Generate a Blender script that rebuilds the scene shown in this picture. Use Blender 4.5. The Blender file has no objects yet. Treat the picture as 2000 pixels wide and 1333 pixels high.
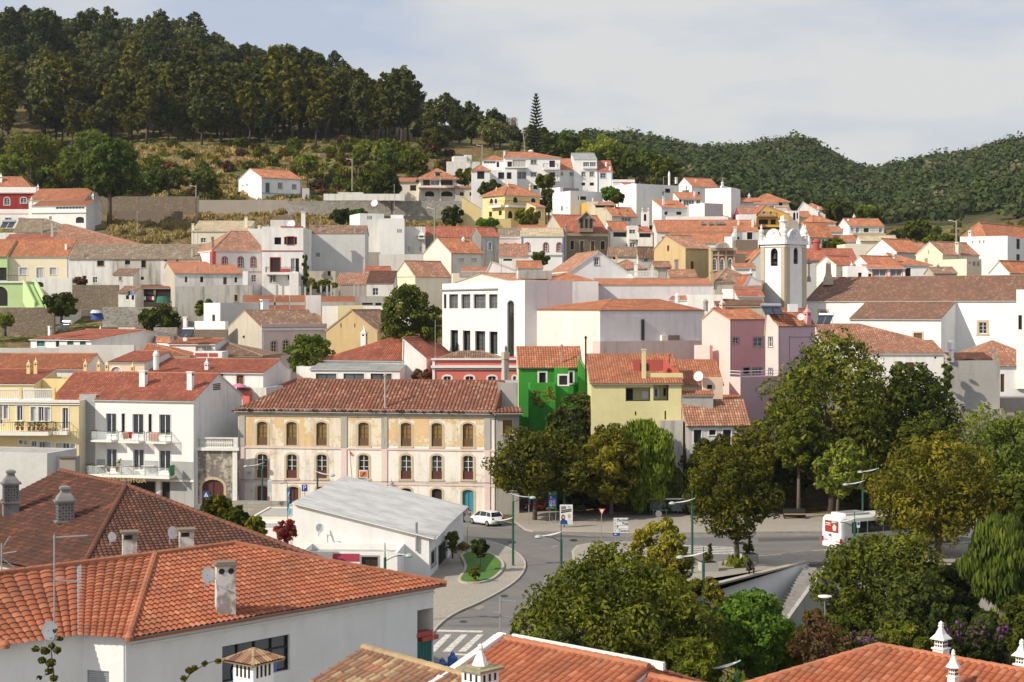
import bpy, math, random
import numpy as np
from mathutils import Vector, Matrix
R_=math.radians
S=bpy.context.scene
COL=S.collection
F=3200.0; CX=1000.0; HY=600.0
SUN=Vector((-0.70,-0.40,0.57)).normalized()
rng=random.Random(7)
# ---------------------------------------------------------------- terrain
TD=[20,60,120,183,195,205,215,230,250,270,290,310,330,350,370,400,440,480,520,600,700,850,1000,1200,1600]
def gy(z,d): return 600-z*F/d
_mid=[None,None,None,gy(-23,183),gy(-22.9,195),905,865,805,730,670,625,590,548,510,467]
TC={
-500:_mid+[435,392,335,280,180,70,40,60,90,120],
0:_mid+[430,392,335,280,180,75,55,80,110,140],
300:_mid+[430,392,335,278,185,90,80,110,140,160],
600:_mid+[430,392,335,275,205,160,170,200,230,250],
800:_mid+[430,392,335,278,240,235,250,270,290,300],
1000:_mid+[437,385,325,290,275,275,290,300,310,330],
1200:_mid+[445,405,375,352,335,322,305,292,305,330],
1400:_mid[:13]+[520,488,455,435,418,405,395,370,340,318,330,350],
1550:_mid[:11]+[598,560,530,500,470,448,435,430,425,400,350,300,320,350],
1700:_mid[:10]+[635,605,565,535,512,485,472,465,458,445,428,395,362,355,370],
1850:_mid[:10]+[635,605,565,535,515,490,475,465,455,438,410,362,332,335,350],
2000:_mid[:10]+[635,605,565,535,515,490,475,462,450,425,385,325,300,310,330],
2500:_mid[:10]+[635,605,565,535,515,485,465,450,430,390,340,270,250,260,280]}
TX=sorted(TC)
def Ty(px,d):
 px=min(max(px,TX[0]),TX[-1]-.01)
 for i in range(len(TX)-1):
  if TX[i]<=px<TX[i+1]: break
 f=(px-TX[i])/(TX[i+1]-TX[i]); f=f*f*(3-2*f)
 d=min(max(d,183),TD[-1]-.01)
 for j in range(3,len(TD)-1):
  if TD[j]<=d<TD[j+1]: break
 g=(d-TD[j])/(TD[j+1]-TD[j])
 def c(k):
  return TC[k][j]*(1-g)+TC[k][j+1]*g
 return c(TX[i])*(1-f)+c(TX[i+1])*f
def lowgarden(x,y):
 if x<9: return False
 if x<15.9: return y<133+(x-9)*.8
 if x<26.4: return y<138.5+(x-15.9)*13/10.5
 return y<151
def Tz(x,y):
 if y<183:
  if lowgarden(x,y): return -27.5
  return -23.0
 px=1000+F*x/y
 z=(HY-Ty(px,y))*y/F
 if y>300: z+=0.5*math.sin(x*.11+y*.05)+.35*math.sin(x*.31-y*.17)
 return z
def W(px,py,d): return Vector(((px-CX)*d/F,d,(HY-py)*d/F))
def G(px,py,z=-23.0):
 d=z*F/(HY-py); return Vector(((px-CX)*d/F,d,z))
# ---------------------------------------------------------------- materials
MATS={}
def newmat(name):
 m=bpy.data.materials.new(name); m.use_nodes=True; nt=m.node_tree; nt.nodes.clear()
 o=nt.nodes.new('ShaderNodeOutputMaterial'); b=nt.nodes.new('ShaderNodeBsdfPrincipled')
 nt.links.new(b.outputs[0],o.inputs[0]); return m,nt,b
def N(nt,t,**k):
 n=nt.nodes.new(t)
 for a,v in k.items():
  if a[0]=='_':
   n.inputs[a[1:].replace('_',' ')].default_value=v
  else: setattr(n,a,v)
 return n
def mixc(nt,fac,a,b,mode='MIX'):
 n=nt.nodes.new('ShaderNodeMix'); n.data_type='RGBA'; n.blend_type=mode
 for s,v in ((n.inputs[0],fac),(n.inputs[6],a),(n.inputs[7],b)):
  if isinstance(v,bpy.types.NodeSocket): nt.links.new(v,s)
  elif isinstance(v,(int,float)): s.default_value=v
  else: s.default_value=(v[0],v[1],v[2],1)
 return n.outputs[2]
def ramp(nt,src,lo,hi):
 n=nt.nodes.new('ShaderNodeMapRange'); n.inputs[1].default_value=lo; n.inputs[2].default_value=hi
 nt.links.new(src,n.inputs[0]); return n.outputs[0]
def noise(nt,vec,scale,detail=3,rough=.55):
 n=N(nt,'ShaderNodeTexNoise'); n.inputs['Scale'].default_value=scale; n.inputs['Detail'].default_value=detail; n.inputs['Roughness'].default_value=rough
 if vec is not None: nt.links.new(vec,n.inputs['Vector'])
 return n.outputs[0]
def posn(nt,sc=(1,1,1)):
 g=nt.nodes.new('ShaderNodeNewGeometry'); m=nt.nodes.new('ShaderNodeVectorMath'); m.operation='MULTIPLY'
 nt.links.new(g.outputs['Position'],m.inputs[0]); m.inputs[1].default_value=sc; return m.outputs[0]
def bump(nt,b,h,dist,st=.6):
 n=nt.nodes.new('ShaderNodeBump'); n.inputs['Strength'].default_value=st; n.inputs['Distance'].default_value=dist
 nt.links.new(h,n.inputs['Height']); nt.links.new(n.outputs[0],b.inputs['Normal'])
def plaster(name,col,stain=.25,sc=(.45,.42,.38),patch=None,pl=.5,rough=.9):
 if name in MATS: return MATS[name]
 m,nt,b=newmat(name)
 p=posn(nt); ps=posn(nt,(1.3,1.3,.16))
 n1=noise(nt,p,.35,5,.6); n2=noise(nt,ps,1.0,4,.6); n3=noise(nt,p,3.2,4,.6)
 c=mixc(nt,ramp(nt,n1,.35,.75),col,[x*.88 for x in col])
 if patch:
  k=N(nt,'ShaderNodeMath',operation='ADD'); nt.links.new(n1,k.inputs[0]);
  s=N(nt,'ShaderNodeMath',operation='MULTIPLY'); nt.links.new(n3,s.inputs[0]); s.inputs[1].default_value=.6; nt.links.new(s.outputs[0],k.inputs[1])
  c=mixc(nt,ramp(nt,k.outputs[0],pl+.3,pl+.4),c,patch)
 s=N(nt,'ShaderNodeMath',operation='MULTIPLY'); nt.links.new(ramp(nt,n2,.5,.78),s.inputs[0]); s.inputs[1].default_value=stain
 c=mixc(nt,s.outputs[0],c,sc)
 c=mixc(nt,.10,c,n3,'OVERLAY')
 nt.links.new(c,b.inputs['Base Color']); b.inputs['Roughness'].default_value=rough
 b.inputs['Specular IOR Level'].default_value=.25
 bump(nt,b,n3,.03,.5)
 MATS[name]=m; return m
def plain(name,col,rough=.6,metal=0,emit=None,spec=.5,var=.12):
 if name in MATS: return MATS[name]
 m,nt,b=newmat(name)
 n1=noise(nt,posn(nt),2.3,4,.6)
 c=mixc(nt,ramp(nt,n1,.3,.7),col,[x*(1-var) for x in col])
 nt.links.new(c,b.inputs['Base Color']); b.inputs['Roughness'].default_value=rough; b.inputs['Metallic'].default_value=metal
 b.inputs['Specular IOR Level'].default_value=spec
 MATS[name]=m; return m
def tile(name,a,b_,c_,lichen=(.30,.27,.22),lam=.2,w=.3,r=.4,groove=.35):
 if name in MATS: return MATS[name]
 m,nt,b=newmat(name)
 uv=N(nt,'ShaderNodeUVMap');
 d=N(nt,'ShaderNodeVectorMath',operation='DIVIDE'); nt.links.new(uv.outputs[0],d.inputs[0]); d.inputs[1].default_value=(w,r,1)
 fl=N(nt,'ShaderNodeVectorMath',operation='FLOOR'); nt.links.new(d.outputs[0],fl.inputs[0])
 g=N(nt,'ShaderNodeNewGeometry')
 wn=N(nt,'ShaderNodeTexWhiteNoise',noise_dimensions='2D'); nt.links.new(fl.outputs[0],wn.inputs['Vector'])
 c=mixc(nt,wn.outputs[0],a,b_)
 wn2=N(nt,'ShaderNodeTexWhiteNoise',noise_dimensions='3D'); ad=N(nt,'ShaderNodeVectorMath',operation='ADD'); nt.links.new(fl.outputs[0],ad.inputs[0]); ad.inputs[1].default_value=(17,5,9); nt.links.new(ad.outputs[0],wn2.inputs['Vector'])
 c=mixc(nt,ramp(nt,wn2.outputs[0],.72,.95),c,c_)
 n1=noise(nt,g.outputs['Position'],.45,5,.65)
 n2=noise(nt,g.outputs['Position'],3.,4,.65)
 k=N(nt,'ShaderNodeMath',operation='MULTIPLY'); nt.links.new(ramp(nt,n1,.42,.68),k.inputs[0]); k.inputs[1].default_value=lam
 k2=N(nt,'ShaderNodeMath',operation='MULTIPLY'); nt.links.new(ramp(nt,n2,.4,.65),k2.inputs[0]); nt.links.new(k.outputs[0],k2.inputs[1])
 c=mixc(nt,k2.outputs[0],c,lichen)
 c=mixc(nt,ramp(nt,n1,.40,.72),c,[.66,.66,.66],'MULTIPLY')
 # dark joint lines between courses; shade of the roll channels put into the colour
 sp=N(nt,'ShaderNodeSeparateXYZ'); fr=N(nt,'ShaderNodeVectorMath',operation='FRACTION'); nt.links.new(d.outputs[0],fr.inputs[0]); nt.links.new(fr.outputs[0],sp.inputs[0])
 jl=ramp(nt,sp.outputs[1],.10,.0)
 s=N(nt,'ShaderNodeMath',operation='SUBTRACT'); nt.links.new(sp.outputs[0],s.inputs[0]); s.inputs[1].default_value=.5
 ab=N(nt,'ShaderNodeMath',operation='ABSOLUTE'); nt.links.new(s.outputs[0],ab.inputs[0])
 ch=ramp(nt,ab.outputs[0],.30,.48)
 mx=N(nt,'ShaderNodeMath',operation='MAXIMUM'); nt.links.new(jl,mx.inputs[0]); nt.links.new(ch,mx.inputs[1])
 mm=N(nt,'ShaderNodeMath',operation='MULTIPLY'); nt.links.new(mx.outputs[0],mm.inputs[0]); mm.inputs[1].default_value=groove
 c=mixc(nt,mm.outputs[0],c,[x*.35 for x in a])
 nt.links.new(c,b.inputs['Base Color']); b.inputs['Roughness'].default_value=.8; b.inputs['Specular IOR Level'].default_value=.3
 MATS[name]=m; return m
def stone(name,a,b_,mort,sc=1.6,st=(1,1,1.5)):
 if name in MATS: return MATS[name]
 m,nt,b=newmat(name)
 p=posn(nt,st)
 v=N(nt,'ShaderNodeTexVoronoi',feature='F1'); v.inputs['Scale'].default_value=sc; nt.links.new(p,v.inputs['Vector'])
 e=N(nt,'ShaderNodeTexVoronoi',feature='DISTANCE_TO_EDGE'); e.inputs['Scale'].default_value=sc; nt.links.new(p,e.inputs['Vector'])
 sx=N(nt,'ShaderNodeSeparateXYZ'); nt.links.new(v.outputs['Color'],sx.inputs[0])
 c=mixc(nt,sx.outputs[0],a,b_); c=mixc(nt,ramp(nt,e.outputs[0],.08,.02),c,mort)
 n=noise(nt,posn(nt),.6,5,.6); c=mixc(nt,ramp(nt,n,.3,.75),c,[x*.6 for x in a])
 nt.links.new(c,b.inputs['Base Color']); b.inputs['Roughness'].default_value=.95
 bump(nt,b,e.outputs[0],.12,.8); MATS[name]=m; return m
def brickm(name,a,b_,mort,w=.9,h=.6):
 if name in MATS: return MATS[name]
 m,nt,b=newmat(name)
 g=posn(nt); sp=N(nt,'ShaderNodeSeparateXYZ'); nt.links.new(g,sp.inputs[0])
 ad=N(nt,'ShaderNodeMath',operation='ADD'); nt.links.new(sp.outputs[0],ad.inputs[0]); nt.links.new(sp.outputs[1],ad.inputs[1])
 cb=N(nt,'ShaderNodeCombineXYZ'); nt.links.new(ad.outputs[0],cb.inputs[0]); nt.links.new(sp.outputs[2],cb.inputs[1])
 t=N(nt,'ShaderNodeTexBrick'); t.inputs['Scale'].default_value=1; t.inputs['Brick Width'].default_value=w; t.inputs['Row Height'].default_value=h; t.inputs['Mortar Size'].default_value=.03
 t.inputs['Color1'].default_value=(*a,1); t.inputs['Color2'].default_value=(*b_,1); t.inputs['Mortar'].default_value=(*mort,1)
 nt.links.new(cb.outputs[0],t.inputs['Vector'])
 n=noise(nt,g,.8,4,.6); c=mixc(nt,ramp(nt,n,.35,.8),t.outputs[0],[x*.7 for x in a])
 nt.links.new(c,b.inputs['Base Color']); b.inputs['Roughness'].default_value=.9; MATS[name]=m; return m
def leafm(name,a,b_,c_=None,tr=.25,lo=.78):
 if name in MATS: return MATS[name]
 m,nt,b=newmat(name)
 uv=N(nt,'ShaderNodeUVMap'); sp=N(nt,'ShaderNodeSeparateXYZ'); nt.links.new(uv.outputs[0],sp.inputs[0])
 oi=N(nt,'ShaderNodeObjectInfo')
 n=noise(nt,posn(nt),.35,3,.6)
 c=mixc(nt,sp.outputs[0],a,b_); c=mixc(nt,ramp(nt,n,.35,.7),c,[x*.72 for x in a])
 if c_: c=mixc(nt,ramp(nt,sp.outputs[1],lo,lo+.1),c,c_)
 h=N(nt,'ShaderNodeHueSaturation'); nt.links.new(c,h.inputs['Color'])
 v=N(nt,'ShaderNodeMapRange'); nt.links.new(oi.outputs['Random'],v.inputs[0]); v.inputs[3].default_value=.7; v.inputs[4].default_value=1.5; nt.links.new(v.outputs[0],h.inputs['Value'])
 v=N(nt,'ShaderNodeMapRange'); nt.links.new(oi.outputs['Random'],v.inputs[0]); v.inputs[3].default_value=.515; v.inputs[4].default_value=.487; nt.links.new(v.outputs[0],h.inputs['Hue'])
 nt.links.new(h.outputs[0],b.inputs['Base Color']); b.inputs['Roughness'].default_value=.7; b.inputs['Specular IOR Level'].default_value=.12
 t=N(nt,'ShaderNodeBsdfTranslucent'); nt.links.new(h.outputs[0],t.inputs[0])
 mx=N(nt,'ShaderNodeMixShader'); mx.inputs[0].default_value=tr
 nt.links.new(b.outputs[0],mx.inputs[1]); nt.links.new(t.outputs[0],mx.inputs[2])
 o=[x for x in nt.nodes if x.type=='OUTPUT_MATERIAL'][0]; nt.links.new(mx.outputs[0],o.inputs[0])
 MATS[name]=m; return m
# ---- palette
def M(k): return MATS[k]
plaster('white',(.80,.79,.76),.5,(.40,.38,.34)); plaster('white_clean',(.83,.825,.81),.22,(.45,.43,.40)); plaster('white_worn',(.72,.70,.66),.6,(.25,.24,.22))
plaster('grey',(.55,.55,.53),.4); plaster('grey_dark',(.26,.25,.24),.6,(.08,.08,.08)); plaster('grey_stain',(.50,.48,.44),.95,(.07,.07,.065))
plaster('cream',(.78,.70,.52),.2); plaster('cream_pale',(.78,.72,.60),.3); plaster('yellow',(.78,.62,.30),.15); plaster('yellow_green',(.68,.62,.33),.2)
plaster('pink',(.84,.56,.52),.08); plaster('pink_deep',(.80,.36,.38),.06); plaster('mauve_shaded',(.66,.44,.49),.08); plaster('pink_pale',(.74,.58,.55),.35)  # mauve one: pink wall with the shade of its right-hand faces in the colour
plaster('peach',(.78,.58,.44),.2); plaster('coral',(.66,.17,.14),.12); plaster('red_dark',(.28,.03,.03),.1); plaster('magenta',(.40,.05,.10),.1)
plaster('green',(.05,.30,.04),.4,(.02,.12,.015)); plaster('cream_yel',(.80,.66,.36),.3); plaster('green_pale',(.50,.66,.32),.15); plaster('ochre',(.56,.42,.22),.35,(.25,.2,.14)); plaster('ochre_bright',(.68,.40,.08),.1)
plaster('greycream',(.50,.46,.38),.5,(.22,.2,.17)); plaster('stucco_grey',(.56,.57,.55),.35,(.40,.42,.36)); plaster('concrete',(.40,.385,.36),.6,(.16,.16,.15))
plaster('office_cream',(.76,.72,.65),.45,(.45,.4,.34)); plaster('office_pink',(.62,.52,.48),.7,(.25,.22,.22)); plaster('office_grey',(.66,.63,.64),.5,(.36,.32,.33))  # grey one: cream wall, partial shade of right-hand faces mixed into its colour
plaster('manor_low',(.82,.78,.71),.8,(.46,.38,.28),(.62,.48,.36),.6); plaster('pink_rec',(.80,.43,.43),.08); plaster('manor_up',(.70,.50,.27),.7,(.36,.29,.20),(.74,.66,.52),.49)
plaster('manor_grey',(.42,.40,.37),.8,(.16,.15,.14)); plaster('gatewall',(.50,.45,.37),1.0,(.07,.065,.06),(.20,.18,.16),.42)
plaster('brown_wall',(.22,.17,.13),.5,(.08,.07,.06)); plaster('stonegrey',(.36,.32,.28),.4)
plain('trim_white',(.8,.79,.76),.7); plain('trim_stone',(.50,.42,.30),.8); plain('trim_yel',(.56,.46,.30),.8); plain('trim_red',(.42,.08,.06),.7); plain('trim_blue',(.10,.22,.42),.7); plain('trim_grey',(.32,.33,.34),.7)
plain('trim_pink',(.70,.50,.50),.8)
plain('glass',(.02,.025,.03),.08,0,None,.9); plain('glass_w',(.10,.12,.13),.1,0,None,.9); plain('curtain',(.42,.40,.36),.4)
plain('dark',(.015,.013,.012),.8); plain('wood',(.13,.07,.03),.6); plain('wood_yel',(.22,.14,.035),.6); plain('wood_red',(.10,.025,.02),.6)
plain('shut_white',(.62,.63,.64),.6); plain('shut_teal',(.05,.20,.17),.6); plain('shut_brown',(.05,.03,.02),.6); plain('door_blue',(.04,.25,.35),.5)
plain('metal_dark',(.03,.035,.035),.45,.3); plain('metal_grey',(.42,.43,.44),.4,.6); plain('lamp_green',(.015,.10,.07),.4); plain('lamp_pale',(.35,.42,.38),.4); plain('metal_white',(.75,.75,.74),.4)
plain('solar',(.02,.03,.05),.12,.2,None,.9); plain('steel',(.62,.63,.65),.25,.8)
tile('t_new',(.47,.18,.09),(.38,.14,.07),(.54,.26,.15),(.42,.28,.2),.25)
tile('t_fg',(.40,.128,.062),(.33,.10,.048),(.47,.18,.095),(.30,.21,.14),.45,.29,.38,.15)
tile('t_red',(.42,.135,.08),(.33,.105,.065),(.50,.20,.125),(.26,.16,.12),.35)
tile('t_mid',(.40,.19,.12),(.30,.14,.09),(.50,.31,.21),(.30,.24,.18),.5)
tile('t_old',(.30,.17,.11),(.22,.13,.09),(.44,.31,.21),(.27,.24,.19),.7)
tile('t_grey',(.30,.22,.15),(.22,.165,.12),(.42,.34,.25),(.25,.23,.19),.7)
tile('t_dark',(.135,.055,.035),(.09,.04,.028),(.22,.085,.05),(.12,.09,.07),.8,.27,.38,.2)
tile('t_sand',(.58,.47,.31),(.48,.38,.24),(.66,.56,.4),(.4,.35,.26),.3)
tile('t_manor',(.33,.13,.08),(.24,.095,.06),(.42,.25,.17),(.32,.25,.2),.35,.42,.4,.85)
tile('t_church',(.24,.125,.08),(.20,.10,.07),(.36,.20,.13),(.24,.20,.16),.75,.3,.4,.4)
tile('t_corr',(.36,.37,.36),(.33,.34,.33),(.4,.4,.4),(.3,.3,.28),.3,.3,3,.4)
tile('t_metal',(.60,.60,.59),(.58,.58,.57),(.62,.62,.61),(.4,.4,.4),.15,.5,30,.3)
stone('rubble',(.30,.24,.17),(.18,.14,.10),(.12,.10,.08)); stone('rubble_grey',(.36,.34,.30),(.24,.22,.20),(.45,.42,.36),1.2)
brickm('brick_raw',(.46,.16,.07),(.38,.12,.055),(.30,.24,.2),.5,.25); brickm('blockwall',(.44,.41,.36),(.36,.34,.30),(.26,.24,.21),.8,.35); brickm('stonebrick',(.27,.22,.16),(.20,.165,.12),(.14,.12,.1),.5,.25)
brickm('brick_orn',(.30,.13,.08),(.24,.11,.07),(.3,.26,.2),.4,.2)
leafm('lf_dark',(.035,.055,.010),(.15,.165,.025)); leafm('lf_olive',(.065,.075,.008),(.27,.24,.015),(.27,.20,.025),.3,.9); leafm('lf_mid',(.050,.075,.008),(.23,.235,.02))
leafm('lf_yel',(.20,.19,.018),(.38,.32,.03),(.45,.30,.03)); leafm('lf_bright',(.10,.20,.02),(.24,.36,.04),None,.35); leafm('lf_light',(.095,.14,.02),(.26,.29,.035),None,.3)
leafm('lf_forest',(.036,.050,.012),(.15,.15,.022),(.19,.13,.05),.15,.92); leafm('lf_far',(.06,.08,.026),(.15,.175,.05),(.21,.18,.10),.15,.88); leafm('lf_fpale',(.08,.10,.03),(.19,.20,.05),(.2,.16,.09),.2,.85)
leafm('lf_wattle',(.055,.062,.008),(.20,.18,.013),None,.2); leafm('lf_brown',(.10,.06,.025),(.14,.09,.04),(.2,.05,.03),.2,.7); leafm('lf_red',(.3,.01,.02),(.42,.02,.04),(.04,.07,.015),.2,.6)
leafm('lf_purple',(.22,.03,.22),(.32,.08,.33),(.04,.07,.02),.2,.5); leafm('lf_bare',(.16,.13,.10),(.22,.18,.14)); leafm('lf_straw',(.34,.24,.09),(.46,.34,.14),(.16,.17,.05),.2,.8)
plain('bark',(.12,.095,.07),.9); plain('bark_dark',(.05,.04,.03),.9); plain('bark_pale',(.30,.28,.24),.9)
# ---------------------------------------------------------------- mesh builder
class MB:
 def __init__(s): s.v=[]; s.f=[]; s.m=[]; s.uv=[]; s.hasuv=False
 def add(s,vs,fs,m=0,uvs=None):
  b=len(s.v); s.v+= [tuple(x) for x in vs]
  for i,f in enumerate(fs):
   s.f.append(tuple(b+k for k in f)); s.m.append(m)
   s.uv.append([uvs[k] for k in f] if uvs else None)
  if uvs: s.hasuv=True
 def quad(s,a,b,c,d,m=0): s.add([a,b,c,d],[(0,1,2,3)],m)
 def poly(s,p,m=0): s.add(p,[tuple(range(len(p)))],m)
 def box(s,c,sz,m=0,ax=None):
  X,Y,Z=ax if ax else (Vector((1,0,0)),Vector((0,1,0)),Vector((0,0,1)))
  c=Vector(c); vs=[]
  for k in (-1,1):
   for j in (-1,1):
    for i in (-1,1): vs.append(c+X*(i*sz[0]/2)+Y*(j*sz[1]/2)+Z*(k*sz[2]/2))
  s.add(vs,[(0,1,3,2),(4,6,7,5),(0,4,5,1),(2,3,7,6),(0,2,6,4),(1,5,7,3)],m)
 def prism(s,pts,z0,z1,m=0,mt=None):
  n=len(pts); vs=[(p[0],p[1],z0) for p in pts]+[(p[0],p[1],z1) for p in pts]
  s.add(vs,[(i,(i+1)%n,n+(i+1)%n,n+i) for i in range(n)],m)
  s.add(vs,[tuple(range(n,2*n)),tuple(range(n-1,-1,-1))],m if mt is None else mt)
 def tube(s,path,rad,n=8,m=0,caps=True):
  P=[Vector(p) for p in path]; rr=rad if isinstance(rad,(list,tuple)) else [rad]*len(P)
  vs=[];pu=None
  for i,p in enumerate(P):
   t=(P[min(i+1,len(P)-1)]-P[max(i-1,0)]).normalized()
   u=t.orthogonal().normalized() if pu is None else (pu-t*pu.dot(t)).normalized()
   pu=u; w=t.cross(u)
   for k in range(n):
    a=2*math.pi*k/n; vs.append(p+(u*math.cos(a)+w*math.sin(a))*rr[i])
  fs=[]
  for i in range(len(P)-1):
   for k in range(n): fs.append((i*n+k,i*n+(k+1)%n,(i+1)*n+(k+1)%n,(i+1)*n+k))
  if caps: fs+=[tuple(range(n-1,-1,-1)),tuple(range((len(P)-1)*n,len(P)*n))]
  s.add(vs,fs,m)
 def lathe(s,c,prof,n=12,m=0,ang=0):
  c=Vector(c); vs=[]
  for r,z in prof:
   for k in range(n):
    a=2*math.pi*k/n+ang; vs.append(c+Vector((r*math.cos(a),r*math.sin(a),z)))
  L=len(prof); fs=[(i*n+k,i*n+(k+1)%n,(i+1)*n+(k+1)%n,(i+1)*n+k) for i in range(L-1) for k in range(n)]
  fs+=[tuple(range(n-1,-1,-1)),tuple(range((L-1)*n,L*n))]
  s.add(vs,fs,m)
 def build(s,name,mats,parent=None,off=None,smooth=False):
  me=bpy.data.meshes.new(name)
  o_=Vector(off) if off is not None else (Vector(parent['_o']) if parent is not None and '_o' in parent else Vector((0,0,0)))
  me.from_pydata([(a-o_.x,b-o_.y,c-o_.z) for a,b,c in s.v],[],s.f)
  if isinstance(mats,(str,)): mats=[mats]
  for x in mats: me.materials.append(MATS[x])
  me.polygons.foreach_set('material_index',s.m)
  if s.hasuv:
   ul=me.uv_layers.new(name='UVMap'); arr=[]
   for f,u in zip(s.f,s.uv):
    if u is None: arr+= [0.0]*(2*len(f))
    else:
     for q in u: arr+=[q[0],q[1]]
   ul.data.foreach_set('uv',arr)
  if smooth: me.polygons.foreach_set('use_smooth',[True]*len(me.polygons))
  me.update()
  o=bpy.data.objects.new(name,me); COL.objects.link(o)
  if parent is not None:
   o.parent=parent; o['_o']=tuple(o_)
  elif off is not None: o.location=o_; o['_o']=tuple(o_)
  return o
def empty(name,label,cat,loc,group=None):
 o=bpy.data.objects.new(name,None); COL.objects.link(o); o.location=loc; o['_o']=tuple(loc); o.empty_display_size=.5
 o['label']=label; o['category']=cat
 if group: o['group']=group
 return o
def tag(o,label,cat,group=None,kind=None):
 if label: o['label']=label
 if cat: o['category']=cat
 if group: o['group']=group
 if kind: o['kind']=kind
 return o
def copytree(o,parent=None):
 c=o.copy(); COL.objects.link(c)
 if parent is not None: c.parent=parent
 for ch in [x for x in bpy.data.objects if x.parent==o]: copytree(ch,c)
 return c
# ---------------------------------------------------------------- roof tiles
def polyclip_u(P,u):
 vs=[]
 n=len(P)
 for i in range(n):
  a=P[i]; b=P[(i+1)%n]
  if (a[0]<=u<=b[0]) or (b[0]<=u<=a[0]):
   if abs(a[0]-b[0])<1e-9: vs+=[a[1],b[1]]
   else: vs.append(a[1]+(b[1]-a[1])*(u-a[0])/(b[0]-a[0]))
 if not vs: return None
 return min(vs),max(vs)
def tile_plane(mb,pts,w=.3,r=.4,segs=4,amp=.05,lift=.03,rows=True,m=0,und=1,thick=.12,uo=0):
 P=[Vector(p) for p in pts]
 e=(P[1]-P[0]).normalized()
 nrm=Vector((0,0,0))
 for i in range(1,len(P)-1): nrm+=(P[i]-P[0]).cross(P[i+1]-P[0])
 nrm.normalize()
 if nrm.z<0: nrm=-nrm
 f=nrm.cross(e)
 if f.z<0: f=-f
 Q=[((p-P[0]).dot(e),(p-P[0]).dot(f)) for p in P]
 u0=min(q[0] for q in Q); u1=max(q[0] for q in Q)
 nc=max(1,round((u1-u0)/w)); ww=(u1-u0)/nc
 us=[u0+ww*i/segs for i in range(nc*segs+1)]
 O=P[0]
 prof=[amp*math.sin(math.pi*((i%segs)/segs))**.8 if i%segs else -amp*.25 for i in range(segs+1)]
 vmax=max(q[1] for q in Q); vmin=min(q[1] for q in Q)
 bounds=[vmin+r*j for j in range(int((vmax-vmin)/r)+2)] if rows else [vmin,vmax+.01]
 verts=[];uvs=[];idx={}
 faces=[]
 prev=None
 for i,u in enumerate(us):
  uu=min(max(u,u0+1e-4),u1-1e-4)
  lh=polyclip_u(Q,uu)
  colv=[]
  if lh:
   lo,hi=lh; h=prof[i%segs]
   for j in range(len(bounds)-1):
    a=min(max(bounds[j],lo),hi); b=min(max(bounds[j+1],lo),hi)
    la=lift if rows else 0
    if b-a<1e-4: colv.append(None); continue
    k=len(verts)
    va=O+e*u+f*a+nrm*(h+la*(1-(a-bounds[j])/r)+.02); vb=O+e*u+f*b+nrm*(h+(la*(1-(b-bounds[j])/r))+.02)
    verts+= [va,vb]; uvs+=[((u-u0)*w/ww+uo*w,a-vmin+.001),((u-u0)*w/ww+uo*w,b-vmin-.001)]
    colv.append(k)
  if prev is not None:
   for j in range(min(len(prev),len(colv))):
    a=prev[j]; b=colv[j]
    if a is not None and b is not None:
     faces.append((a,b,b+1,a+1))
     if rows and j+1<len(prev) and j+1<len(colv) and prev[j+1] is not None and colv[j+1] is not None:
      faces.append((a+1,b+1,colv[j+1],prev[j+1]))
  prev=colv
 mb.add(verts,faces,m,uvs)
 # board below
 dn=nrm*-thick; n=len(P)
 B=[p+dn for p in P]
 mb.add(P+B,[tuple(range(n-1,-1,-1))+() ] if False else [tuple(range(n,2*n))]+[(i,(i+1)%n,n+(i+1)%n,n+i) for i in range(n)],und)
def ridge_cap(mb,a,b,rad=.14,m=0,step=.45):
 a=Vector(a);b=Vector(b); L=(b-a).length; n=max(1,int(L/step)); t=(b-a)/n
 for i in range(n):
  p=a+t*i; q=a+t*(i+1.08 if i<n-1 else i+1)
  mb.tube([p,q],[rad*1.08,rad*.92],8,m)
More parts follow.
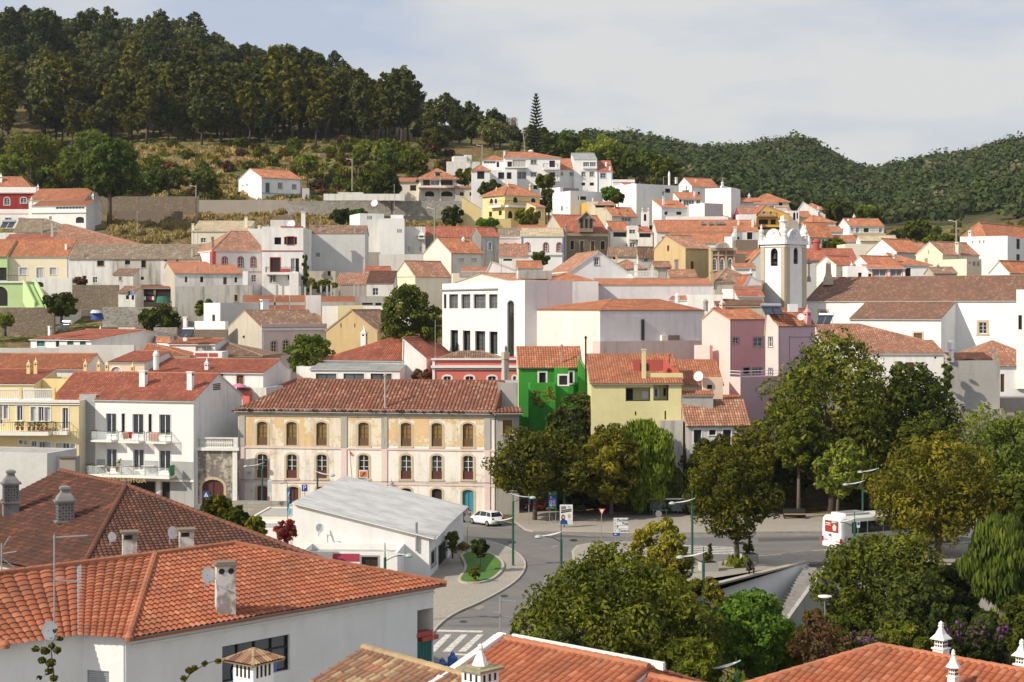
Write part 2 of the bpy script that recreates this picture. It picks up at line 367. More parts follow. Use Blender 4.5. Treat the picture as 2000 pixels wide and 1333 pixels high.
# ---------------------------------------------------------------- houses
def clip_half(poly,a,b,inside):
 # keep the side of line a->b on which 'inside' lies
 def sd(p): return (b[0]-a[0])*(p[1]-a[1])-(b[1]-a[1])*(p[0]-a[0])
 s=1 if sd(inside)>0 else -1
 out=[]; n=len(poly)
 for i in range(n):
  p=poly[i]; q=poly[(i+1)%n]; dp=sd(p)*s; dq=sd(q)*s
  if dp>=-1e-9: out.append(p)
  if (dp>1e-9 and dq<-1e-9) or (dp<-1e-9 and dq>1e-9):
   t=dp/(dp-dq); out.append((p[0]+(q[0]-p[0])*t,p[1]+(q[1]-p[1])*t))
 return out
def wall_face(mb,O,D,Nin,poly,holes,m=0,depth=.2):
 """O origin (x,y), D direction 2D, Nin inward 2D, poly [(u,z)] convex, holes [(u0,z0,u1,z1,arch)]"""
 def w3(u,z,k=0): return Vector((O[0]+D[0]*u+Nin[0]*k,O[1]+D[1]*u+Nin[1]*k,z))
 us=sorted(set([round(p[0],4) for p in poly]+[round(h[0],4) for h in holes]+[round(h[2],4) for h in holes]))
 zs=sorted(set([round(min(p[1] for p in poly),4),round(max(p[1] for p in poly),4)]+[round(h[1],4) for h in holes]+[round(h[3],4) for h in holes]))
 cen=(sum(p[0] for p in poly)/len(poly),sum(p[1] for p in poly)/len(poly))
 for i in range(len(us)-1):
  # merge vertical runs
  j=0
  while j<len(zs)-1:
   cu=(us[i]+us[i+1])/2
   def solid(j):
    cz=(zs[j]+zs[j+1])/2
    return not any(h[0]<cu<h[2] and h[1]<cz<h[3] for h in holes)
   if not solid(j): j+=1; continue
   k=j
   while k+1<len(zs)-1 and solid(k+1): k+=1
   c=[(us[i],zs[j]),(us[i+1],zs[j]),(us[i+1],zs[k+1]),(us[i],zs[k+1])]
   for t in range(len(poly)):
    c=clip_half(c,poly[t],poly[(t+1)%len(poly)],cen)
    if len(c)<3: break
   if len(c)>=3: mb.poly([w3(u,z) for u,z in c],m)
   j=k+1
 for (a,b,c,d,ar) in holes:
  P=[(a,b),(c,b),(c,d),(a,d)]
  for t in range(4):
   p=P[t];q=P[(t+1)%4]; mb.quad(w3(*p),w3(*q),w3(q[0],q[1],depth),w3(p[0],p[1],depth),m)
  if ar:
   cx=(a+c)/2; hw=(c-a)/2; n=8; hz=ar
   arc=[(cx-hw*math.cos(math.pi*t/n),d-hz+hz*math.sin(math.pi*t/n)) for t in range(n+1)]
   for t in range(n):
    p=arc[t];q=arc[t+1]
    mb.quad(w3(p[0],p[1]),w3(q[0],q[1]),w3(q[0],d),w3(p[0],d),m)
    mb.quad(w3(p[0],p[1]),w3(q[0],q[1]),w3(q[0],q[1],depth),w3(p[0],p[1],depth),m)
class Vol:
 def __init__(s,h,xl,xc,xr,ye,yr,d,a,roof='R',wall='white',rmat='t_new',k=.5,LR=None,LL=8.,base=None,ov=.35,hl=None,hr=None,wl=None,wq=None,cor=None,big=False,z0=None,par=.5,name=None,z1=None,rows=None,vg=.12,rise=None):
  s.h=h; s.d=d; a=R_(a); s.R=Vector((math.cos(a),math.sin(a),0)); s.L=Vector((-math.sin(a),math.cos(a),0))
  C=Vector(((xc-CX)*d/F,d,0)); s.C=C
  if xr is not None:
   q=(xr-CX)/F; s.LR=(q*C.y-C.x)/(s.R.x-q*s.R.y)
  else: s.LR=LR
  if xl is not None:
   q=(xl-CX)/F; s.LL=(q*C.y-C.x)/(s.L.x-q*s.L.y)
  else: s.LL=LL
  if s.LR<0 or s.LL<0 or s.LR>90 or s.LL>90: print('BADVOL',h.name if h else '',xl,xc,xr,d,'LR',s.LR,'LL',s.LL); s.LR=min(abs(s.LR),30); s.LL=min(abs(s.LL),30)
  s.ze=(HY-ye)*d/F; s.roof=roof; s.k=k
  if yr is not None and roof!='flat':
   mp=C+s.R*(s.LR/2 if roof!='L' else s.LR*k)+s.L*(s.LL*k if roof!='L' else s.LL/2)
   s.rise=max(.35,(HY-yr)*mp.y/F-s.ze) if rise is None else rise
  else: s.rise=rise or 0
  corners=[C,C+s.R*s.LR,C+s.R*s.LR+s.L*s.LL,C+s.L*s.LL]
  s.z0=z0 if z0 is not None else ((HY-base)*d/F if base is not None else min(Tz(p.x,p.y) for p in corners)-1.0)
  s.wall=wall; s.wl=wl or wall; s.wq=wq or wall; s.rmat=rmat; s.ov=ov; s.hl=hl; s.hr=hr; s.cor=cor; s.par=par; s.vg=vg
  s.rows=rows if rows is not None else d<240
  s.holes={'R':[],'L':[],'Q':[],'B':[]}; s.items=[]; s.extra=[]; s.chims=[]; s.dorm=[]
  h.vols.append(s)
 def face(s,f):
  if f=='R': return s.C,s.R,s.L,s.LR
  if f=='L': return s.C,s.L,s.R,s.LL
  if f=='Q': return s.C+s.R*s.LR,s.L,-s.R,s.LL
  return s.C+s.L*s.LL,s.R,-s.L,s.LR
 def pu(s,f,x):
  O,D,_,_=s.face(f); q=(x-CX)/F
  return (q*O.y-O.x)/(D.x-q*D.y)
 def pz(s,f,u,y):
  O,D,_,_=s.face(f); return (HY-y)*(O.y+D.y*u)/F
 def rect(s,f,x0,y0,x1,y1):
  u0=s.pu(f,x0);u1=s.pu(f,x1)
  if u0>u1:u0,u1=u1,u0
  um=(u0+u1)/2; return u0,s.pz(f,um,y1),u1,s.pz(f,um,y0)
 def win(s,f,L,style='d',tr=None,ar=0,depth=.2,tw=.13,fr='trim_white',nm='window',door=False,grid=None,hole=True):
  for r in L:
   u0,z0,u1,z1=s.rect(f,*r[:4])
   O,D,Ni,Lf=s.face(f)
   lim=.06
   u0=max(u0,lim);u1=min(u1,Lf-lim)
   if u1-u0<.1 or z1-z0<.1: print('BADWIN',s.h.name,f,r); continue
   arh=ar*(z1-z0) if ar else 0
   if hole: s.holes[f].append((u0,z0,u1,z1,arh))
   s.items.append((f,u0,z0,u1,z1,style,tr,arh,depth,tw,fr,nm,grid))
  return s
 def band(s,f,y0,y1,mat='trim_white',pr=.06,x0=None,x1=None,nm=None):
  O,D,Ni,Lf=s.face(f)
  u0=s.pu(f,x0) if x0 is not None else -pr*.6; u1=s.pu(f,x1) if x1 is not None else Lf+pr*.6
  if u0>u1:u0,u1=u1,u0
  z0=s.pz(f,0,y1); z1=s.pz(f,0,y0)
  s.extra.append((f,u0,z0,u1,z1,mat,pr,nm)); return s
 def vband(s,f,xs,wpx,mat,pr=.05,y0=None,y1=None):
  for x in xs:
   O,D,Ni,Lf=s.face(f)
   u0=s.pu(f,x-wpx/2);u1=s.pu(f,x+wpx/2)
   if u0>u1:u0,u1=u1,u0
   z0=s.pz(f,0,y1) if y1 else s.z0+.02; z1=s.pz(f,0,y0) if y0 else s.ze-.02
   s.extra.append((f,u0,z0,u1,z1,mat,pr,None))
  return s
 def chim(s,x,yt,yb,w,style='box',mat='white',v=None,cap='t_old'):
  s.chims.append((x,yt,yb,w,style,mat,v,cap)); return s
 def rh(s,u,v):  # roof height
  if s.roof=='flat' : return s.ze
  if s.roof=='L': t=u/s.LR
  else: t=v/s.LL
  t=min(max(t,0),1)
  if s.k<=.001: z=s.ze+s.rise*(1-t)
  elif s.k>=.999: z=s.ze+s.rise*t
  else: z=s.ze+s.rise*(t/s.k if t<s.k else (1-t)/(1-s.k))
  if s.roof=='hip':
   hl=s.hl if s.hl is not None else s.LL*s.k
   hr=s.hr if s.hr is not None else s.LL*(1-s.k)
   if hl>.01: z=min(z,s.ze+s.rise*u/hl)
   if hr>.01: z=min(z,s.ze+s.rise*(s.LR-u)/hr)
  return z
 def build(s,par):
  C,R,L=s.C,s.R,s.L
  def P(u,v,z): p=C+R*u+L*v; return Vector((p.x,p.y,z))
  LR,LL,ze,zr,k=s.LR,s.LL,s.ze,s.ze+s.rise,s.k
  mb=MB(); mats=[s.wall,s.wl,s.wq]
  def prof(f):
   Lf=LR if f in 'RB' else LL
   if s.roof=='flat' or s.roof=='hip' and not ((f=='L' and s.hl==0) or (f=='Q' and s.hr==0)): return [(0,s.z0),(Lf,s.z0),(Lf,ze),(0,ze)]
   g= (s.roof in('R','hip') and f in 'LQ') or (s.roof=='L' and f in 'RB')
   if g:
    if k<=.001: return [(0,s.z0),(Lf,s.z0),(Lf,ze),(0,zr)]
    if k>=.999: return [(0,s.z0),(Lf,s.z0),(Lf,zr),(0,ze)]
    return [(0,s.z0),(Lf,s.z0),(Lf,ze),(Lf*k,zr),(0,ze)]
   near = f=='R' if s.roof!='L' else f=='L'
   hz=ze
   if k<=.001 and near: hz=zr
   if k>=.999 and not near: hz=zr
   return [(0,s.z0),(Lf,s.z0),(Lf,hz),(0,hz)]
  for f in 'RLQB':
   O,D,Ni,Lf=s.face(f)
   wall_face(mb,O,D,Ni,prof(f),s.holes[f],{'R':0,'B':0,'L':1,'Q':2}[f])
  for (f,u0,z0,u1,z1,mat,pr,nm) in s.extra:
   O,D,Ni,Lf=s.face(f)
   if mat not in mats: mats.append(mat)
   c=O+D*((u0+u1)/2)-Ni*(pr/2-.002); c=Vector((c.x,c.y,(z0+z1)/2))
   mb.box(c,(u1-u0,pr,z1-z0),mats.index(mat),(D,Ni,Vector((0,0,1))))
  if s.roof!='flat' and s.cor:
   if s.cor not in mats: mats.append(s.cor)
   for f in 'RLQ':
    if s.roof=='R' and f!='R': continue
    if s.roof=='L' and f=='R': continue
    O,D,Ni,Lf=s.face(f); c=O+D*(Lf/2)-Ni*.08; mb.box((c.x,c.y,ze-.16),(Lf+.3,.18,.26),mats.index(s.cor),(D,Ni,Vector((0,0,1))))
  if s.roof=='flat':
   t=.22; h=s.par
   o=[(0,0),(LR,0),(LR,LL),(0,LL)]; i=[(t,t),(LR-t,t),(LR-t,LL-t),(t,LL-t)]
   for q in range(4):
    a,b=o[q],o[(q+1)%4]; c,d_=i[(q+1)%4],i[q]
    mb.quad(P(*a,ze),P(*b,ze),P(*c,ze),P(*d_,ze),0)
    mb.quad(P(*d_,ze),P(*c,ze),P(*c,ze-h),P(*d_,ze-h),0)
  w=mb.build('wall',mats,par)
  rb=MB()
  if s.roof=='flat':
   t=.22; rb.quad(*[P(u,v,ze-s.par) for u,v in ((t,t),(LR-t,t),(LR-t,LL-t),(t,LL-t))]); ro=rb.build('roof','concrete' if s.rmat.startswith('t_') else s.rmat,par)
  else:
   ov=s.ov; vg=s.vg; W_=.42 if 'manor' in s.rmat else (.27 if s.rmat=='t_dark' else (.29 if s.rmat=='t_fg' else .3))
   seg=4 if s.d<240 else 2
   if s.d<75: seg=6
   amp=.06 if s.d<240 else .05
   if s.rmat=='t_manor': amp=.10
   if s.d<75: amp=.075
   if s.rmat=='t_corr': amp=.03
   if s.rmat=='t_metal': W_=.5; amp=.02
   r=.38 if s.rmat in('t_fg','t_dark') else .4
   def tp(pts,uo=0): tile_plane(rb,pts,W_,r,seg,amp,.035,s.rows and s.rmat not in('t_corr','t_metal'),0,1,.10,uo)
   if s.roof=='R':
    if k>.001:
     sl=s.rise/(LL*k); a0=ze-ov*sl
     tp([P(-vg,-ov,a0),P(LR+vg,-ov,a0),P(LR+vg,LL*k,zr),P(-vg,LL*k,zr)])
    if k<.999:
     sl=s.rise/(LL*(1-k)); a0=ze-ov*sl
     tp([P(-vg,LL+ov,a0),P(LR+vg,LL+ov,a0),P(LR+vg,LL*k,zr),P(-vg,LL*k,zr)],500)
    if .001<k<.999: ridge_cap(rb,P(-vg,LL*k,zr+.03),P(LR+vg,LL*k,zr+.03))
   elif s.roof=='L':
    if k>.001:
     sl=s.rise/(LR*k); a0=ze-ov*sl
     tp([P(-ov,-vg,a0),P(-ov,LL+vg,a0),P(LR*k,LL+vg,zr),P(LR*k,-vg,zr)])
    if k<.999:
     sl=s.rise/(LR*(1-k)); a0=ze-ov*sl
     tp([P(LR+ov,-vg,a0),P(LR+ov,LL+vg,a0),P(LR*k,LL+vg,zr),P(LR*k,-vg,zr)],500)
    if .001<k<.999: ridge_cap(rb,P(LR*k,-vg,zr+.03),P(LR*k,LL+vg,zr+.03))
   else:
    hl=s.hl if s.hl is not None else LL*k; hr=s.hr if s.hr is not None else LL*(1-k)
    if hl+hr>LR*.98: f_=LR*.98/(hl+hr); hl*=f_; hr*=f_
    a1=P(hl if hl>0 else -vg,LL*k,zr); a2=P(LR-hr if hr>0 else LR+vg,LL*k,zr)
    sf=s.rise/(LL*k); sb=s.rise/(LL*(1-k)); ef=ze-ov*sf
    el=-ov*sf/(s.rise/hl) if hl>0 else -vg; er=ov*sf/(s.rise/hr) if hr>0 else vg
    ob=ov*sf/sb
    A=P(el,-ov,ef);B=P(LR+er,-ov,ef);Cc=P(LR+er,LL+ob,ef);Dd=P(el,LL+ob,ef)
    tp([A,B,a2,a1]); tp([Dd,Cc,a2,a1],300)
    if hl>0: tp([A,Dd,a1],600); ridge_cap(rb,A,a1); ridge_cap(rb,Dd,a1)
    if hr>0: tp([B,Cc,a2],900); ridge_cap(rb,B,a2); ridge_cap(rb,Cc,a2)
    ridge_cap(rb,a1,a2)
   und='trim_white' if s.cor or s.wall in('white','white_clean','yellow','cream') else 'trim_stone'
   if s.rmat=='t_fg': und='t_fg'
   ro=rb.build('roof',[s.rmat,und],par)
  for it in s.items: build_window(s,par,*it)
  for c in s.chims: build_chim(s,ro,*c)
def build_window(s,par,f,u0,z0,u1,z1,style,tr,arh,depth,tw,fr,nm,grid):
 O,D,Ni,Lf=s.face(f); Z=Vector((0,0,1))
 def P(u,z,k=0): q=O+D*u+Ni*k; return Vector((q.x,q.y,z))
 mb=MB(); wd=u1-u0; ht=z1-z0
 gl={'d':'dark','w':'glass','g':'glass_w','o':'dark','S':'shut_white','T':'shut_teal','B':'shut_brown','D':'wood','m':'wood_yel','M':'glass','b':'door_blue','c':'curtain','R':'wood_red','G':'shut_white','r':'wood_red'}[style]
 mats=[gl,fr]
 k=depth-.02
 mb.quad(P(u0,z0,k),P(u1,z0,k),P(u1,z1,k),P(u0,z1,k),0)
 def bar(a,b,c,d,m=1,kk=None,th=.05): mb.box(P((a+c)/2,(b+d)/2,(k if kk is None else kk)-th/2-.004),(c-a,th,d-b),m,(D,Ni,Z))
 t=min(.07,wd*.1)
 if style in 'wgcM' or style=='m':
  if style in'mM': mats[1]='wood' if style=='m' else fr
  bar(u0,z0,u0+t,z1);bar(u1-t,z0,u1,z1);bar(u0+t,z1-t,u1-t,z1);bar(u0+t,z0,u1-t,z0+t)
  nx,nz=grid if grid else ((2,max(2,round(ht/.5))) if style in'wmM' else (max(2,round(wd/.9)),1))
  for i in range(1,nx):
   x=u0+wd*i/nx; bar(x-t*.5,z0+t,x+t*.5,z1-t)
  for i in range(1,nz):
   z=z0+ht*i/nz; bar(u0+t,z-t*.3,u1-t,z+t*.3,1,k+.008,.04)
  if style in 'mM':
   mats.append('wood' if style=='m' else 'wood_red'); bar(u0,z0,u1,z0+ht*.34,2,k-.06,.05)
 elif style in 'STBGDbRr':
  n=int(ht/.12) if style in 'STBG' else 0
  for i in range(min(n,14)):
   z=z0+ht*(i+.5)/min(n,14); bar(u0+t,z-.01,u1-t,z+.012,0,k,.04)
  x=(u0+u1)/2
  bar(u0,z0,u0+t*.8,z1,0,k,.07);bar(u1-t*.8,z0,u1,z1,0,k,.07)
  if style!='G': bar(x-.02,z0,x+.02,z1,0,k,.06)
 elif style=='d':
  mats[1]='metal_dark' if fr=='trim_white' else fr
  bar(u0,z0,u0+t*.6,z1);bar(u1-t*.6,z0,u1,z1); bar((u0+u1)/2-t*.3,z0,(u0+u1)/2+t*.3,z1)
 w=mb.build(nm,mats,par)
 if tr:
  fb=MB(); o=.035
  def fbar(a,b,c,d,oo=o): fb.box(P((a+c)/2,(b+d)/2,-oo/2+.003),(c-a,oo,d-b),0,(D,Ni,Z))
  if arh:
   n=8; cx=(u0+u1)/2; hw=wd/2
   def arc(e): return [(cx-(hw+e)*math.cos(math.pi*i/n),z1-arh+(arh+e)*math.sin(math.pi*i/n)) for i in range(n+1)]
   A=arc(0);B=arc(tw)
   for i in range(n):
    fb.add([P(*A[i],-o),P(*A[i+1],-o),P(*B[i+1],-o),P(*B[i],-o),P(*B[i],.003),P(*B[i+1],.003),P(*A[i],.003),P(*A[i+1],.003)],[(0,1,2,3),(3,2,5,4),(0,1,7,6)])
   fbar(u0-tw,z0,u0,z1-arh);fbar(u1,z0,u1+tw,z1-arh)
  else:
   fbar(u0-tw,z0,u0,z1);fbar(u1,z0,u1+tw,z1); fbar(u0-tw,z1,u1+tw,z1+tw)
  fbar(u0-tw*1.2,z0-tw*.8,u1+tw*1.2,z0,.08)
  fb.build('frame',tr,w)
def build_chim(s,ro,x,yt,yb,w,style,mat,v,cap):
 # locate on the ray at perpendicular distance v (fraction of LL) inside the volume
 vv=(v if v is not None else .35)*s.LL
 O=s.C+s.L*vv; q=(x-CX)/F; u=(q*O.y-O.x)/(s.R.x-q*s.R.y)
 p=O+s.R*u; d=p.y; ppm=F/d; W_=w/ppm; zt=(HY-yt)*d/F; zb=min((HY-yb)*d/F,s.rh(min(max(u,0),s.LR),vv))-.3
 mb=MB(); ax=(s.R,s.L,Vector((0,0,1)))
 chimney_geom(mb,p.x,p.y,zb,zt,W_,style,ax); mb.build('chimney',[mat,'dark',cap],ro)
def chimney_geom(mb,x,y,zb,zt,W_,style,ax,ang=0):
 H=zt-zb
 X,Y,Z=ax
 if style=='box':
  mb.box((x,y,(zb+zt-.12)/2),(W_*.8,W_*.8,H-.12),0,ax); mb.box((x,y,zt-.35),(W_*.84,W_*.5,.22),1,ax); mb.box((x,y,zt-.06),(W_,W_,.12),0,ax)
 elif style=='tilecap':
  mb.box((x,y,(zb+zt)/2-.15),(W_*.74,W_*.74,H-.3),0,ax)
  for i in range(4):
   for sg in (-1,1):
    c=Vector((x,y,zt-.62))+X*(W_*.74*(-.3+.2*i))+Y*(sg*W_*.372); mb.box(c,(W_*.06,.03,.4),1,ax)
    c=Vector((x,y,zt-.62))+Y*(W_*.74*(-.3+.2*i))+X*(sg*W_*.372); mb.box(c,(.03,W_*.06,.4),1,ax)
  P=[Vector((x,y,zt-.34))+X*(a*W_*.58)+Y*(b*W_*.58) for a,b in ((-1,-1),(1,-1),(1,1),(-1,1))]; ap=Vector((x,y,zt))
  for i in range(4):
   tile_plane(mb,[P[i],P[(i+1)%4],ap],.13,.35,4,.035,.02,True,2,2,.05); ridge_cap(mb,P[i],ap,.06,2,.4)
 elif style=='pyr':
  mb.box((x,y,(zb+zt-W_*1.1)/2),(W_*.8,W_*.8,H-W_*1.1),0,ax)
  z=zt-W_*1.1
  mb.box((x,y,z),(W_,W_,.08),0,ax)
  mb.box((x,y,z-.28),(W_*.82,W_*.4,.18),1,ax); mb.box((x,y,z-.28),(W_*.4,W_*.82,.18),1,ax)
  mb.lathe((x,y,z+.04),[(W_*.55,0),(W_*.22,W_*.45),(W_*.1,W_*.8),(W_*.12,W_*.9),(.02,W_*1.1)],4,0,math.atan2(X.y,X.x)+math.pi/4)
 elif style=='algarve':
  a=math.atan2(X.y,X.x)+math.pi/4; r=W_*.56
  mb.lathe((x,y,zb),[(r,0),(r,H*.42),(r*1.15,H*.43),(r*1.15,H*.46),(r*.95,H*.47),(r*.95,H*.68),(r*1.35,H*.69),(r*1.35,H*.71),(r*.5,H*.84),(r*.3,H*.9),(r*.35,H*.92),(r*.2,H*.95),(r*.22,H*.97),(.01,H)],4,0,a)
  for sg in (-1,1):
   for i in (-1,0,1):
    for jz in (0,1):
     for (U,V_) in ((X,Y),(Y,X)):
      c=Vector((x,y,zb+H*(.52+.09*jz)))+U*(i*W_*.22)+V_*(sg*r*.68); mb.box(c,(.06 if U is X else .03,.06 if U is Y else .03,H*.05),1,ax)
 elif style=='pipe':
  mb.lathe((x,y,zb),[(W_/2,0),(W_/2,H-.35),(W_*.8,H-.3),(W_*.8,H-.15),(.02,H)],10)
 elif style=='pot':
  mb.lathe((x,y,zb),[(W_/2,0),(W_/2,H*.7),(W_*.6,H*.72),(W_*.55,H*.85),(W_*.15,H)],12)
class House:
 def __init__(s,label,cat='house',name=None,group=None): s.label=label; s.cat=cat; s.name=name or cat.replace(' ','_'); s.vols=[]; s.post=[]; s.group=group; HS.append(s)
 def V(s,*a,**k): return Vol(s,*a,**k)
 def build(s):
  v=s.vols[0]; p=v.C+v.R*(v.LR/2)
  s.e=empty(s.name,s.label,s.cat,(p.x,p.y,max(v.z0,Tz(p.x,p.y))),s.group)
  for v in s.vols: v.build(s.e)
  for fn in s.post: fn(s.e)
HS=[]
def balcony(v,f,x0,x1,ys,th,pr,rail='bars',hr=1.0,mat='trim_white',cloth=None):
 def fn(par):
  O,D,Ni,Lf=v.face(f); u0=v.pu(f,x0);u1=v.pu(f,x1)
  if u0>u1:u0,u1=u1,u0
  z=v.pz(f,(u0+u1)/2,ys); Z=Vector((0,0,1)); ax=(D,Ni,Z)
  def P(u,k,zz): q=O+D*u+Ni*k; return Vector((q.x,q.y,zz))
  mb=MB(); mb.box(P((u0+u1)/2,-pr/2-.01,z-th/2),(u1-u0,pr,th),0,ax)
  b=mb.build('balcony',mat,par)
  r=MB(); rm='metal_dark' if rail!='solid' else mat
  if rail=='solid':
   r.box(P((u0+u1)/2,-pr+.05,z+hr/2),(u1-u0,.1,hr),0,ax); r.box(P(u0+.05,-pr/2,z+hr/2),(.1,pr-.12,hr),0,ax); r.box(P(u1-.05,-pr/2,z+hr/2),(.1,pr-.12,hr),0,ax)
  else:
   for (a,b_) in ((P(u0+.03,-.02,z+hr),P(u0+.03,-pr+.03,z+hr)),(P(u0+.03,-pr+.03,z+hr),P(u1-.03,-pr+.03,z+hr)),(P(u1-.03,-pr+.03,z+hr),P(u1-.03,-.02,z+hr))):
    r.tube([a,b_],.035,6)
    n=max(1,int((b_-a).length/(.25 if rail=='bars' else 1.4)))
    for i in range(n+1):
     q=a+(b_-a)*(i/n); r.tube([q-Vector((0,0,hr)),q],.018 if rail=='bars' else .025,4,0,False)
   if rail=='glass':
    g=MB()
    g.quad(P(u0+.05,-pr+.03,z+.1),P(u1-.05,-pr+.03,z+.1),P(u1-.05,-pr+.03,z+hr-.05),P(u0+.05,-pr+.03,z+hr-.05))
    for uu in (u0+.03,u1-.03): g.quad(P(uu,-.05,z+.1),P(uu,-pr+.05,z+.1),P(uu,-pr+.05,z+hr-.05),P(uu,-.05,z+hr-.05))
    g.build('glass_panel','clearglass',b)
  r.build('railing',rm,b)
  if cloth:
   for (cx0,cx1,mt,dr) in cloth:
    c=MB(); a0=v.pu(f,cx0);a1=v.pu(f,cx1);
    n=10; vs=[];fs=[]
    for i in range(n+1):
     uu=a0+(a1-a0)*i/n; wv=.03*math.sin(i*2.1)
     vs+=[P(uu,-pr+.12,z+hr-.3*dr),P(uu,-pr+.03,z+hr+.05),P(uu,-pr-.06+wv,z+hr-.1),P(uu,-pr-.07+wv*1.5,z+hr-dr)]
    for i in range(n):
     for j in range(3): fs.append((i*4+j,i*4+4+j,i*4+5+j,i*4+1+j))
    c.add(vs,fs); c.build('hanging_towel',mt,b)
 v.h.post.append(fn)
def slab(v,f,x0,x1,y0,y1,pr,mat='trim_white',nm='ledge'):
 def fn(par):
  O,D,Ni,Lf=v.face(f); u0=v.pu(f,x0);u1=v.pu(f,x1)
  if u0>u1:u0,u1=u1,u0
  um=(u0+u1)/2; z0=v.pz(f,um,y1);z1=v.pz(f,um,y0); q=O+D*um-Ni*(pr/2+.004)
  mb=MB(); mb.box((q.x,q.y,(z0+z1)/2),(u1-u0,pr,z1-z0),0,(D,Ni,Vector((0,0,1)))); mb.build(nm,mat,par)
 v.h.post.append(fn)
m,nt,b=newmat('clearglass'); b.inputs['Base Color'].default_value=(.8,.9,.88,1); b.inputs['Alpha'].default_value=.28; b.inputs['Roughness'].default_value=.05; MATS['clearglass']=m
# ---------------------------------------------------------------- trees
nr=np.random.RandomState(5)
def leafmesh(name,lobes,n,size,mat,trunk=None,flat=.6,elong=1.3,hang=0,shell=.72):
 L=np.array(lobes,dtype=float); w=(L[:,3]*L[:,4]+L[:,3]*L[:,5]); w/=w.sum()
 idx=nr.choice(len(L),n,p=w); dr=nr.normal(size=(n,3)); dr/=np.linalg.norm(dr,axis=1)[:,None]
 rad=shell+(1.04-shell)*nr.rand(n)**.6
 pos=L[idx,:3]+dr*L[idx,3:6]*rad[:,None]
 keep=np.ones(n,bool)
 for l in (L if len(L)<90 else L[L[:,3]>np.median(L[:,3])]):
  q=((pos-l[:3])/l[3:6]); keep&=~((q**2).sum(1)<(shell*.85)**2)
 pos=pos[keep];dr=dr[keep];idx=idx[keep]; n=len(pos)
 nn=dr/L[idx,3:6]; nn/=np.linalg.norm(nn,axis=1)[:,None]
 nn=nn+nr.normal(size=(n,3))*flat*.6; nn/=np.linalg.norm(nn,axis=1)[:,None]
 t=np.cross(nn,nr.normal(size=(n,3))); t/=np.linalg.norm(t,axis=1)[:,None]+1e-9
 if hang: t=t*.25+np.array([0,0,-1.0]); t/=np.linalg.norm(t,axis=1)[:,None]; nn=np.cross(np.cross(t,nn),t); nn/=np.linalg.norm(nn,axis=1)[:,None]+1e-9
 b=np.cross(nn,t)
 s=size*(.6+.8*nr.rand(n))[:,None]*.5
 el=elong
 k=.45+.3*nr.rand(n)[:,None]
 v=np.stack([pos-t*s*el,pos+b*s*k-t*s*.1,pos+t*s*el,pos-b*s*k+t*s*.1],1)
 v[:,0]-=nn*s*.25; v[:,2]-=nn*s*.25
 v=v.reshape(-1,3); nv=len(v)
 faces=np.arange(nv)
 me=bpy.data.meshes.new(name)
 tv=[];tf=[]
 me.vertices.add(nv); me.vertices.foreach_set('co',v.ravel())
 me.loops.add(nv); me.loops.foreach_set('vertex_index',faces)
 me.polygons.add(n); me.polygons.foreach_set('loop_start',np.arange(0,nv,4)); me.polygons.foreach_set('loop_total',np.full(n,4))
 me.update(calc_edges=True)
 ul=me.uv_layers.new(name='UVMap'); r1=np.repeat(nr.rand(n)*.7+.3*nr.rand(len(L))[idx],4); r2=np.repeat(nr.rand(n)*.6+.4*nr.rand(len(L))[idx],4)
 ul.data.foreach_set('uv',np.stack([r1,r2],1).ravel())
 me.materials.append(MATS[mat])
 return me
def lobes_for(w,h,dp,nl,shape='round',seed=0,rs=.27):
 r=random.Random(seed); out=[]
 a,b,c=w/2,dp/2,h/2
 for i in range(nl):
  z=1-2*(i+.5)/nl; ph=i*2.39996+r.random()*.8; q=math.sqrt(1-z*z)
  rr=rs*(.75+.55*r.random())
  k=(1-rr)*(.85+.2*r.random())
  x=q*math.cos(ph)*k; y=q*math.sin(ph)*k; zz=z*k
  sc=1.
  if shape=='cone': sc=.22+.78*(1-(zz+1)/2)**.8
  if shape=='flatbot' and zz<0: zz*=.75
  if shape=='tall': sc=.75+.25*math.cos(zz*1.4)
  if shape=='egg': sc=.62+.38*math.cos((zz+.35)*1.5)
  s=min(a,b,c) if shape not in('cone','tall') else min(a,b)
  mr=(a+b+c)/3 if shape not in('cone','tall') else (a+b)/2
  out.append((x*a*sc,y*b*sc,zz*c,rr*mr*(.6+.4*sc)*1.15,rr*mr*(.6+.4*sc)*1.15,rr*mr*(.55+.35*sc)*1.05))
 big=list(out); sub=[]
 for (x,y,z,rx,ry,rz) in big:
  for j in range(6):
   v=Vector((r.gauss(0,1),r.gauss(0,1),r.gauss(0,1)+.25)).normalized(); k=.42+.2*r.random()
   sub.append((x+v.x*rx*.72,y+v.y*ry*.72,z+v.z*rz*.72,rx*k,ry*k,rz*k))
 out=[(x,y,z,rx*.72,ry*.72,rz*.72) for (x,y,z,rx,ry,rz) in big]+sub
 out.append((0,0,0,a*.45,b*.45,c*.5))
 return out
def trunk_mesh(mb,h0,h1,w,r=.2,nl=5,seed=0,lean=0,spread=.5):
 q=random.Random(seed); top=h0+(h1-h0)*.55
 path=[Vector((0,0,h0-.6)),Vector((lean*.3,0,h0+(top-h0)*.5)),Vector((lean,q.uniform(-.2,.2),top))]
 mb.tube(path,[r*1.35,r,r*.75],8)
 for i in range(nl):
  a=2*math.pi*i/nl+q.random(); e=path[2]+Vector((math.cos(a)*w*spread*.5,math.sin(a)*w*spread*.5,(h1-h0)*q.uniform(.2,.42)))
  m=(path[2]+e)/2+Vector((q.uniform(-.2,.2),q.uniform(-.2,.2),.3)); mb.tube([path[1].lerp(path[2],q.uniform(.5,1)),m,e],[r*.5,r*.33,r*.1],6)
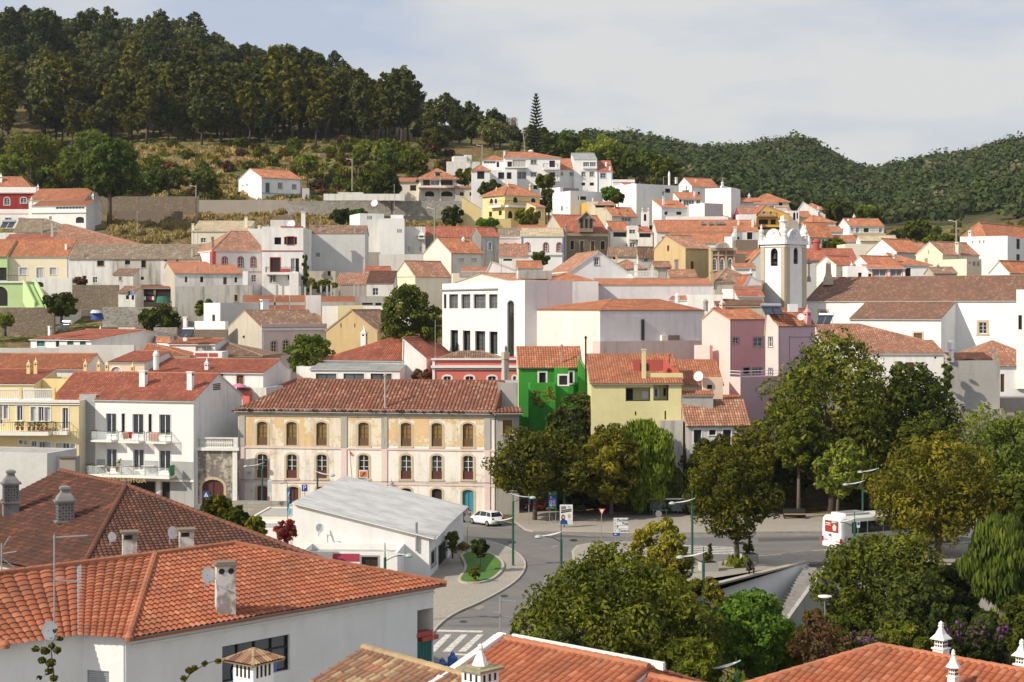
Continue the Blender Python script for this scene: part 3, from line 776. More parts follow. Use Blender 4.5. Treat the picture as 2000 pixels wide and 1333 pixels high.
def tree(label,cx,yt,yb,w,d,mat,base=None,n=7000,size=.32,shape='round',nl=26,seed=0,cat='tree',name=None,tr=.2,dp=None,group=None,bark='bark',hang=0,rs=.27,kind=None,x0=None,spread=.5,shell=.72,elong=1.3,noTrunk=False):
 ppm=F/d; hw=w/ppm*1.1; hh=(yb-yt)/ppm*1.07; X=(cx-CX)*d/F; zc=(HY-(yt+yb)/2)*d/F
 zg=(HY-base)*d/F if base else Tz(X,d)
 tx=X if x0 is None else (x0-CX)*d/F
 e=empty(name or cat.replace(' ','_'),label,cat,(tx,d,zg),group)
 if kind: e['kind']=kind
 lb=lobes_for(hw,hh,dp or hw*.9,nl,shape,seed,rs)
 me=leafmesh('crown',lb,n,size,mat,hang=hang,shell=shell,elong=elong)
 o=bpy.data.objects.new('crown',me); COL.objects.link(o); o.parent=e; o.location=(X-tx,0,zc-zg)
 if not noTrunk:
  mb=MB(); trunk_mesh(mb,0,max(zc-zg+hh*.3,.8),hw,tr,5,seed,(X-tx)*.8,spread)
  t=mb.build('trunk',bark,None,smooth=True); t.parent=e
  for k in ('_o',):
   if k in t: del t[k]
 return e
# ---------------------------------------------------------------- camera, light, sky
cam=bpy.data.cameras.new('camera'); co=bpy.data.objects.new('camera',cam); COL.objects.link(co)
co.rotation_euler=(math.pi/2,0,0); cam.sensor_width=36; cam.lens=F*36/2000; cam.shift_y=-66.5/2000; cam.clip_end=6000; cam.clip_start=.5
S.camera=co
sun=bpy.data.lights.new('sun','SUN'); sun.energy=5.0; sun.angle=R_(.6); sun.color=(1,.90,.75)
so=bpy.data.objects.new('sun',sun); COL.objects.link(so); so.rotation_euler=(SUN.to_track_quat('Z','Y')).to_euler()
wd=bpy.data.worlds.new('World'); S.world=wd; wd.use_nodes=True; nt=wd.node_tree; nt.nodes.clear()
wo=nt.nodes.new('ShaderNodeOutputWorld'); bg=nt.nodes.new('ShaderNodeBackground')
sky=nt.nodes.new('ShaderNodeTexSky'); sky.sky_type='NISHITA'; sky.sun_disc=False; sky.sun_elevation=math.asin(SUN.z); sky.sun_rotation=math.atan2(SUN.x,SUN.y); sky.dust_density=2; sky.air_density=1.2
tc=nt.nodes.new('ShaderNodeTexCoord')
mp=nt.nodes.new('ShaderNodeMapping'); nt.links.new(tc.outputs['Generated'],mp.inputs[0]); mp.inputs['Scale'].default_value=(4.5,2.5,15); mp.inputs['Rotation'].default_value=(0,.3,0)
n1=noise(nt,mp.outputs[0],1.1,7,.55); n2=noise(nt,mp.outputs[0],.45,3,.5)
ad=N(nt,'ShaderNodeMath',operation='ADD'); nt.links.new(n1,ad.inputs[0]); nt.links.new(n2,ad.inputs[1])
cf=ramp(nt,ad.outputs[0],.88,1.12)
c0=mixc(nt,cf,(5.3,6.0,7.4),(7.8,7.7,7.6))        # veil of high cloud, in sky-texture units
c=mixc(nt,.86,sky.outputs[0],c0)
nt.links.new(c,bg.inputs[0]); bg.inputs[1].default_value=.1; nt.links.new(bg.outputs[0],wo.inputs[0])
S.view_settings.view_transform='Standard'; S.view_settings.look='None'; S.view_settings.gamma=1; S.view_settings.exposure=.02
S.cycles.max_bounces=5; S.cycles.diffuse_bounces=3; S.cycles.transparent_max_bounces=8; S.cycles.use_denoising=True
# ---------------------------------------------------------------- ground
def groundmat():
 m,nt,b=newmat('hill'); p=posn(nt)
 n1=noise(nt,p,.035,6,.6); n2=noise(nt,p,.22,5,.65); n3=noise(nt,p,1.1,4,.6)
 c=mixc(nt,ramp(nt,n2,.34,.52),(.24,.17,.08),(.065,.08,.024))
 c=mixc(nt,ramp(nt,n1,.5,.64),c,(.17,.10,.05))
 c=mixc(nt,ramp(nt,n3,.5,.7),c,(.34,.25,.11))
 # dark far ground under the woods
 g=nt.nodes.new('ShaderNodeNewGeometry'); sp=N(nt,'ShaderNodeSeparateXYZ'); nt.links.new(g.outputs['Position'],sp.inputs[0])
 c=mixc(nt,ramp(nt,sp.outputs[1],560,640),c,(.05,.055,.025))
 nt.links.new(c,b.inputs['Base Color']); b.inputs['Roughness'].default_value=1; b.inputs['Specular IOR Level'].default_value=.1
 bump(nt,b,n3,.4,.8); MATS['hill']=m
groundmat()
def terrain():
 ys=[12,40,80,110]+[125+1.5*i for i in range(50)]
 y=200
 while y<1700: ys.append(y); y*=1.012
 ys+=[2600]
 xs=list(range(-700,2701,20)); vs=[];fs=[]
 for y in ys:
  for px in xs:
   q=(px-CX)/F; x=q*y
   z=Tz(x,y) if y<1650 else (HY-Ty(px,1590))*1590/F-60
   vs.append((x,y,z))
 n=len(xs)
 for j in range(len(ys)-1):
  for i in range(n-1): fs.append((j*n+i,j*n+i+1,(j+1)*n+i+1,(j+1)*n+i))
 mb=MB(); mb.add(vs,fs); o=mb.build('ground',['hill'],None,(0,0,0),True); tag(o,None,None,None,'structure')
terrain()
# ---------------------------------------------------------------- square: road, pavements, kerbs
def asphalt():
 m,nt,b=newmat('asphalt'); p=posn(nt); n1=noise(nt,p,.25,5,.6); n2=noise(nt,p,6,3,.6); n3=noise(nt,posn(nt,(.5,2.5,1)),.5,4,.6)
 c=mixc(nt,ramp(nt,n1,.3,.7),(.125,.12,.112),(.175,.165,.15)); c=mixc(nt,ramp(nt,n3,.55,.75),c,(.10,.097,.092)); c=mixc(nt,.12,c,n2,'OVERLAY')
 nt.links.new(c,b.inputs['Base Color']); b.inputs['Roughness'].default_value=.9; bump(nt,b,n2,.01,.5); MATS['asphalt']=m
 for nm,a,b_,w,h in (('calcada',(.46,.42,.35),(.36,.32,.27),.22,.2),('cobble',(.26,.25,.235),(.17,.165,.16),.35,.3)):
  m,nt,b=newmat(nm); g=posn(nt); t=N(nt,'ShaderNodeTexBrick'); t.inputs['Scale'].default_value=1; t.inputs['Brick Width'].default_value=w; t.inputs['Row Height'].default_value=h; t.inputs['Mortar Size'].default_value=.02
  t.inputs['Color1'].default_value=(*a,1);t.inputs['Color2'].default_value=(*b_,1);t.inputs['Mortar'].default_value=(.14,.12,.1,1); nt.links.new(g,t.inputs['Vector'])
  n=noise(nt,g,.5,5,.6); c=mixc(nt,ramp(nt,n,.35,.8),t.outputs[0],[x*.6 for x in a]); nt.links.new(c,b.inputs['Base Color']); b.inputs['Roughness'].default_value=.95; MATS[nm]=m
 m,nt,b=newmat('lawn'); g=posn(nt); n=noise(nt,g,1.5,4,.6); n2=noise(nt,g,9,3,.6); c=mixc(nt,ramp(nt,n,.3,.7),(.045,.13,.012),(.09,.20,.025)); c=mixc(nt,.4,c,n2,'OVERLAY'); nt.links.new(c,b.inputs['Base Color']); b.inputs['Roughness'].default_value=1; bump(nt,b,n2,.1,.8); MATS['lawn']=m
 m,nt,b=newmat('roadpaint'); g=posn(nt); n=noise(nt,g,3,5,.7); c=mixc(nt,ramp(nt,n,.45,.75),(.62,.60,.55),(.2,.19,.18)); nt.links.new(c,b.inputs['Base Color']); b.inputs['Roughness'].default_value=.8; MATS['roadpaint']=m
 m,nt,b=newmat('wornpaint'); g=posn(nt); n=noise(nt,g,3,5,.7); c=mixc(nt,ramp(nt,n,.35,.6),(.34,.33,.31),(.17,.165,.155)); nt.links.new(c,b.inputs['Base Color']); b.inputs['Roughness'].default_value=.8; MATS['wornpaint']=m
asphalt(); plain('asphalt_dark',(.085,.083,.08),.9)
def sheet(name,pts,z,mat,kind='structure',h=None,side='trim_grey'):
 P=[G(x,y) for x,y in pts]; mb=MB()
 if h: mb.prism([(p.x,p.y) for p in P],-23.3,-23+h,1,0)
 else: mb.poly([(p.x,p.y,-23+z) for p in P])
 o=mb.build(name,[mat,side],None,(P[0].x,P[0].y,-23)); tag(o,None,None,None,kind); return o
plain('kerb',(.42,.38,.32),.9)
sheet('road',[(300,1500),(640,1300),(780,1235),(862,1214),(940,1180),(1010,1135),(1032,1105),(1010,1080),(960,1060),(905,1052),(850,1047),(800,1020),(560,1012),(380,1006),(380,996),(560,1000),(800,1004),(1000,1032),(1100,1040),(1250,1044),(1400,1042),(1600,1040),(2100,1028),(2100,1075),(1650,1100),(1450,1110),(1300,1150),(1150,1230),(1080,1300),(1040,1500)],.012,'asphalt')
# pavement with rounded corner in front of the low white building
def smooth(P,it=2):
 for _ in range(it):
  Q=[]
  for i in range(len(P)):
   a=P[i];b=P[(i+1)%len(P)]; Q+=[(a[0]*.75+b[0]*.25,a[1]*.75+b[1]*.25),(a[0]*.25+b[0]*.75,a[1]*.25+b[1]*.75)]
  P=Q
 return P
pv=[(830,1260),(600,1345),(560,1200),(700,1100),(830,1040),(880,1047),(960,1058),(1010,1078),(1032,1103),(1015,1135),(955,1172),(870,1208)]
def kerbed(name,pts,mat,h=.13,w=.22):
 P=[G(x,y) for x,y in pts]; cx=sum(p.x for p in P)/len(P); cy=sum(p.y for p in P)/len(P)
 mb=MB(); mb.prism([(p.x,p.y) for p in P],-23.3,-23+h,1,1)
 n=len(P); inn=[]
 for i in range(n):
  a=P[i-1];b=P[i];c=P[(i+1)%n]; t=(c-a).normalized(); nn=Vector((-t.y,t.x,0));
  area=sum(P[k].x*P[(k+1)%n].y-P[(k+1)%n].x*P[k].y for k in range(n))
  if area<0: nn=-nn
  inn.append(b+nn*w)
 mb.poly([(p.x,p.y,-23+h+.004) for p in inn],0)
 o=mb.build(name,[mat,'kerb'],None,(P[0].x,P[0].y,-23)); tag(o,None,None,None,'structure'); return o
kerbed('pavement',smooth(pv[2:]+pv[:2]),'calcada')
def raised(name,pts,z0,z1,mat,kmat='kerb',w=.25,kind='structure'):
 P=[G(x,y) for x,y in pts]; n=len(P); area=sum(P[k].x*P[(k+1)%n].y-P[(k+1)%n].x*P[k].y for k in range(n)); mb=MB(); inn=[]
 for i in range(n):
  t=(P[(i+1)%n]-P[i-1]).normalized(); nn=Vector((-t.y,t.x,0))*(1 if area>0 else -1); inn.append(P[i]+nn*w)
 mb.prism([(p.x,p.y) for p in P],z0,z1,1,1); mb.poly([(p.x,p.y,z1+.004) for p in inn],0)
 o=mb.build(name,[mat,kmat],None,(P[0].x,P[0].y,z0)); tag(o,None,None,None,kind); return o
raised('lawn',smooth([(895,1085),(950,1080),(985,1100),(985,1120),(955,1143),(905,1145),(890,1138),(908,1118),(905,1103)]),-22.9,-22.72,'lawn')
raised('flower_bed',smooth([(868,1055),(915,1062),(925,1076),(870,1080)]),-22.9,-22.74,'hill')
# far pavement, along the retaining wall
kerbed('pavement',[(1000,1018),(1024,1036),(1040,1040),(1100,1039),(1250,1043),(1400,1041),(1600,1039),(2100,1027),(2100,1003),(1600,1006),(1000,1000)],'calcada')
sheet('cobbled_strip',[(1040,1041.5),(1100,1040.5),(1250,1045),(1400,1043),(1620,1041),(1620,1048),(1300,1052),(1150,1049)],.03,'cobble')
kerbed('pavement',[(380,995),(560,999),(800,1003),(900,1009),(965,1012),(965,1000),(800,994),(380,986)],'calcada')
sheet('cobbled_bay',[(800,1006),(900,1012),(1000,1020),(1020,1036),(900,1030),(830,1024)],.03,'cobble')
# near plaza: island with yield sign, planters, stair head
kerbed('pavement',smooth([(1115,1070),(1160,1062),(1230,1060),(1290,1064),(1310,1078),(1250,1100),(1180,1115),(1120,1105)],1),'calcada')
def plaza():
 P=[G(1230,1210),G(1250,1160),G(1300,1130),G(1360,1108),G(1450,1092),G(1540,1082),G(1640,1074),G(2100,1060)]
 A=Vector((15.9,133.6,0));B=Vector((26.4,146.6,0))
 Q=[(p.x,p.y) for p in P]+[(75,146.8),(26.9,146.9),(B.x,B.y),(A.x,A.y),(9.2,131.3)]
 mb=MB(); mb.prism(Q,-28,-22.87,2,1)
 n=len(Q); cx=sum(q[0] for q in Q)/n; cy=sum(q[1] for q in Q)/n
 mb.poly([(q[0]+(cx-q[0])*.012,q[1]+(cy-q[1])*.02,-22.866) for q in Q],0)
 oo=mb.build('plaza',['calcada','kerb','concrete'],None,(26,146,-23)); tag(oo,None,None,None,'structure')
plaza()
def marking(P,name='road_marking',m='roadpaint',z=.022):
 mb=MB()
 for q in P:
  mb.poly([tuple(G(x,y))[:2]+(-23+z,) for x,y in q])
 o=mb.build(name,m,None,tuple(G(*P[0][0]))); tag(o,None,None,None,'structure')
sheet('cobbled_strip',[(600,1330),(790,1238),(830,1226),(1000,1228),(1080,1235),(1060,1290),(950,1330),(760,1420)],.016,'cobble')
zb=[]
for i in range(8):
 x=800+i*30; zb.append([(x+8+i*1.2,1240),(x+20+i*1.2,1240),(x-10,1274),(x-26,1274)])
sheet('asphalt_patch',[(905,1160),(960,1135),(985,1140),(930,1166)],.018,'asphalt_dark'); sheet('asphalt_patch',[(1080,1046),(1190,1047),(1186,1051),(1076,1050)],.018,'asphalt_dark'); sheet('asphalt_patch',[(1480,1052),(1600,1050),(1600,1056),(1482,1059)],.018,'asphalt_dark')
for x,y in ((1000,1060),(1120,1056),(985,1165),(1450,1062),(905,1215)): sheet('manhole_cover',[(x+8*math.cos(a*.5236),y+2.6*math.sin(a*.5236)) for a in range(12)],.024,'metal_dark')
marking(zb,m='roadpaint',z=.026); marking([[(770,1229),(945,1233),(940,1236.5),(768,1233)],[(880,1277),(925,1279),(922,1282),(876,1280)]],m='roadpaint',z=.026)
marking([[(1285+i*2,1064+i*3.6),(1430+i*3,1069.5+i*3.2),(1432+i*3,1071+i*3.2),(1284+i*2,1065.4+i*3.6)] for i in range(5)],z=.024)
marking([[(1330,1056),(1343,1054.5),(1340,1061),(1328,1061.5)],[(925,1190),(940,1183),(948,1186),(936,1192)],[(1075,1068),(1090,1065.5),(1092,1067.5),(1080,1070)]],m='wornpaint',z=.024)
marking([[(1055,1150),(1070,1120),(1073,1120),(1058,1150)],[(1010,1195),(1040,1165),(1043,1165),(1013,1195)]],m='wornpaint',z=.024)
# ================================================================= houses on the upper slope (far)
h=House('dark red villa with arched white windows under an orange roof at the far left')
v=h.V(None,-60,70,376,346,396,0,'hip','red_dark','t_new',LL=10,cor='trim_white')
v.win('R',[(8,386,19,401),(40,386,52,397)],'w','trim_white',.3); v.band('R',366,377,'trim_white',.15)
v2=h.V(None,-60,61,409,None,388,0,'flat',LL=5,par=.6); v2.band('R',416,419,'trim_pink')
v2.win('R',[(10,426,22,432),(36,426,48,432)],'w','trim_pink'); v.chim(2,338,350,7,'pyr'); v.chim(74,360,376,5,'pyr',v=.2)
h=House('white two-tier house with two orange roofs and three white chimneys beside the tall hillside tree')
v=h.V(None,56,166,391,370,386,-10,'R','white','t_new',LL=9,k=.6); v.chim(171,362,374,6,'pyr',v=.7); v.chim(182,376,392,6,'pyr',v=.3)
v=h.V(None,62,168,403,392,381,-10,'R','white_clean','t_new',k=1,LL=5,ov=.2)
v.win('R',[(109,403.5,165,409)],'g',grid=(9,1)); v.win('R',[(148,424,164,436)],'o',None,.35); v.win('R',[(96,423,101,430)],'w'); v.band('R',414,417,'trim_white',.25); v.chim(62,384,398,5,'pyr',v=.3)
h=House('white gabled house with grey trim and orange roof, alone on the terraced slope')
v=h.V(466,511,589,346,332,438,38,'R','white_clean','t_new',wl='white_clean',cor='trim_grey')
v.win('R',[(519,358,526,376)],'T','trim_grey').win('R',[(543.5,358,551,369),(571,361,578.5,370)],'w','trim_grey').win('R',[(535,382,560,390)],'d').win('R',[(570,384,578,389)],'w')
v.band('R',376.5,378,'trim_grey',.1).vband('R',[587.5],2,'trim_grey')
v.win('L',[(473,361,476,365),(481,360,484,364)],'w')
v=h.V(None,590,604,368,None,440,5,'flat','grey',LL=5)
h=House('cream villa with tiered orange roofs, red shutter and dark arches below','villa')
v=h.V(None,819,892,347,330,408,6,'hip','cream_pale','t_new',LL=10,ov=1.0,cor='trim_white')
v.win('R',[(827,352,839,362)],'B','trim_red').win('R',[(841,352,858,362)],'g').win('R',[(861,352,884,362)],'B'); v.win('R',[(830,374,848,384),(862,374,884,384)],'o',None,.5)
v.vband('R',[820.5,859.5,889],2.4,'trim_white',.5);
slab(v,'R',817,893,364,367.5,1.6,'trim_white','balcony'); slab(v,'R',817,893,367.6,369.5,1.9,'t_new','ledge')
v=h.V(None,778,820,355,347.5,413,2,'R','cream_pale','t_new',LL=7,ov=.4,k=1); v.win('R',[(801,362,813,373)],'d')
v=h.V(None,889,931,365,None,407,0,'flat','greycream',LL=7); v.band('R',364,368,'t_new',.4); v.win('R',[(898,376,906,383),(917,376,927,383)],'d')
h.vols[0].dorm.append(1)
def dormer(par):
 p=W(855,341,404); mb=MB(); mb.box((p.x,p.y+1.2,p.z),(1.7,2.6,1.1)); mb.poly([(p.x-1,p.y-.3,p.z+.56),(p.x+1,p.y-.3,p.z+.56),(p.x+1,p.y+3,p.z+.6),(p.x-1,p.y+3,p.z+.6)],1); mb.box((p.x,p.y-.13,p.z),(1.1,.06,.7),2); mb.build('dormer',['trim_stone','t_new','dark'],par)
h.post.append(dormer)
h=House('white apartment block with rounded corner, balconies and long orange hip roof','apartment block')
v=h.V(None,985,1094,308,298,412,3,'hip','white_clean','t_new',LL=14,hl=1,ov=.3)
v.win('R',[(991,316,1000,328)],'B').win('R',[(1001,312,1027,327)],'c',grid=(5,2)).win('R',[(1037,313,1048,321),(1037,337,1048,345)],'w','trim_grey')
v.win('R',[(1003,336,1028,350)],'g',grid=(3,1),depth=.5).win('R',[(1073,314,1084,327),(1073,337,1084,350)],'B').win('R',[(1042,362,1050,370)],'d')
balcony(v,'R',1061,1089,328.5,.5,1.1); balcony(v,'R',1061,1089,351.5,.5,1.1); slab(v,'R',985,1029,327,329,1.2,'trim_white','balcony')
v.chim(985,295,306,5,'box',v=.3); v.chim(1037,293,300,9,'pot',v=.6)
v2=h.V(None,942,986,313,304,416,0,'hip','white_clean','t_new',LL=10,ov=.3); v2.win('R',[(945,315,968,320)],'g',grid=(4,1)).win('R',[(970,317,975,327)],'d')
v3=h.V(None,921,986,332,None,409,3,'flat','white_clean',LL=6,par=.3); v3.win('R',[(931,334,946,350),(973,337,987,350)],'d','trim_white')
v4=h.V(None,921,957,333,323,405,3,'hip','white_clean','t_new',LL=7,ov=.3); v4.win('R',[(932,335,946,350)],'d')
v5=h.V(None,985,1010,331.5,None,409,3,'flat','white_clean',LL=3,par=.3); v5.win('R',[(990,337,999,350)],'d')
h=House('tall narrow white house with sloping grey roof between orange roofs on the upper slope')
v=h.V(None,1121,1166,312,300,416,2,'R','white_clean','t_corr',LL=11,k=.8,ov=.1)
v.win('R',[(1139,317,1151,326),(1152,317,1164,326)],'g','trim_white',grid=(3,1)).win('R',[(1136,336,1143,345),(1152,336,1160,345)],'w','trim_stone').win('R',[(1136,357,1143,363),(1152,357,1160,363)],'d')
slab(v,'R',1138,1166,326.5,330,.5,'trim_white','balcony')
v=h.V(None,1094,1122,332,311,417,2,'R','white','t_new',LL=10,ov=.2,k=.9); v.win('R',[(1096,337,1099,343),(1113,337,1119,344)],'w','trim_stone')
h=House('small white house with blue corner bands, dark red roof and low annex')
v=h.V(None,1166,1197,336,315,415,2,'R','white_clean','t_red',LL=9,ov=.1,k=.8); v.win('R',[(1173,339,1183,348)],'w','trim_blue').vband('R',[1168,1195.5],2,'trim_blue').chim(1184,317,325,4,'pot',v=.4).chim(1191,325,337,4,'box',v=.1)
v=h.V(None,1197,1240,351,None,413,2,'flat','white',LL=5); v.band('R',356,357.2,'trim_grey')
h=House('low white cistern building on the bare slope above the apartment block','outbuilding')
v=h.V(None,886,912,305,None,455,8,'flat','white',LL=5); v=h.V(None,908,921,303,None,456,8,'flat','white',LL=4)
h=House('long low white retaining house wall below the cistern building','wall'); v=h.V(None,872,938,316,None,440,4,'flat','white_worn',LL=1,par=.05); v.chim(915,316,330,9,'box')
h=House('yellow villa with arched windows, wrought balcony and orange hip roof','villa')
v=h.V(943,986,1054,378,361,384,38,'hip','yellow','t_new',wl='yellow',ov=.6)
v.win('L',[(957,388,963,398),(966,388,971,398)],'d','trim_white',.45).win('L',[(955,414,961,424),(974,412,980,421)],'d')
v.win('R',[(1002,385,1011,396.5),(1037,387,1046,397)],'d','trim_white',.5).win('R',[(992,412,1001,427)],'d','trim_white',.5).win('R',[(1008,412,1019,423)],'d')
balcony(v,'R',987,1030,402,.5,1.1); balcony(v,'L',961,985,402,.5,1.1)
v.chim(993,354,368,5,'pyr','yellow').chim(1036,357,367,5,'pyr','yellow',v=.7).chim(970,365,376,4,'pyr','yellow',v=.6)
v=h.V(None,1046,1065,404,397,379,25,'R','yellow','t_new',LL=5,ov=.4,k=.9); v.win('R',[(1048,412,1057,424)],'d','trim_white',.5)
v=h.V(None,936,998,427,None,376,12,'flat','yellow',LL=7,base=445,par=.7)
v=h.V(None,902,940,408,400,374,4,'L','yellow','t_new',LL=.5,k=0,rise=2.6,ov=0,vg=0,base=446)
h=House('white cubic house with a small high window and a dark flat annex behind it')
v=h.V(1079,1114,1177,373,None,383,28,'flat','white',wl='white_clean',base=424); v.win('R',[(1133,384,1145,391)],'d','trim_white').win('R',[(1129,384,1131,391)],'d').win('R',[(1137,409,1142,414)],'S').win('L',[(1096,403,1099,412),(1106,405,1108,408)],'d')
v=h.V(1095,1098,1131,367,None,389,28,'flat','grey_dark',wl='white_clean'); v=h.V(1078,1094,1100,366,None,388,28,'flat','white',wl='white_clean')
h=House('ochre house with open dark veranda and orange roof below the cubic house')
v=h.V(None,1148,1168,394,None,376,8,'flat','ochre_bright',LL=8,wl='ochre_bright'); h.vols[0].wall='cream'; v=h.V(None,1161,1201,400,394.5,375,2,'R','cream','t_new',LL=6,k=1,ov=.3); v.win('R',[(1163,401,1199,406)],'o'); v.chim(1158,387,396,3,'pot','cream',v=.3)
h=House('grey weathered house with an orange roof and green-stained gable')
v=h.V(1170,1195,1245,421,406,372,28,'R','white_worn','t_new',wl='grey_stain' if 0 else 'greycream'); v.chim(1209,415,434,4,'box','stonegrey',v=.05).chim(1224,409,419,3,'box','stonegrey',v=.3); v.win('R',[(1214,425,1232,433)],'g')
h=House('white two-storey house with dark shuttered strip window and glazed stair bay')
v=h.V(1178,1192,1228,448,433,353,18,'R','white','t_new',ov=.4); v.win('R',[(1198,454,1223,463)],'d',grid=None).win('R',[(1200,482,1221,490)],'d')
v=h.V(None,1228,1247,441,None,351,4,'flat','white_worn',LL=6); v.win('R',[(1229,449,1241,462)],'w').win('R',[(1230,474,1240,483)],'w'); balcony(v,'R',1228,1246,465,.4,.9,'solid',.9)
v=h.V(None,1247,1275,454,444,350,6,'R','white','t_red',LL=7,k=.9,ov=.3); v.win('R',[(1248.5,456,1271,464)],'d',fr='trim_red').win('R',[(1249,481,1257,487),(1263,481,1270,487)],'d',None,.4)
h=House('small white bell gable with two pinnacles beside the long orange roof','bell gable')
v=h.V(None,1253,1268,415,None,358,0,'flat','white',LL=1.2,par=.05); v.win('R',[(1257.5,418,1262.5,432)],'o',None,.3,depth=.5); v.chim(1254.5,405,416,3,'pyr').chim(1266,405,416,3,'pyr')
# ---- white cluster right of centre
h=House('large plain white-grey block with a bright gabled left wall on the upper slope')
v=h.V(1199,1243,1326,359,None,402,33,'flat','white',wl='white_clean',base=440); v.win('R',[(1299,369,1309,377)],'d','trim_white').win('R',[(1305,392,1316,398)],'d'); v.chim(1307,335,356,4,'pot')
v=h.V(1199,1228,1245,367,358,406,33,'R','white','t_new',wl='white_clean',base=440)
h=House('white house with bright orange hip roof beside the tall white chimney, highest of the cluster')
v=h.V(1322,1351,1403,363,349,408,30,'R','white','t_new',wl='white_clean'); v.win('R',[(1363,375,1367,381)],'d').win('L',[(1332,372,1346,379)],'g'); v.chim(1359,351,362,3,'pot').chim(1321,347,357,5,'box')
h=House('glazed white house with orange roof in front of the large white-grey block')
v=h.V(None,1326,1371,388,377,394,8,'R','white_clean','t_new',LL=6,ov=.3,k=.9); v.win('R',[(1335,391,1356,402)],'g',grid=(4,1)).win('R',[(1326.5,390,1331,401)],'d').win('R',[(1360,391,1368,399)],'g'); v.chim(1356,374,386,4,'box')
h=House('tall windowless white block with stepped top and two small chimneys')
v=h.V(1377,1428,1446,367,None,378,62,'flat','white',wl='white_clean',base=440); v=h.V(1406,1410,1440,363,None,382,62,'flat','white_clean',LL=4,wl='white_clean'); v.chim(1411,352,364,5,'pyr')
v=h.V(1346,1376,1412,397,None,371,35,'flat','grey',wl='white',base=440)
h=House('white house with single-pitch orange roof and thin dark flue')
v=h.V(1274,1292,1342,405,391,373,22,'R','white','t_new',wl='white_clean',k=1,ov=.2); v.win('R',[(1298,414,1304,420),(1321,414,1331,420),(1342,414,1347,420)],'d'); v.chim(1296,383,396,5,'box',v=.3).chim(1295,374,384,2,'pipe','metal_dark',v=.3)
h=House('long low white parapet wall building above the long orange roof','terrace')
v=h.V(None,1303,1416,423,None,360,0,'flat','white',LL=3); v=h.V(None,1442,1477,419,None,362,0,'flat','white',LL=4); v.chim(1259 if 0 else 1418,422,433,9,'box')
h=House('long white building with wide orange roof and four skylights','long house')
v=h.V(None,1283,1482,452.5,431,343,0,'R','white_worn','t_new',LL=14,hl=0,ov=.3); v.chim(1470,425,443,5,'box',v=.2).chim(1442,430,436,4,'box',v=.3)
v.win('R',[(1293,463,1300,472)],'d','trim_pink')
v2=h.V(None,1315,1432,474,456,328,0,'R','white','t_new',LL=11,ov=.3)
def skyl(par):
 for x in (1373,1388,1402,1411):
  p=W(x,437,347); mb=MB(); mb.box((p.x,p.y,p.z+.05),(.8,1.3,.12),0,(Vector((1,0,0)),Vector((0,.88,.47)),Vector((0,-.47,.88)))); mb.build('skylight','glass_w',par)
h.post.append(skyl)
h=House('white house with a tall white chimney and dark corner window behind the ochre house')
v=h.V(1430,1436,1482,454,None,322,10,'flat','white',LL=7); v.win('R',[(1459,454,1470,468)],'d','trim_white').win('R',[(1440,463,1444,468)],'d'); v.chim(1436,443,480,6,'box',v=-.1)
v=h.V(1415,1430,1437,462,None,318,20,'flat','white',LL=5);
v=h.V(None,1437,1480,469,None,315,0,'flat','brown_wall',LL=5)
h=House('ochre-yellow house with wooden balcony and two small windows')
v=h.V(None,1478,1541,418,404,366,2,'L','ochre_bright','t_red',LL=12,k=.25,ov=.3,base=444); v.win('R',[(1489,413,1496,419),(1503,413,1508,419)],'w','trim_pink').win('R',[(1482,429,1500,439),(1505,429,1515,439)],'d'); balcony(v,'R',1479,1517,423.5,.3,1.0,'bars',.8,'wood')
v=h.V(None,1446,1480,418,405,372,2,'R','magenta','t_mid',LL=8,ov=.2)
h=House('white house with long orange roof and a magenta side wall on the upper right')
v=h.V(None,1447,1519,397,388,384,4,'R','white','t_new',LL=8,ov=.3,k=.9); v.win('R',[(1491,401,1497,407),(1502,402,1512,408)],'g')
v=h.V(None,1470,1488,393,None,386,4,'flat','magenta',LL=5)
h=House('pale house with broad orange pyramid roof and pale yellow wall under the wooded hill')
v=h.V(None,1474,1541,394,379,402,3,'hip','cream_pale','t_new',LL=12,ov=.5); v.win('R',[(1510,396,1517,402),(1521,396,1528,402)],'d'); v.chim(1463,377,388,5,'pyr')
v=h.V(None,1519,1538,407,None,376,0,'flat','grey',LL=5)
h=House('white house with blue-edged arched doors next to the ochre-yellow house')
v=h.V(None,1538,1561,412,None,368,6,'flat','white',LL=8); v.win('R',[(1549,415,1554,430)],'d',None,.3).win('R',[(1556,416,1559,428)],'d')
v=h.V(None,1520,1546,413,405,380,0,'R','white_worn','t_mid',LL=7)
h=House('white gabled house with brown ridge on the skyline of the right roofs')
v=h.V(1550,1556,1598,413,402,392,-10,'L','white','t_mid',LL=8,k=.3);
h=House('cream house with steep orange hip roof and white pillar chimney, farthest right on the slope')
v=h.V(None,1574,1612,409,398,398,4,'hip','cream_pale','t_new',LL=8,ov=.4); v.chim(1598,403,418,4,'pyr',v=-.2)
h=House('small yellow-walled house under an orange roof, behind the tower ornaments')
v=h.V(None,1560,1585,423,414,372,3,'R','yellow','t_new',LL=7);
h=House('grey house with orange hip roof and slim white chimney above the tower')
v=h.V(None,1587,1632,434,421,360,8,'hip','white_worn','t_new',LL=9,ov=.3,hl=2); v.chim(1607,429,438,3,'pot')
v=h.V(None,1621,1646,452,444,352,0,'R','white','t_new',LL=7)
h=House('grey-walled house with very bright orange roof just behind the bell tower')
v=h.V(1557,1581,1626,461,435,336,20,'R','white_worn','t_new',wl='white',ov=.3,LL=15); v.win('R',[(1585,468,1591,478),(1594,468,1603,476),(1606,468,1609,478)],'d')
v=h.V(None,1626,1676,471,461,338,2,'R','white_clean','t_new',LL=8,ov=.3)
h=House('white two-storey house with balcony and bright orange roof, right of the dark tree')
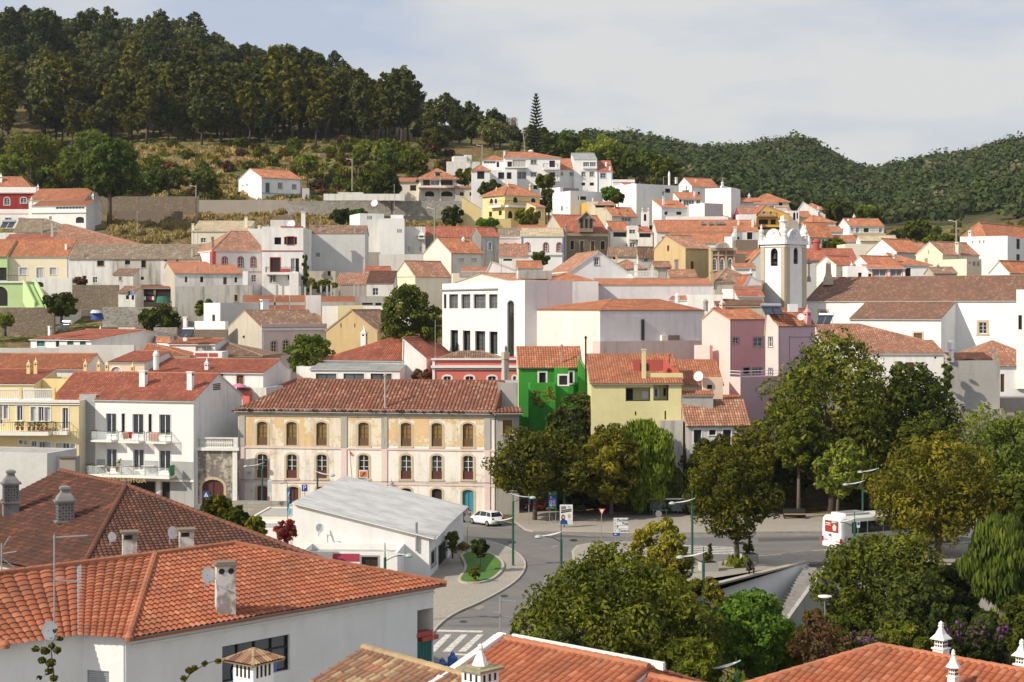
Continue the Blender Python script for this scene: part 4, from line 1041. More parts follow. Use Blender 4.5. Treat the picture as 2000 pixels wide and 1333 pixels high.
v=h.V(1636,1659,1727,441,428,358,10,'R','white','t_new',wl='white_clean',ov=.3); v.win('R',[(1662,446,1667,450),(1672,445,1678,455)],'w').win('R',[(1687,446,1697,454)],'d').win('R',[(1717,446,1723,455)],'g'); v.chim(1657,428,438,4,'pot').chim(1697,424,434,4,'box','brown_wall',v=.6); v.chim(1668,418,430,5,'pyr',v=.7); balcony(v,'R',1663,1727,456,.4,1.0,'bars',.6,'cream_pale' if 0 else 'trim_yel')
h=House('pale cream house with light beige roof between orange roofs on the right')
v=h.V(1672,1680,1752,469,461,322,6,'R','cream_pale','t_sand',LL=8,wl='white'); v=h.V(None,1651,1694,477,None,308,4,'flat','cream_pale',LL=6)
h=House('white gabled house with long orange roof and blue-grey front wall')
v=h.V(1694,1751,1804,491,468,300,40,'R','stucco_grey','t_new',wl='white_clean',ov=.3); v.chim(1769,470,478,6,'box','brown_wall',v=.5)
v=h.V(None,1780,1812,482,476,312,0,'R','white','t_new',LL=8)
h=House('cream gabled house with red roof and a tall square cream chimney')
v=h.V(1789,1841,1912,496,474,288,38,'R','cream','t_mid',wl='cream',k=.48,ov=.2,base=545); v.chim(1871,473,500,9,'box','cream',v=.02)
v.win('L',[(1813,489,1815,497)],'S').win('R',[(1846,509,1850,519)],'d')
v=h.V(1840,1888,1917,506,None,280,30,'flat','cream',LL=5,base=545); v.win('R',[(1892,512,1896,516),(1900,511,1906,521),(1908,511,1913,521)],'g');
h=House('large white house with blank bright side wall and tall dark windows at its corner')
v=h.V(1875,1968,2060,461,None,300,62,'flat','white',wl='white_clean',base=545); v.win('R',[(1985,467,1992,487),(1985,497,1992,513)],'d','trim_white').win('L',[(1898,471,1901,476),(1912,470,1915,476),(1920,470,1923,476)],'G')
v=h.V(1880,1925,2060,459,441,308,50,'hip','white','t_new'); v.chim(1918,440,452,6,'pyr').chim(1895,451,462,7,'box')
h=House('small white gabled house with orange roof, right of the cream chimney house')
v=h.V(1932,1972,2040,532,511,272,42,'R','cream_pale','t_new',wl='white_clean',ov=.2)
h=House('long red-orange roofed house directly right of the bell tower')
v=h.V(None,1573,1674,508,487,292,0,'R','green_pale','t_red',LL=9,ov=.3); h.vols[0].wall='stucco_grey'
v.chim(1594,467,487,14,'pot','trim_red',v=.5)
h=House('white house with cream gable and red roof behind the stone obelisk')
v=h.V(1595,1633,1677,516,501,280,35,'R','cream_pale','t_red',wl='white'); v.win('R',[(1643,529,1649,540)],'w')
h=House('white house with red-trimmed glazed veranda and small orange roof above the church roof')
v=h.V(1668,1692,1756,513,501,280,28,'R','white_clean','t_new',wl='white_clean'); v.chim(1747,497,513,7,'box')
v=h.V(None,1694,1768,524,517,273,0,'R','white_clean','t_new',LL=5,k=1,ov=.4); v.win('R',[(1705,527,1731,540),(1740,527,1761,540)],'g','trim_red').win('R',[(1672 if 0 else 1696,535,1702,542)],'R')
v=h.V(None,1655,1692,520,None,274,0,'flat','white_clean',LL=4); v.win('R',[(1676,533,1683,541)],'d'); v.chim(1663,512,522,5,'pyr')
h=House('white house with patched orange roof and dark porch, left of the cream chimney house')
v=h.V(None,1747,1816,517,495,284,2,'hip','white_clean','t_new',LL=10,hl=0,hr=6); v.chim(1809,505,520,6,'box','ochre',v=.2)
v.win('R',[(1767,524,1779,540)],'o')
h=House('low brown-roofed shed with stub chimney left of the cream gabled house','shed')
v=h.V(None,1823,1869,533,523,272,0,'R','greycream','t_old',LL=6); v.chim(1832,513,527,6,'pyr','stonegrey')
# ---- centre upper
h=House('ornate grey-brown stone house with brick-red roof and triple-arched dormer')
v=h.V(1057,1103,1190,455,421,342,20,'R','stonegrey','t_red',wl='greycream',ov=.15); v.band('R',456,461,'trim_stone',.15)
h.vols[0].wall='stonebrick'
v.win('R',[(1114,470,1121,488)],'d','trim_stone',.15).win('R',[(1173,471,1181,488)],'d','trim_stone',.15).win('R',[(1133,471,1140,494),(1154,471,1161,494)],'D','trim_stone')
v.vband('R',[1104.5,1188.5],3,'trim_stone',.1)
def dorm2(par):
 mb=MB(); p=W(1145,446,341); q=W(1145,421,341); z0=p.z-.6
 mb.box((p.x,p.y+2.2,z0+1.3),(2.9,4,3.0));
 for sx in (-1,1):
  tile_plane(mb,[Vector((p.x+sx*2.0,p.y-.2,z0+2.3)),Vector((p.x+sx*2.0,p.y+4.4,z0+2.3)),Vector((p.x,p.y+4.4,z0+4.1)),Vector((p.x,p.y-.2,z0+4.1))],.3,.4,2,.05,.03,False,1,3,.15)
 mb.poly([(p.x-1.7,p.y+.15,z0+2.6),(p.x+1.7,p.y+.15,z0+2.6),(p.x,p.y+.15,z0+3.9)],0)
 for dx in (-.95,0,.95): mb.box((p.x+dx,p.y+.17,z0+1.5),(.55,.08,1.7),2); mb.lathe((p.x+dx,p.y+.22,z0+2.35),[(.27,-.06),(.2,.22),(.01,.3)],8,2)
 mb.build('dormer',['stonebrick','t_red','dark','trim_stone'],par)
h.post.append(dorm2); v.chim(1105,437,457,4,'pyr','stonegrey',v=0).chim(1188,440,456,4,'pyr','stonegrey',v=0)
h=House('white house with three red-framed arched windows and blue corner bands')
v=h.V(None,1017,1101,462,447,336,0,'R','white_clean','t_sand',LL=8,ov=.15,k=.9); v.win('R',[(1026,475,1034,491),(1062,475,1070,491),(1088,475,1096,491)],'w','trim_red',.3,tw=.2).vband('R',[1020,1100],3.4,'trim_blue'); v.band('R',461.5,464,'trim_grey',.12).band('R',498,502,'trim_grey')
v=h.V(None,973,1017,462,447,338,0,'R','pink_pale','t_grey',LL=9,ov=.2); v.band('R',461.5,466,'trim_white',.15); v.win('R',[(984,475,990,489),(1003,475,1010,489)],'S')
h=House('white house with plain orange roof and grey shutter behind the red-framed windows')
v=h.V(983,1008,1077,452,441,352,-2,'R','white_clean','t_new',LL=8,wl='white_clean'); v.win('R',[(1038,453,1052,460)],'G')
v=h.V(None,1075,1102,453,None,350,0,'flat','white_clean',LL=4)
h=House('narrow grey weathered house with dark red roof and a tall white window')
v=h.V(919,940,975,462,445,325,26,'R','grey_stain','t_red',wl='grey_dark',ov=.1); v.win('R',[(954,474,960,489)],'w','trim_white')
h=House('low long house with brown-red brick roof and dark wall')
v=h.V(None,830,926,463,444,335,0,'R','grey_dark','t_red',LL=8,ov=.1)
h=House('weathered pale wall tower with a conical stone cap','tower house')
v=h.V(None,789,831,443,None,330,5,'flat','white_worn',LL=6); v.win('R',[(796,482,801,491),(819,482,823,491)],'S'); v.chim(823,443,465,16,'pyr','white_worn',v=-.1)
h=House('bright white cubic house of two joined blocks with slotted vents')
v=h.V(683,703,750,417,None,333,20,'flat','white',wl='white_clean',base=520); v.win('R',[(717.5,422,719,429),(720,422,721.5,429),(722.5,422,724,429),(725,422,726.5,429)],'d',hole=True)
v=h.V(739,741,790,427,None,328,4,'flat','white_clean',LL=7,base=520); v.win('R',[(776,448,777.3,455),(778.5,448,779.8,455),(781,448,782.3,455),(783.5,448,784.6,455)],'d')
v=h.V(None,763,788,420,None,334,4,'flat','white_clean',LL=3,base=520)
h=House('crumbling pale retaining wall below the white cubic house','wall')
v=h.V(None,740,828,497,None,312,2,'flat','white_worn',LL=1.2,par=.05); v=h.V(None,716,742,493,None,314,2,'flat','stonegrey',LL=1,par=.05)
h=House('big grey plastered blank wall house with old tiled roof and three slotted vents')
v=h.V(None,602,713,456,442,296,1,'R','stucco_grey','t_old',LL=9,ov=.1,base=575);
for (x,y) in ((611,463),(661,462)): v.win('R',[(x+i*1.7,y,x+i*1.7+.9,y+5) for i in range(3)],'d',depth=.1)
v.win('R',[(617+i*2.1,494,618.2+i*2.1,502) for i in range(4)],'d',depth=.1); v.chim(693,442,455,4,'box','stonegrey',v=.1).chim(618,434,450,7,'box','brown_wall',v=.4).chim(626,442,454,4,'box','stonegrey',v=.1)
v=h.V(None,602,655,530,None,288,1,'flat','greycream',LL=3,par=.2); v.win('R',[(640,530,646,539)],'d')
h=House('white modern house with red edging, brown shutters and a tall white chimney')
v=h.V(None,511,592,443,None,288,2,'flat','white',LL=9,base=585,wl='white'); v.band('R',489.5,491.5,'trim_red',.08).band('R',442,444,'trim_red',.1,548,592)
v.win('R',[(555,463,561,478),(574,463,580,478)],'B').win('R',[(561,463,574,478)],'d','trim_red').win('R',[(536,464,549,478)],'d',depth=.5).win('R',[(528,504,547,531)],'B','trim_red').win('R',[(568,505,576,531)],'g').win('R',[(577,505,584,531)],'B')
v.win('R',[(527,538,538,552)],'w','trim_stone').win('R',[(562,538,566,547)],'d')
balcony(v,'R',520,584,532.5,.4,1.3,'bars',.9); slab(v,'R',548,567,525,532,.1,'trim_red','parapet_panel')
v.chim(592.5,414,446,10,'box',v=.3); v=h.V(None,592,604,448,None,291,2,'flat','white',LL=8,base=585)
v=h.V(None,565,583,533,None,284,2,'flat','white',LL=4,base=585)
h=House('white house with terracotta hip roof, pink corner pilasters and red-framed arched windows')
v=h.V(380,416,516,488,452,287,25,'hip','white','t_mid',wl='white_clean',ov=.25,cor='trim_white',hl=5,hr=1)
v.vband('R',[418.5,513],5,'trim_red',.12).vband('L',[413.5],5,'trim_red',.12)
v.win('R',[(435,503,443,521),(466,503,474,521),(491,503,499,521)],'w','trim_red',.2,tw=.2).win('R',[(491,537,500,551)],'w','trim_white').band('R',530,531.5,'trim_red',.05).band('R',492,494,'trim_pink',.05)
v.chim(415,463,481,6,'box','stonegrey',v=.15)
h=House('cream house with sand-coloured ribbed roof and one skylight')
v=h.V(None,374,484,452,433,330,1,'R','cream','t_sand',LL=10,ov=.2,k=.9); v.win('R',[(392,465,402,474)],'w','trim_white').vband('R',[376,384],2,'trim_white'); v.chim(481,424,440,7,'box','cream_pale').chim(377,437,450,6,'box','cream',v=.1)
h=House('white parapet wall with chimney stubs between cream house and modern white house','wall')
v=h.V(None,484,512,447,None,300,2,'flat','white',LL=4,par=.1); v.chim(506,441,456,6,'box','white_clean')
h=House('small roofless stone hut in the dry grass above the modern white house','ruin')
v=h.V(None,528,575,430,None,345,3,'flat','white_worn',LL=4,par=.1); v=h.V(None,533,573,424,None,352,3,'flat','rubble',LL=4,par=.1)
# ---- left
h=House('old house with dark brown tiles and a solar heater, behind the orange strip roof')
v=h.V(None,26,150,454,428,352,2,'hip','white_worn','t_grey',LL=11,hl=0,hr=8,ov=.2); v.chim(82,428,458,5,'box','stonegrey',v=0)
v=h.V(None,-40,30,455,None,345,2,'flat','white',LL=8)
h=House('long house under a large mottled brown-orange roof hipped at its right end')
v=h.V(None,100,270,479,439,316,0,'hip','white_worn','t_mid',LL=17,hl=0,hr=16,ov=.2); v.chim(102,436,460,5,'box','greycream')
h=House('strip of a low house with bright orange roof behind the yellow house')
v=h.V(None,10,104,468,459,322,0,'R','white','t_red',LL=6,ov=.2)
h=House('long old terrace with lichen-grey roof, half whitewashed and half stained grey','terrace')
v=h.V(None,133,220,505,479,294,0,'R','white_worn','t_grey',LL=10,ov=.25,vg=0); v.win('R',[(190,510,203,520)],'d','trim_stone').win('R',[(181,541,190,553)],'w','trim_white')
v=h.V(None,220.3,313,505,479,294,0,'R','grey_stain','t_grey',LL=10,ov=.25,vg=0); v.win('R',[(244,509,254,517)],'d').win('R',[(276,509,285,523)],'d','trim_stone').win('R',[(275,541,281,547)],'d'); v.chim(163,492,503,4,'box','stonegrey',v=.05)
v=h.V(None,313.3,391,505,479,294,0,'R','white_worn','t_grey',LL=10,ov=.25,vg=0); v.win('R',[(321,508,326,511),(344,508,348,511)],'d'); v.chim(375,487,504,4,'box','greycream',v=.05)
v=h.V(None,220,260,536,525,287,0,'R','white_worn','t_old',LL=5,k=1,ov=.2); v.win('R',[(232.5,541,237,548)],'w','trim_stone')
h=House('small ruined white shed with patched tile roof and blue laundry','shed')
v=h.V(None,231,264,571,560,276,-6,'R','white_worn','t_old',LL=4,ov=.25,k=.8); v.win('R',[(246,577,252,585)],'d').win('R',[(257,574,262,586)],'B'); v=h.V(None,264,278,567,None,279,0,'flat','white',LL=4,par=.05)
h=House('open lean-to with rusty red roof, drying clothes and green tarpaulin','shed')
v=h.V(None,277,337,563,559.5,280,0,'R','brown_wall','t_red',LL=4,k=1,ov=.2,rows=False); v.win('R',[(280,566,300,590),(304,566,336,590)],'o')
h=House('white and soot-stained house with salmon-orange roof and gabled left wall')
v=h.V(313,341,475,534,513,272,16,'R','white_worn','t_new',wl='greycream',ov=.25); v.win('R',[(361,541,366,552)],'D').win('R',[(391,541,397,552),(458,542,463,552)],'d').win('R',[(436,542,443,556)],'D').win('L',[(320,535,323,552)],'B')
v.chim(412,515,531,5,'box','greycream',v=.15).chim(422,517,532,7,'box','ochre',v=.1).chim(384,520,532,3,'pot','stonegrey',v=.1)
v=h.V(None,342,402,560,None,268,8,'flat','grey_stain',LL=3,par=.05)
v=h.V(399,401,494,557,None,266,4,'flat','grey_stain',LL=6,wl='greycream'); v.win('R',[(458,576,464,589)],'D','trim_stone'); v=h.V(None,474,484,530,None,268,5,'flat','white_clean',LL=3)
h=House('yellow-cream house with orange roof, three shuttered windows and pale blue corner')
v=h.V(None,14,134,500,469,298,0,'R','cream','t_new',LL=11,ov=.3,vg=0); v.win('R',[(38,523,53,537),(71,523,85,543),(97,523,110,537)],'S','trim_white').vband('R',[16,133],3,'trim_blue',.05); v.chim(129,477,493,5,'box',v=.2)
v=h.V(None,-60,14,500,469,297,0,'R','green_pale','t_new',LL=11,ov=.3,vg=0); v.win('R',[(-8,523,13,548)],'d')
h=House('white terrace wall with an oval opening, in front of the yellow-cream house','terrace')
v=h.V(None,62,141,543,None,286,0,'flat','white',LL=6,par=.6); v.win('R',[(68,551,85,561)],'o',None,.5)
h=House('lime green house with arched garage and outside stairs','house')
v=h.V(None,-60,52,550,None,282,0,'flat','green_pale',LL=6,par=.2,base=605); v.win('R',[(-14,560,15,598)],'o',None,.4)
balcony(v,'R',-40,50,549.5,.3,.25,'bars',1.0)
def gstairs(par):
 mb=MB(); A=W(56,556,279);B=W(79,602,275)
 n=16
 for i in range(n):
  t=i/n; p=A.lerp(B,t); mb.box((p.x,p.y,p.z-1.2),(1.5,.5,2.4))
 for dx in (-1.0,1.0):
  a=A+Vector((dx,0,1));b=B+Vector((dx,0,1)); mb.add([a,b,b-Vector((0,0,4)),a-Vector((0,0,4)),a+Vector((.2,.2,0)),b+Vector((.2,.2,0)),b+Vector((.2,.2,-4)),a+Vector((.2,.2,-4))],[(0,1,2,3),(4,5,6,7),(0,1,5,4),(1,2,6,5),(0,3,7,4)])
 mb.build('staircase','green_pale',par)
h.post.append(gstairs)
# ================================================================= middle town
for (lab,x0,x1,y,d,b,m) in (('rough brown stone wall below the long old terrace',141,231,557,280,608,'rubble'),('brown stone retaining wall below the lime green house',-40,106,601,270,655,'rubble'),('overgrown grey stone wall below the lean-to shed',200,345,600,266,640,'rubble_grey'),
  ('long grey plastered wall above the dry grass on the slope',389,562,391,411,None,'stonegrey'),('long stone retaining wall right of the grey plastered wall',562,902,393,404,None,'rubble_grey'),('long stone terrace wall behind the big hillside tree',190,389,384,417,None,'rubble'),('low wall of dark stone at the left of the grass slope',215,356,413,398,None,'brown_wall'),
  ('dark brick garden wall left of the cream gabled house',380,444,644,232,None,'stonebrick'),('low grey stone wall behind the solar heater roof',300,345,640,236,None,'rubble_grey')):
 h=House(lab,'wall'); h.V(None,x0,x1,y,None,d,0,'flat',m,LL=.7,par=.02,base=b)
for i,(x0,x1,y,d) in enumerate(((660,720,376,418),(632,790,379,400))):
 h=House(['white paling wall beside the silver car on the slope','long white fence wall under the cream villa'][i],'wall'); h.V(None,x0,x1,y,None,d,0,'flat','white_worn',LL=.4,par=.02,base=392)
for (x0,x1,y,d,lab) in ((560,700,300,500,'upper'),(250,470,326,468,'middle'),(640,800,316,478,'right-hand'),(40,170,330,463,'left-hand')):
 h=House(lab+' low dry stone terrace wall crossing the brown hillside','wall'); h.V(None,x0,x1,Ty((x0+x1)/2,d)-6,None,d,0,'flat','rubble',LL=.6,par=.02)
h=House('white shed house with slanted top and one narrow dark window')
v=h.V(398,430,525,592,None,246,28,'flat','stucco_grey',wl='white_clean',base=640); v.win('L',[(415,616,420,630)],'d','trim_grey'); v.chim(517,585,609,16,'box','white_clean',v=-.1)
v=h.V(380,440,446,628,None,240,60,'flat','white_clean',LL=6,base=660,wl='white_clean')
h=House('unfinished red brick walls with concrete bands','building shell','building_shell')
v=h.V(None,474,564,577,None,262,0,'flat','brick_raw',LL=.3,par=.02); v.band('R',591,597,'concrete',.05).vband('R',[537],3,'concrete'); v=h.V(None,565,599,577,None,259,-4,'flat','brick_raw',LL=6,par=.02); v.band('R',591,597,'concrete',.05).vband('R',[566,597],2.5,'concrete'); v=h.V(None,599,627,577,None,258,10,'flat','white_clean',LL=5,par=.1)
v=h.V(None,627,693,579,None,256,0,'flat','brick_raw',LL=.3,par=.02); v.band('R',590,598,'concrete',.05)
v=h.V(None,704,770,579,None,255,0,'flat','concrete',LL=4,par=.2); v.win('R',[(707,592,728,596),(733,592,745,597)],'d')
h=House('low yellow and white wall below the brick shell','wall')
v=h.V(None,629,660,598,None,247,0,'flat','white',LL=3,par=.2); v=h.V(None,659.7,709,597,None,246,0,'flat','yellow_green',LL=3,par=.2); v=h.V(None,708.7,800,598,None,246,0,'flat','white',LL=3,par=.2)
posts=[(541,557),(553,555),(586,559),(596,561),(607,558),(627,559),(639,559),(647,557),(663,558),(692,557),(700,558),(709,558)]
p0=None
for i,(x,y) in enumerate(posts):
 a=W(x,y,259+ (i%3)); z0=(HY-580)*259/F
 if p0 is None:
  mb=MB(); mb.box((a.x,a.y,(a.z+z0)/2),(.3,.3,a.z-z0));
  for s in (-1,1):
   for t in (-1,1): mb.tube([(a.x+.1*s,a.y+.1*t,a.z),(a.x+.1*s,a.y+.1*t,a.z+.35)],.012,4)
  p0=mb.build('concrete_post','concrete',None,(a.x,a.y,z0)); tag(p0,'bare concrete post with rusty rods standing on the unfinished brick walls','post','concrete posts on the brick shell'); q=p0
 else:
  q=p0.copy(); COL.objects.link(q); q.location=(a.x,a.y,z0); q.scale=(1,1,(a.z-z0)/(W(541,557,259).z-z0))
h=House('cream gabled house with pink front, stone window frames and old tiled roof')
v=h.V(446,511,637,640,607,234,33,'R','pink_pale','t_old',wl='greycream',ov=.1,vg=.05); v.band('R',633,640,'trim_pink',.12).band('R',642,646,'trim_white',.2).vband('R',[513,634],4.5,'trim_white')
v.win('R',[(530,667,540,688)],'w','trim_stone',.2,tw=.22).win('R',[(553,665,564,690)],'w','trim_stone',.2,tw=.22).win('L',[(474,656,478,661)],'d')
v=h.V(None,590,664,638,613,246,20,'hip','pink_pale','t_old',LL=9,ov=.2)
h=House('ochre gabled house with two slit windows and a brown tiled roof')
v=h.V(637,737,None,646,606,236,68,'R','ochre','t_old',LR=13,wl='ochre',ov=.15,base=720); v.win('L',[(665,632,667,640),(692,632,694,640)],'d')
h=House('small shed with rust-orange flat-tiled roof and ivy','shed')
v=h.V(None,655,717,556,533,272,0,'R','stonegrey','t_mid',LL=8,k=1,ov=.1,rows=False);
h=House('low white house with dark mossy tiles and barred window right of the rust-orange roof')
v=h.V(None,716,768,554,531,271,0,'R','white_worn','t_dark',LL=8,k=.9,ov=.1,rows=False); v.win('R',[(728,563,739,577)],'w'); v=h.V(None,712,760,530,521.5,290,0,'R','white','t_red',LL=5)
h=House('cream house with orange roof and tall blank bright gable')
v=h.V(827,881,944,493,465,296,38,'R','cream_pale','t_new',wl='cream_pale',ov=.25,base=580,k=.5); v.win('R',[(895,505,906,512),(920,505,931,512)],'G','trim_white').vband('R',[883,942],3,'trim_pink'); v.chim(905,463,482,6,'pot',v=.4)
h=House('pale yellow gabled house with brown-red roof, half hidden by the green tree')
v=h.V(769,811,881,539,511,283,33,'R','cream_pale','t_mid',wl='cream',ov=.25,base=620,k=.48); v.win('L',[(774,558,777,564),(787,554,790,566)],'d').band('L',539.5,541.5,'trim_yel')
h=House('cream flat-roofed house with grey parapet behind the pale yellow gable')
v=h.V(882,885,952,534,None,276,5,'flat','cream_pale',LL=5); v.band('R',533,541,'concrete',.1,897,948); v=h.V(None,902,950,529,522,280,0,'R','white','t_new',LL=5,k=1)
h=House('house with square patterned pink-orange roof left of the big white gable')
v=h.V(None,950,1012,530,512,274,0,'L','white','t_new',LL=10,k=.15); v=h.V(None,975,1031,503,478,300,0,'R','white','t_mid',LL=10,ov=.1,k=.9); v.win('R',[(983,506,1000,510)],'d')
h=House('raised water tank roof with small orange canopy and concrete sides','rooftop tank')
v=h.V(1009,1012,1078,529,None,255,4,'flat','concrete',LL=3,par=.3,base=545); v=h.V(None,1012,1060,524,511,258,4,'R','concrete','t_new',LL=4,k=.9,ov=.1,base=540); h.vols[0].wl='cream_pale'
h=House('big white gabled house with small window in its gable and orange roof')
v=h.V(1068,1108,1229,533,494,263,12,'L','white_clean','t_mid',wl='white_clean',k=.5,ov=.3,vg=.2); v.win('R',[(1161,504,1170,518)],'w','trim_grey'); v.band('L',531,534,'trim_white')
h=House('old brown roof house behind the big white gable, beside dish and chimney')
v=h.V(None,1187,1262,525,508,280,-4,'hip','greycream','t_mid',LL=10,ov=.2); v.chim(1204,500,512,5,'box','yellow' if 0 else 'ochre')
h=House('cluster house with brown tiled roof below the white two-storey house')
v=h.V(None,1186,1247,500,484,305,-6,'R','white_worn','t_old',LL=9); v.win('R',[(1197,501,1205,507)],'d'); v=h.V(1244,1246,1275,496,483,300,15,'R','white_worn','t_old',LL=8,ov=.2); v.win('R',[(1258,505,1266,512)],'w')
h=House('white house with balustraded roof terrace and tube chimney')
v=h.V(None,1228,1284,540,None,262,0,'flat','white',LL=4,par=.2); v.chim(1242,515,530,8,'box','white_clean',v=.4)
def balus(par):
 mb=MB(); a=W(1230,530,261.5);b=W(1284,530,261.5);
 for z in (a.z-.95,a.z): mb.box(((a.x+b.x)/2,a.y,z),(b.x-a.x,.18,.14))
 n=18
 for i in range(n+1): mb.box((a.x+(b.x-a.x)*i/n,a.y,a.z-.5),(.09,.09,.85))
 mb.build('balustrade','trim_white',par)
h.post.append(balus)
h=House('brown stone house end with small dark door beside the balustrade terrace')
v=h.V(1270,1277,1310,520,512,272,10,'R','greycream','t_mid',LL=8); v.win('R',[(1303,526,1309,540)],'D','trim_blue'); v.chim(1321,507,541,8,'box','stonegrey',v=0)
v=h.V(None,1308,1362,541,528,268,0,'R','greycream','t_mid',LL=8,ov=.2)
h=House('ochre gabled house with shaded side and ornate brick front with three arches')
v=h.V(1277,1339,1389,484,461,284,38,'R','ochre','t_mid',wl='ochre',k=.62,ov=.3,base=585,hr=0); v.win('L',[(1303,480,1307,491),(1303,512,1306,520)],'D').win('R',[(1349,511,1355,526)],'D')
v=h.V(1384,1389,1437,484,None,281,8,'flat','stonegrey',LL=8,par=.2,base=580,wl='ochre'); h.vols[-1].wall='brick_orn'
v.win('R',[(1391.5,506,1399,528),(1406.5,506,1414,534),(1422,506,1429.5,526)],'w','trim_white',.35); v.vband('R',[1390.5,1403,1418,1434],2.4,'trim_stone',.15).band('R',484,490,'trim_stone',.25).band('R',498,500,'trim_stone',.12)
def ped(par):
 mb=MB(); c=W(1411,485,280.5); n=10
 for i in range(n):
  a=math.pi*i/n;b=math.pi*(i+1)/n; f=lambda t,r:(c.x-math.cos(t)*r*1.15,c.y-.2,c.z+math.sin(t)*r)
  mb.add([f(a,1.1),f(b,1.1),f(b,.85),f(a,.85)],[(0,1,2,3)]); mb.add([f(a,1.1),f(b,1.1),(f(b,1.1)[0],c.y+.4,f(b,1.1)[2]),(f(a,1.1)[0],c.y+.4,f(a,1.1)[2])],[(0,1,2,3)]); mb.add([f(a,.85),f(b,.85),(c.x,c.y-.1,c.z)],[(0,1,2)],1)
 mb.build('pediment',['trim_stone','stonegrey'],par)
h.post.append(ped)
h=House('dark brown-walled house right of the ornate brick front'); v=h.V(None,1436,1456,496,None,292,5,'flat','brown_wall',LL=6); v=h.V(None,1434,1478,500,492,300,0,'R','white','t_red',LL=6)
h=House('pale mint gabled house left of the bell tower'); v=h.V(1448,1462,1490,515,488,290,0,'L','white_clean','t_new',LL=9,k=.95,vg=.1,ov=.1); h.vols[0].wall='stucco_grey'
v=h.V(None,1434,1476,523,516,278,0,'R','white','t_new',LL=6)
h=House('old hipped brown roof left of the bell tower base'); v=h.V(None,1396,1478,551,524,258,8,'hip','greycream','t_old',LL=10,ov=.2); v.chim(1390,530,556,8,'box','ochre',v=0)
h=House('white gable with blue-grey chimney cap against the bell tower'); v=h.V(1438,1456,1488,551,538,250,15,'L','white','t_red',k=.2,LL=8,vg=.1); v.chim(1466,525,545,8,'pyr',v=.2)
h=House('brown gabled house with dark end wall beside the bell tower'); v=h.V(1388,1432,1487,563,550,246,-10,'R','brown_wall','t_mid',LL=9,wl='white'); v.win('L',[(1413,575,1419,582)],'w')
v=h.V(1410,1432,1436,565,None,243,60,'flat','white',LL=4,wl='white'); v=h.V(None,1440,1492,578,566,240,0,'R','white','t_red',LL=6)
h=House('white walled house with bright orange roof behind the pink house'); v=h.V(None,1307,1345,586,566,240,-14,'R','white','t_new',LL=10,k=.9,ov=.2); v=h.V(None,1344,1410,576,None,236,-4,'flat','white',LL=8); v.chim(1323,573,588,9,'pot','white_clean',v=0)
h=House('grey gabled house with lichened brown roof above the pink chimneys'); v=h.V(1366,1400,1500,598,583,222,-6,'R','greycream','t_old',LL=9,k=.85,ov=.2); v.chim(1378,585,604,9,'pot','stonegrey',v=0)
# ---- office building
h=House('large cream office building with tall arched stair window and rows of grid windows','office building')
T=h.V(973,1025,1118,548,None,226,25,'flat','office_pink',wl='white_clean',base=760); h.vols[-1].wall='office_grey'
T.win('L',[(991.5,588,1004,704)],'w','trim_grey',.06,fr='metal_dark',grid=(2,14));
Wg=h.V(864,975,1100,551,None,237,25,'flat','office_cream',wl='white_clean',base=760)
T.big=True
Wg.win('L',[(877,575,895,603),(901,575,919,603),(925,575,949,603),(955,575,972,603)],'g','trim_white',fr='trim_grey',grid=(3,2),depth=.5).win('L',[(880,645,895,688),(904,646,919,689),(928,647,948,690),(956,648,972,692)],'g','trim_white',fr='metal_dark',grid=(3,5),depth=.7)
Wg.band('L',563,565.5,'trim_grey',.3).band('L',604,644,'office_cream' if 0 else 'trim_white',.02)
Wg.win('L',[(866.5,575,872,603)],'d')
Br=h.V(1022,1172,1376,607,586,210,25,'R','office_grey','t_new',wl='office_cream',base=800,ov=.05,vg=0,hl=0,cor=None); Br.roof='hip'; Br.hl=8; Br.hr=0
def offdetail(par):
 mb=MB(); O,D,Ni,Lf=Br.face('R')
 def bx(x0,y0,x1,y1,pr,m):
  u0=Br.pu('R',x0);u1=Br.pu('R',x1); um=(u0+u1)/2; z0=Br.pz('R',um,y1);z1=Br.pz('R',um,y0); q=O+D*um-Ni*(pr/2); mb.box((q.x,q.y,(z0+z1)/2),(abs(u1-u0),pr,z1-z0),m,(D,Ni,Vector((0,0,1))))
 bx(1252,624,1257,665,.25,0); bx(1289,655,1301,666,.5,1); bx(1302,655,1323,666,.6,2)
 mb.build('ventilation_duct',['metal_dark','office_cream','brown_wall'],par)
h.post.append(offdetail)
B2=h.V(None,1172,1376,667,None,208.3,25,'flat','office_pink',LL=2,par=.05,base=800)
h.V(None,1118,1169,550,None,240,0,'flat','mauve_shaded',LL=7,par=.1,base=640).wall='office_grey'
U=h.V(None,1166,1392,557,546,243,0,'R','office_grey','t_new',LL=8,base=640,ov=.1,k=.9)
U2=h.V(None,1068,1168,551,534,250,8,'hip','office_cream','t_new',LL=12,base=640,ov=.1); U3=h.V(885,1000,1072,549,535,252,22,'R','office_cream','t_mid',base=640,ov=.1)
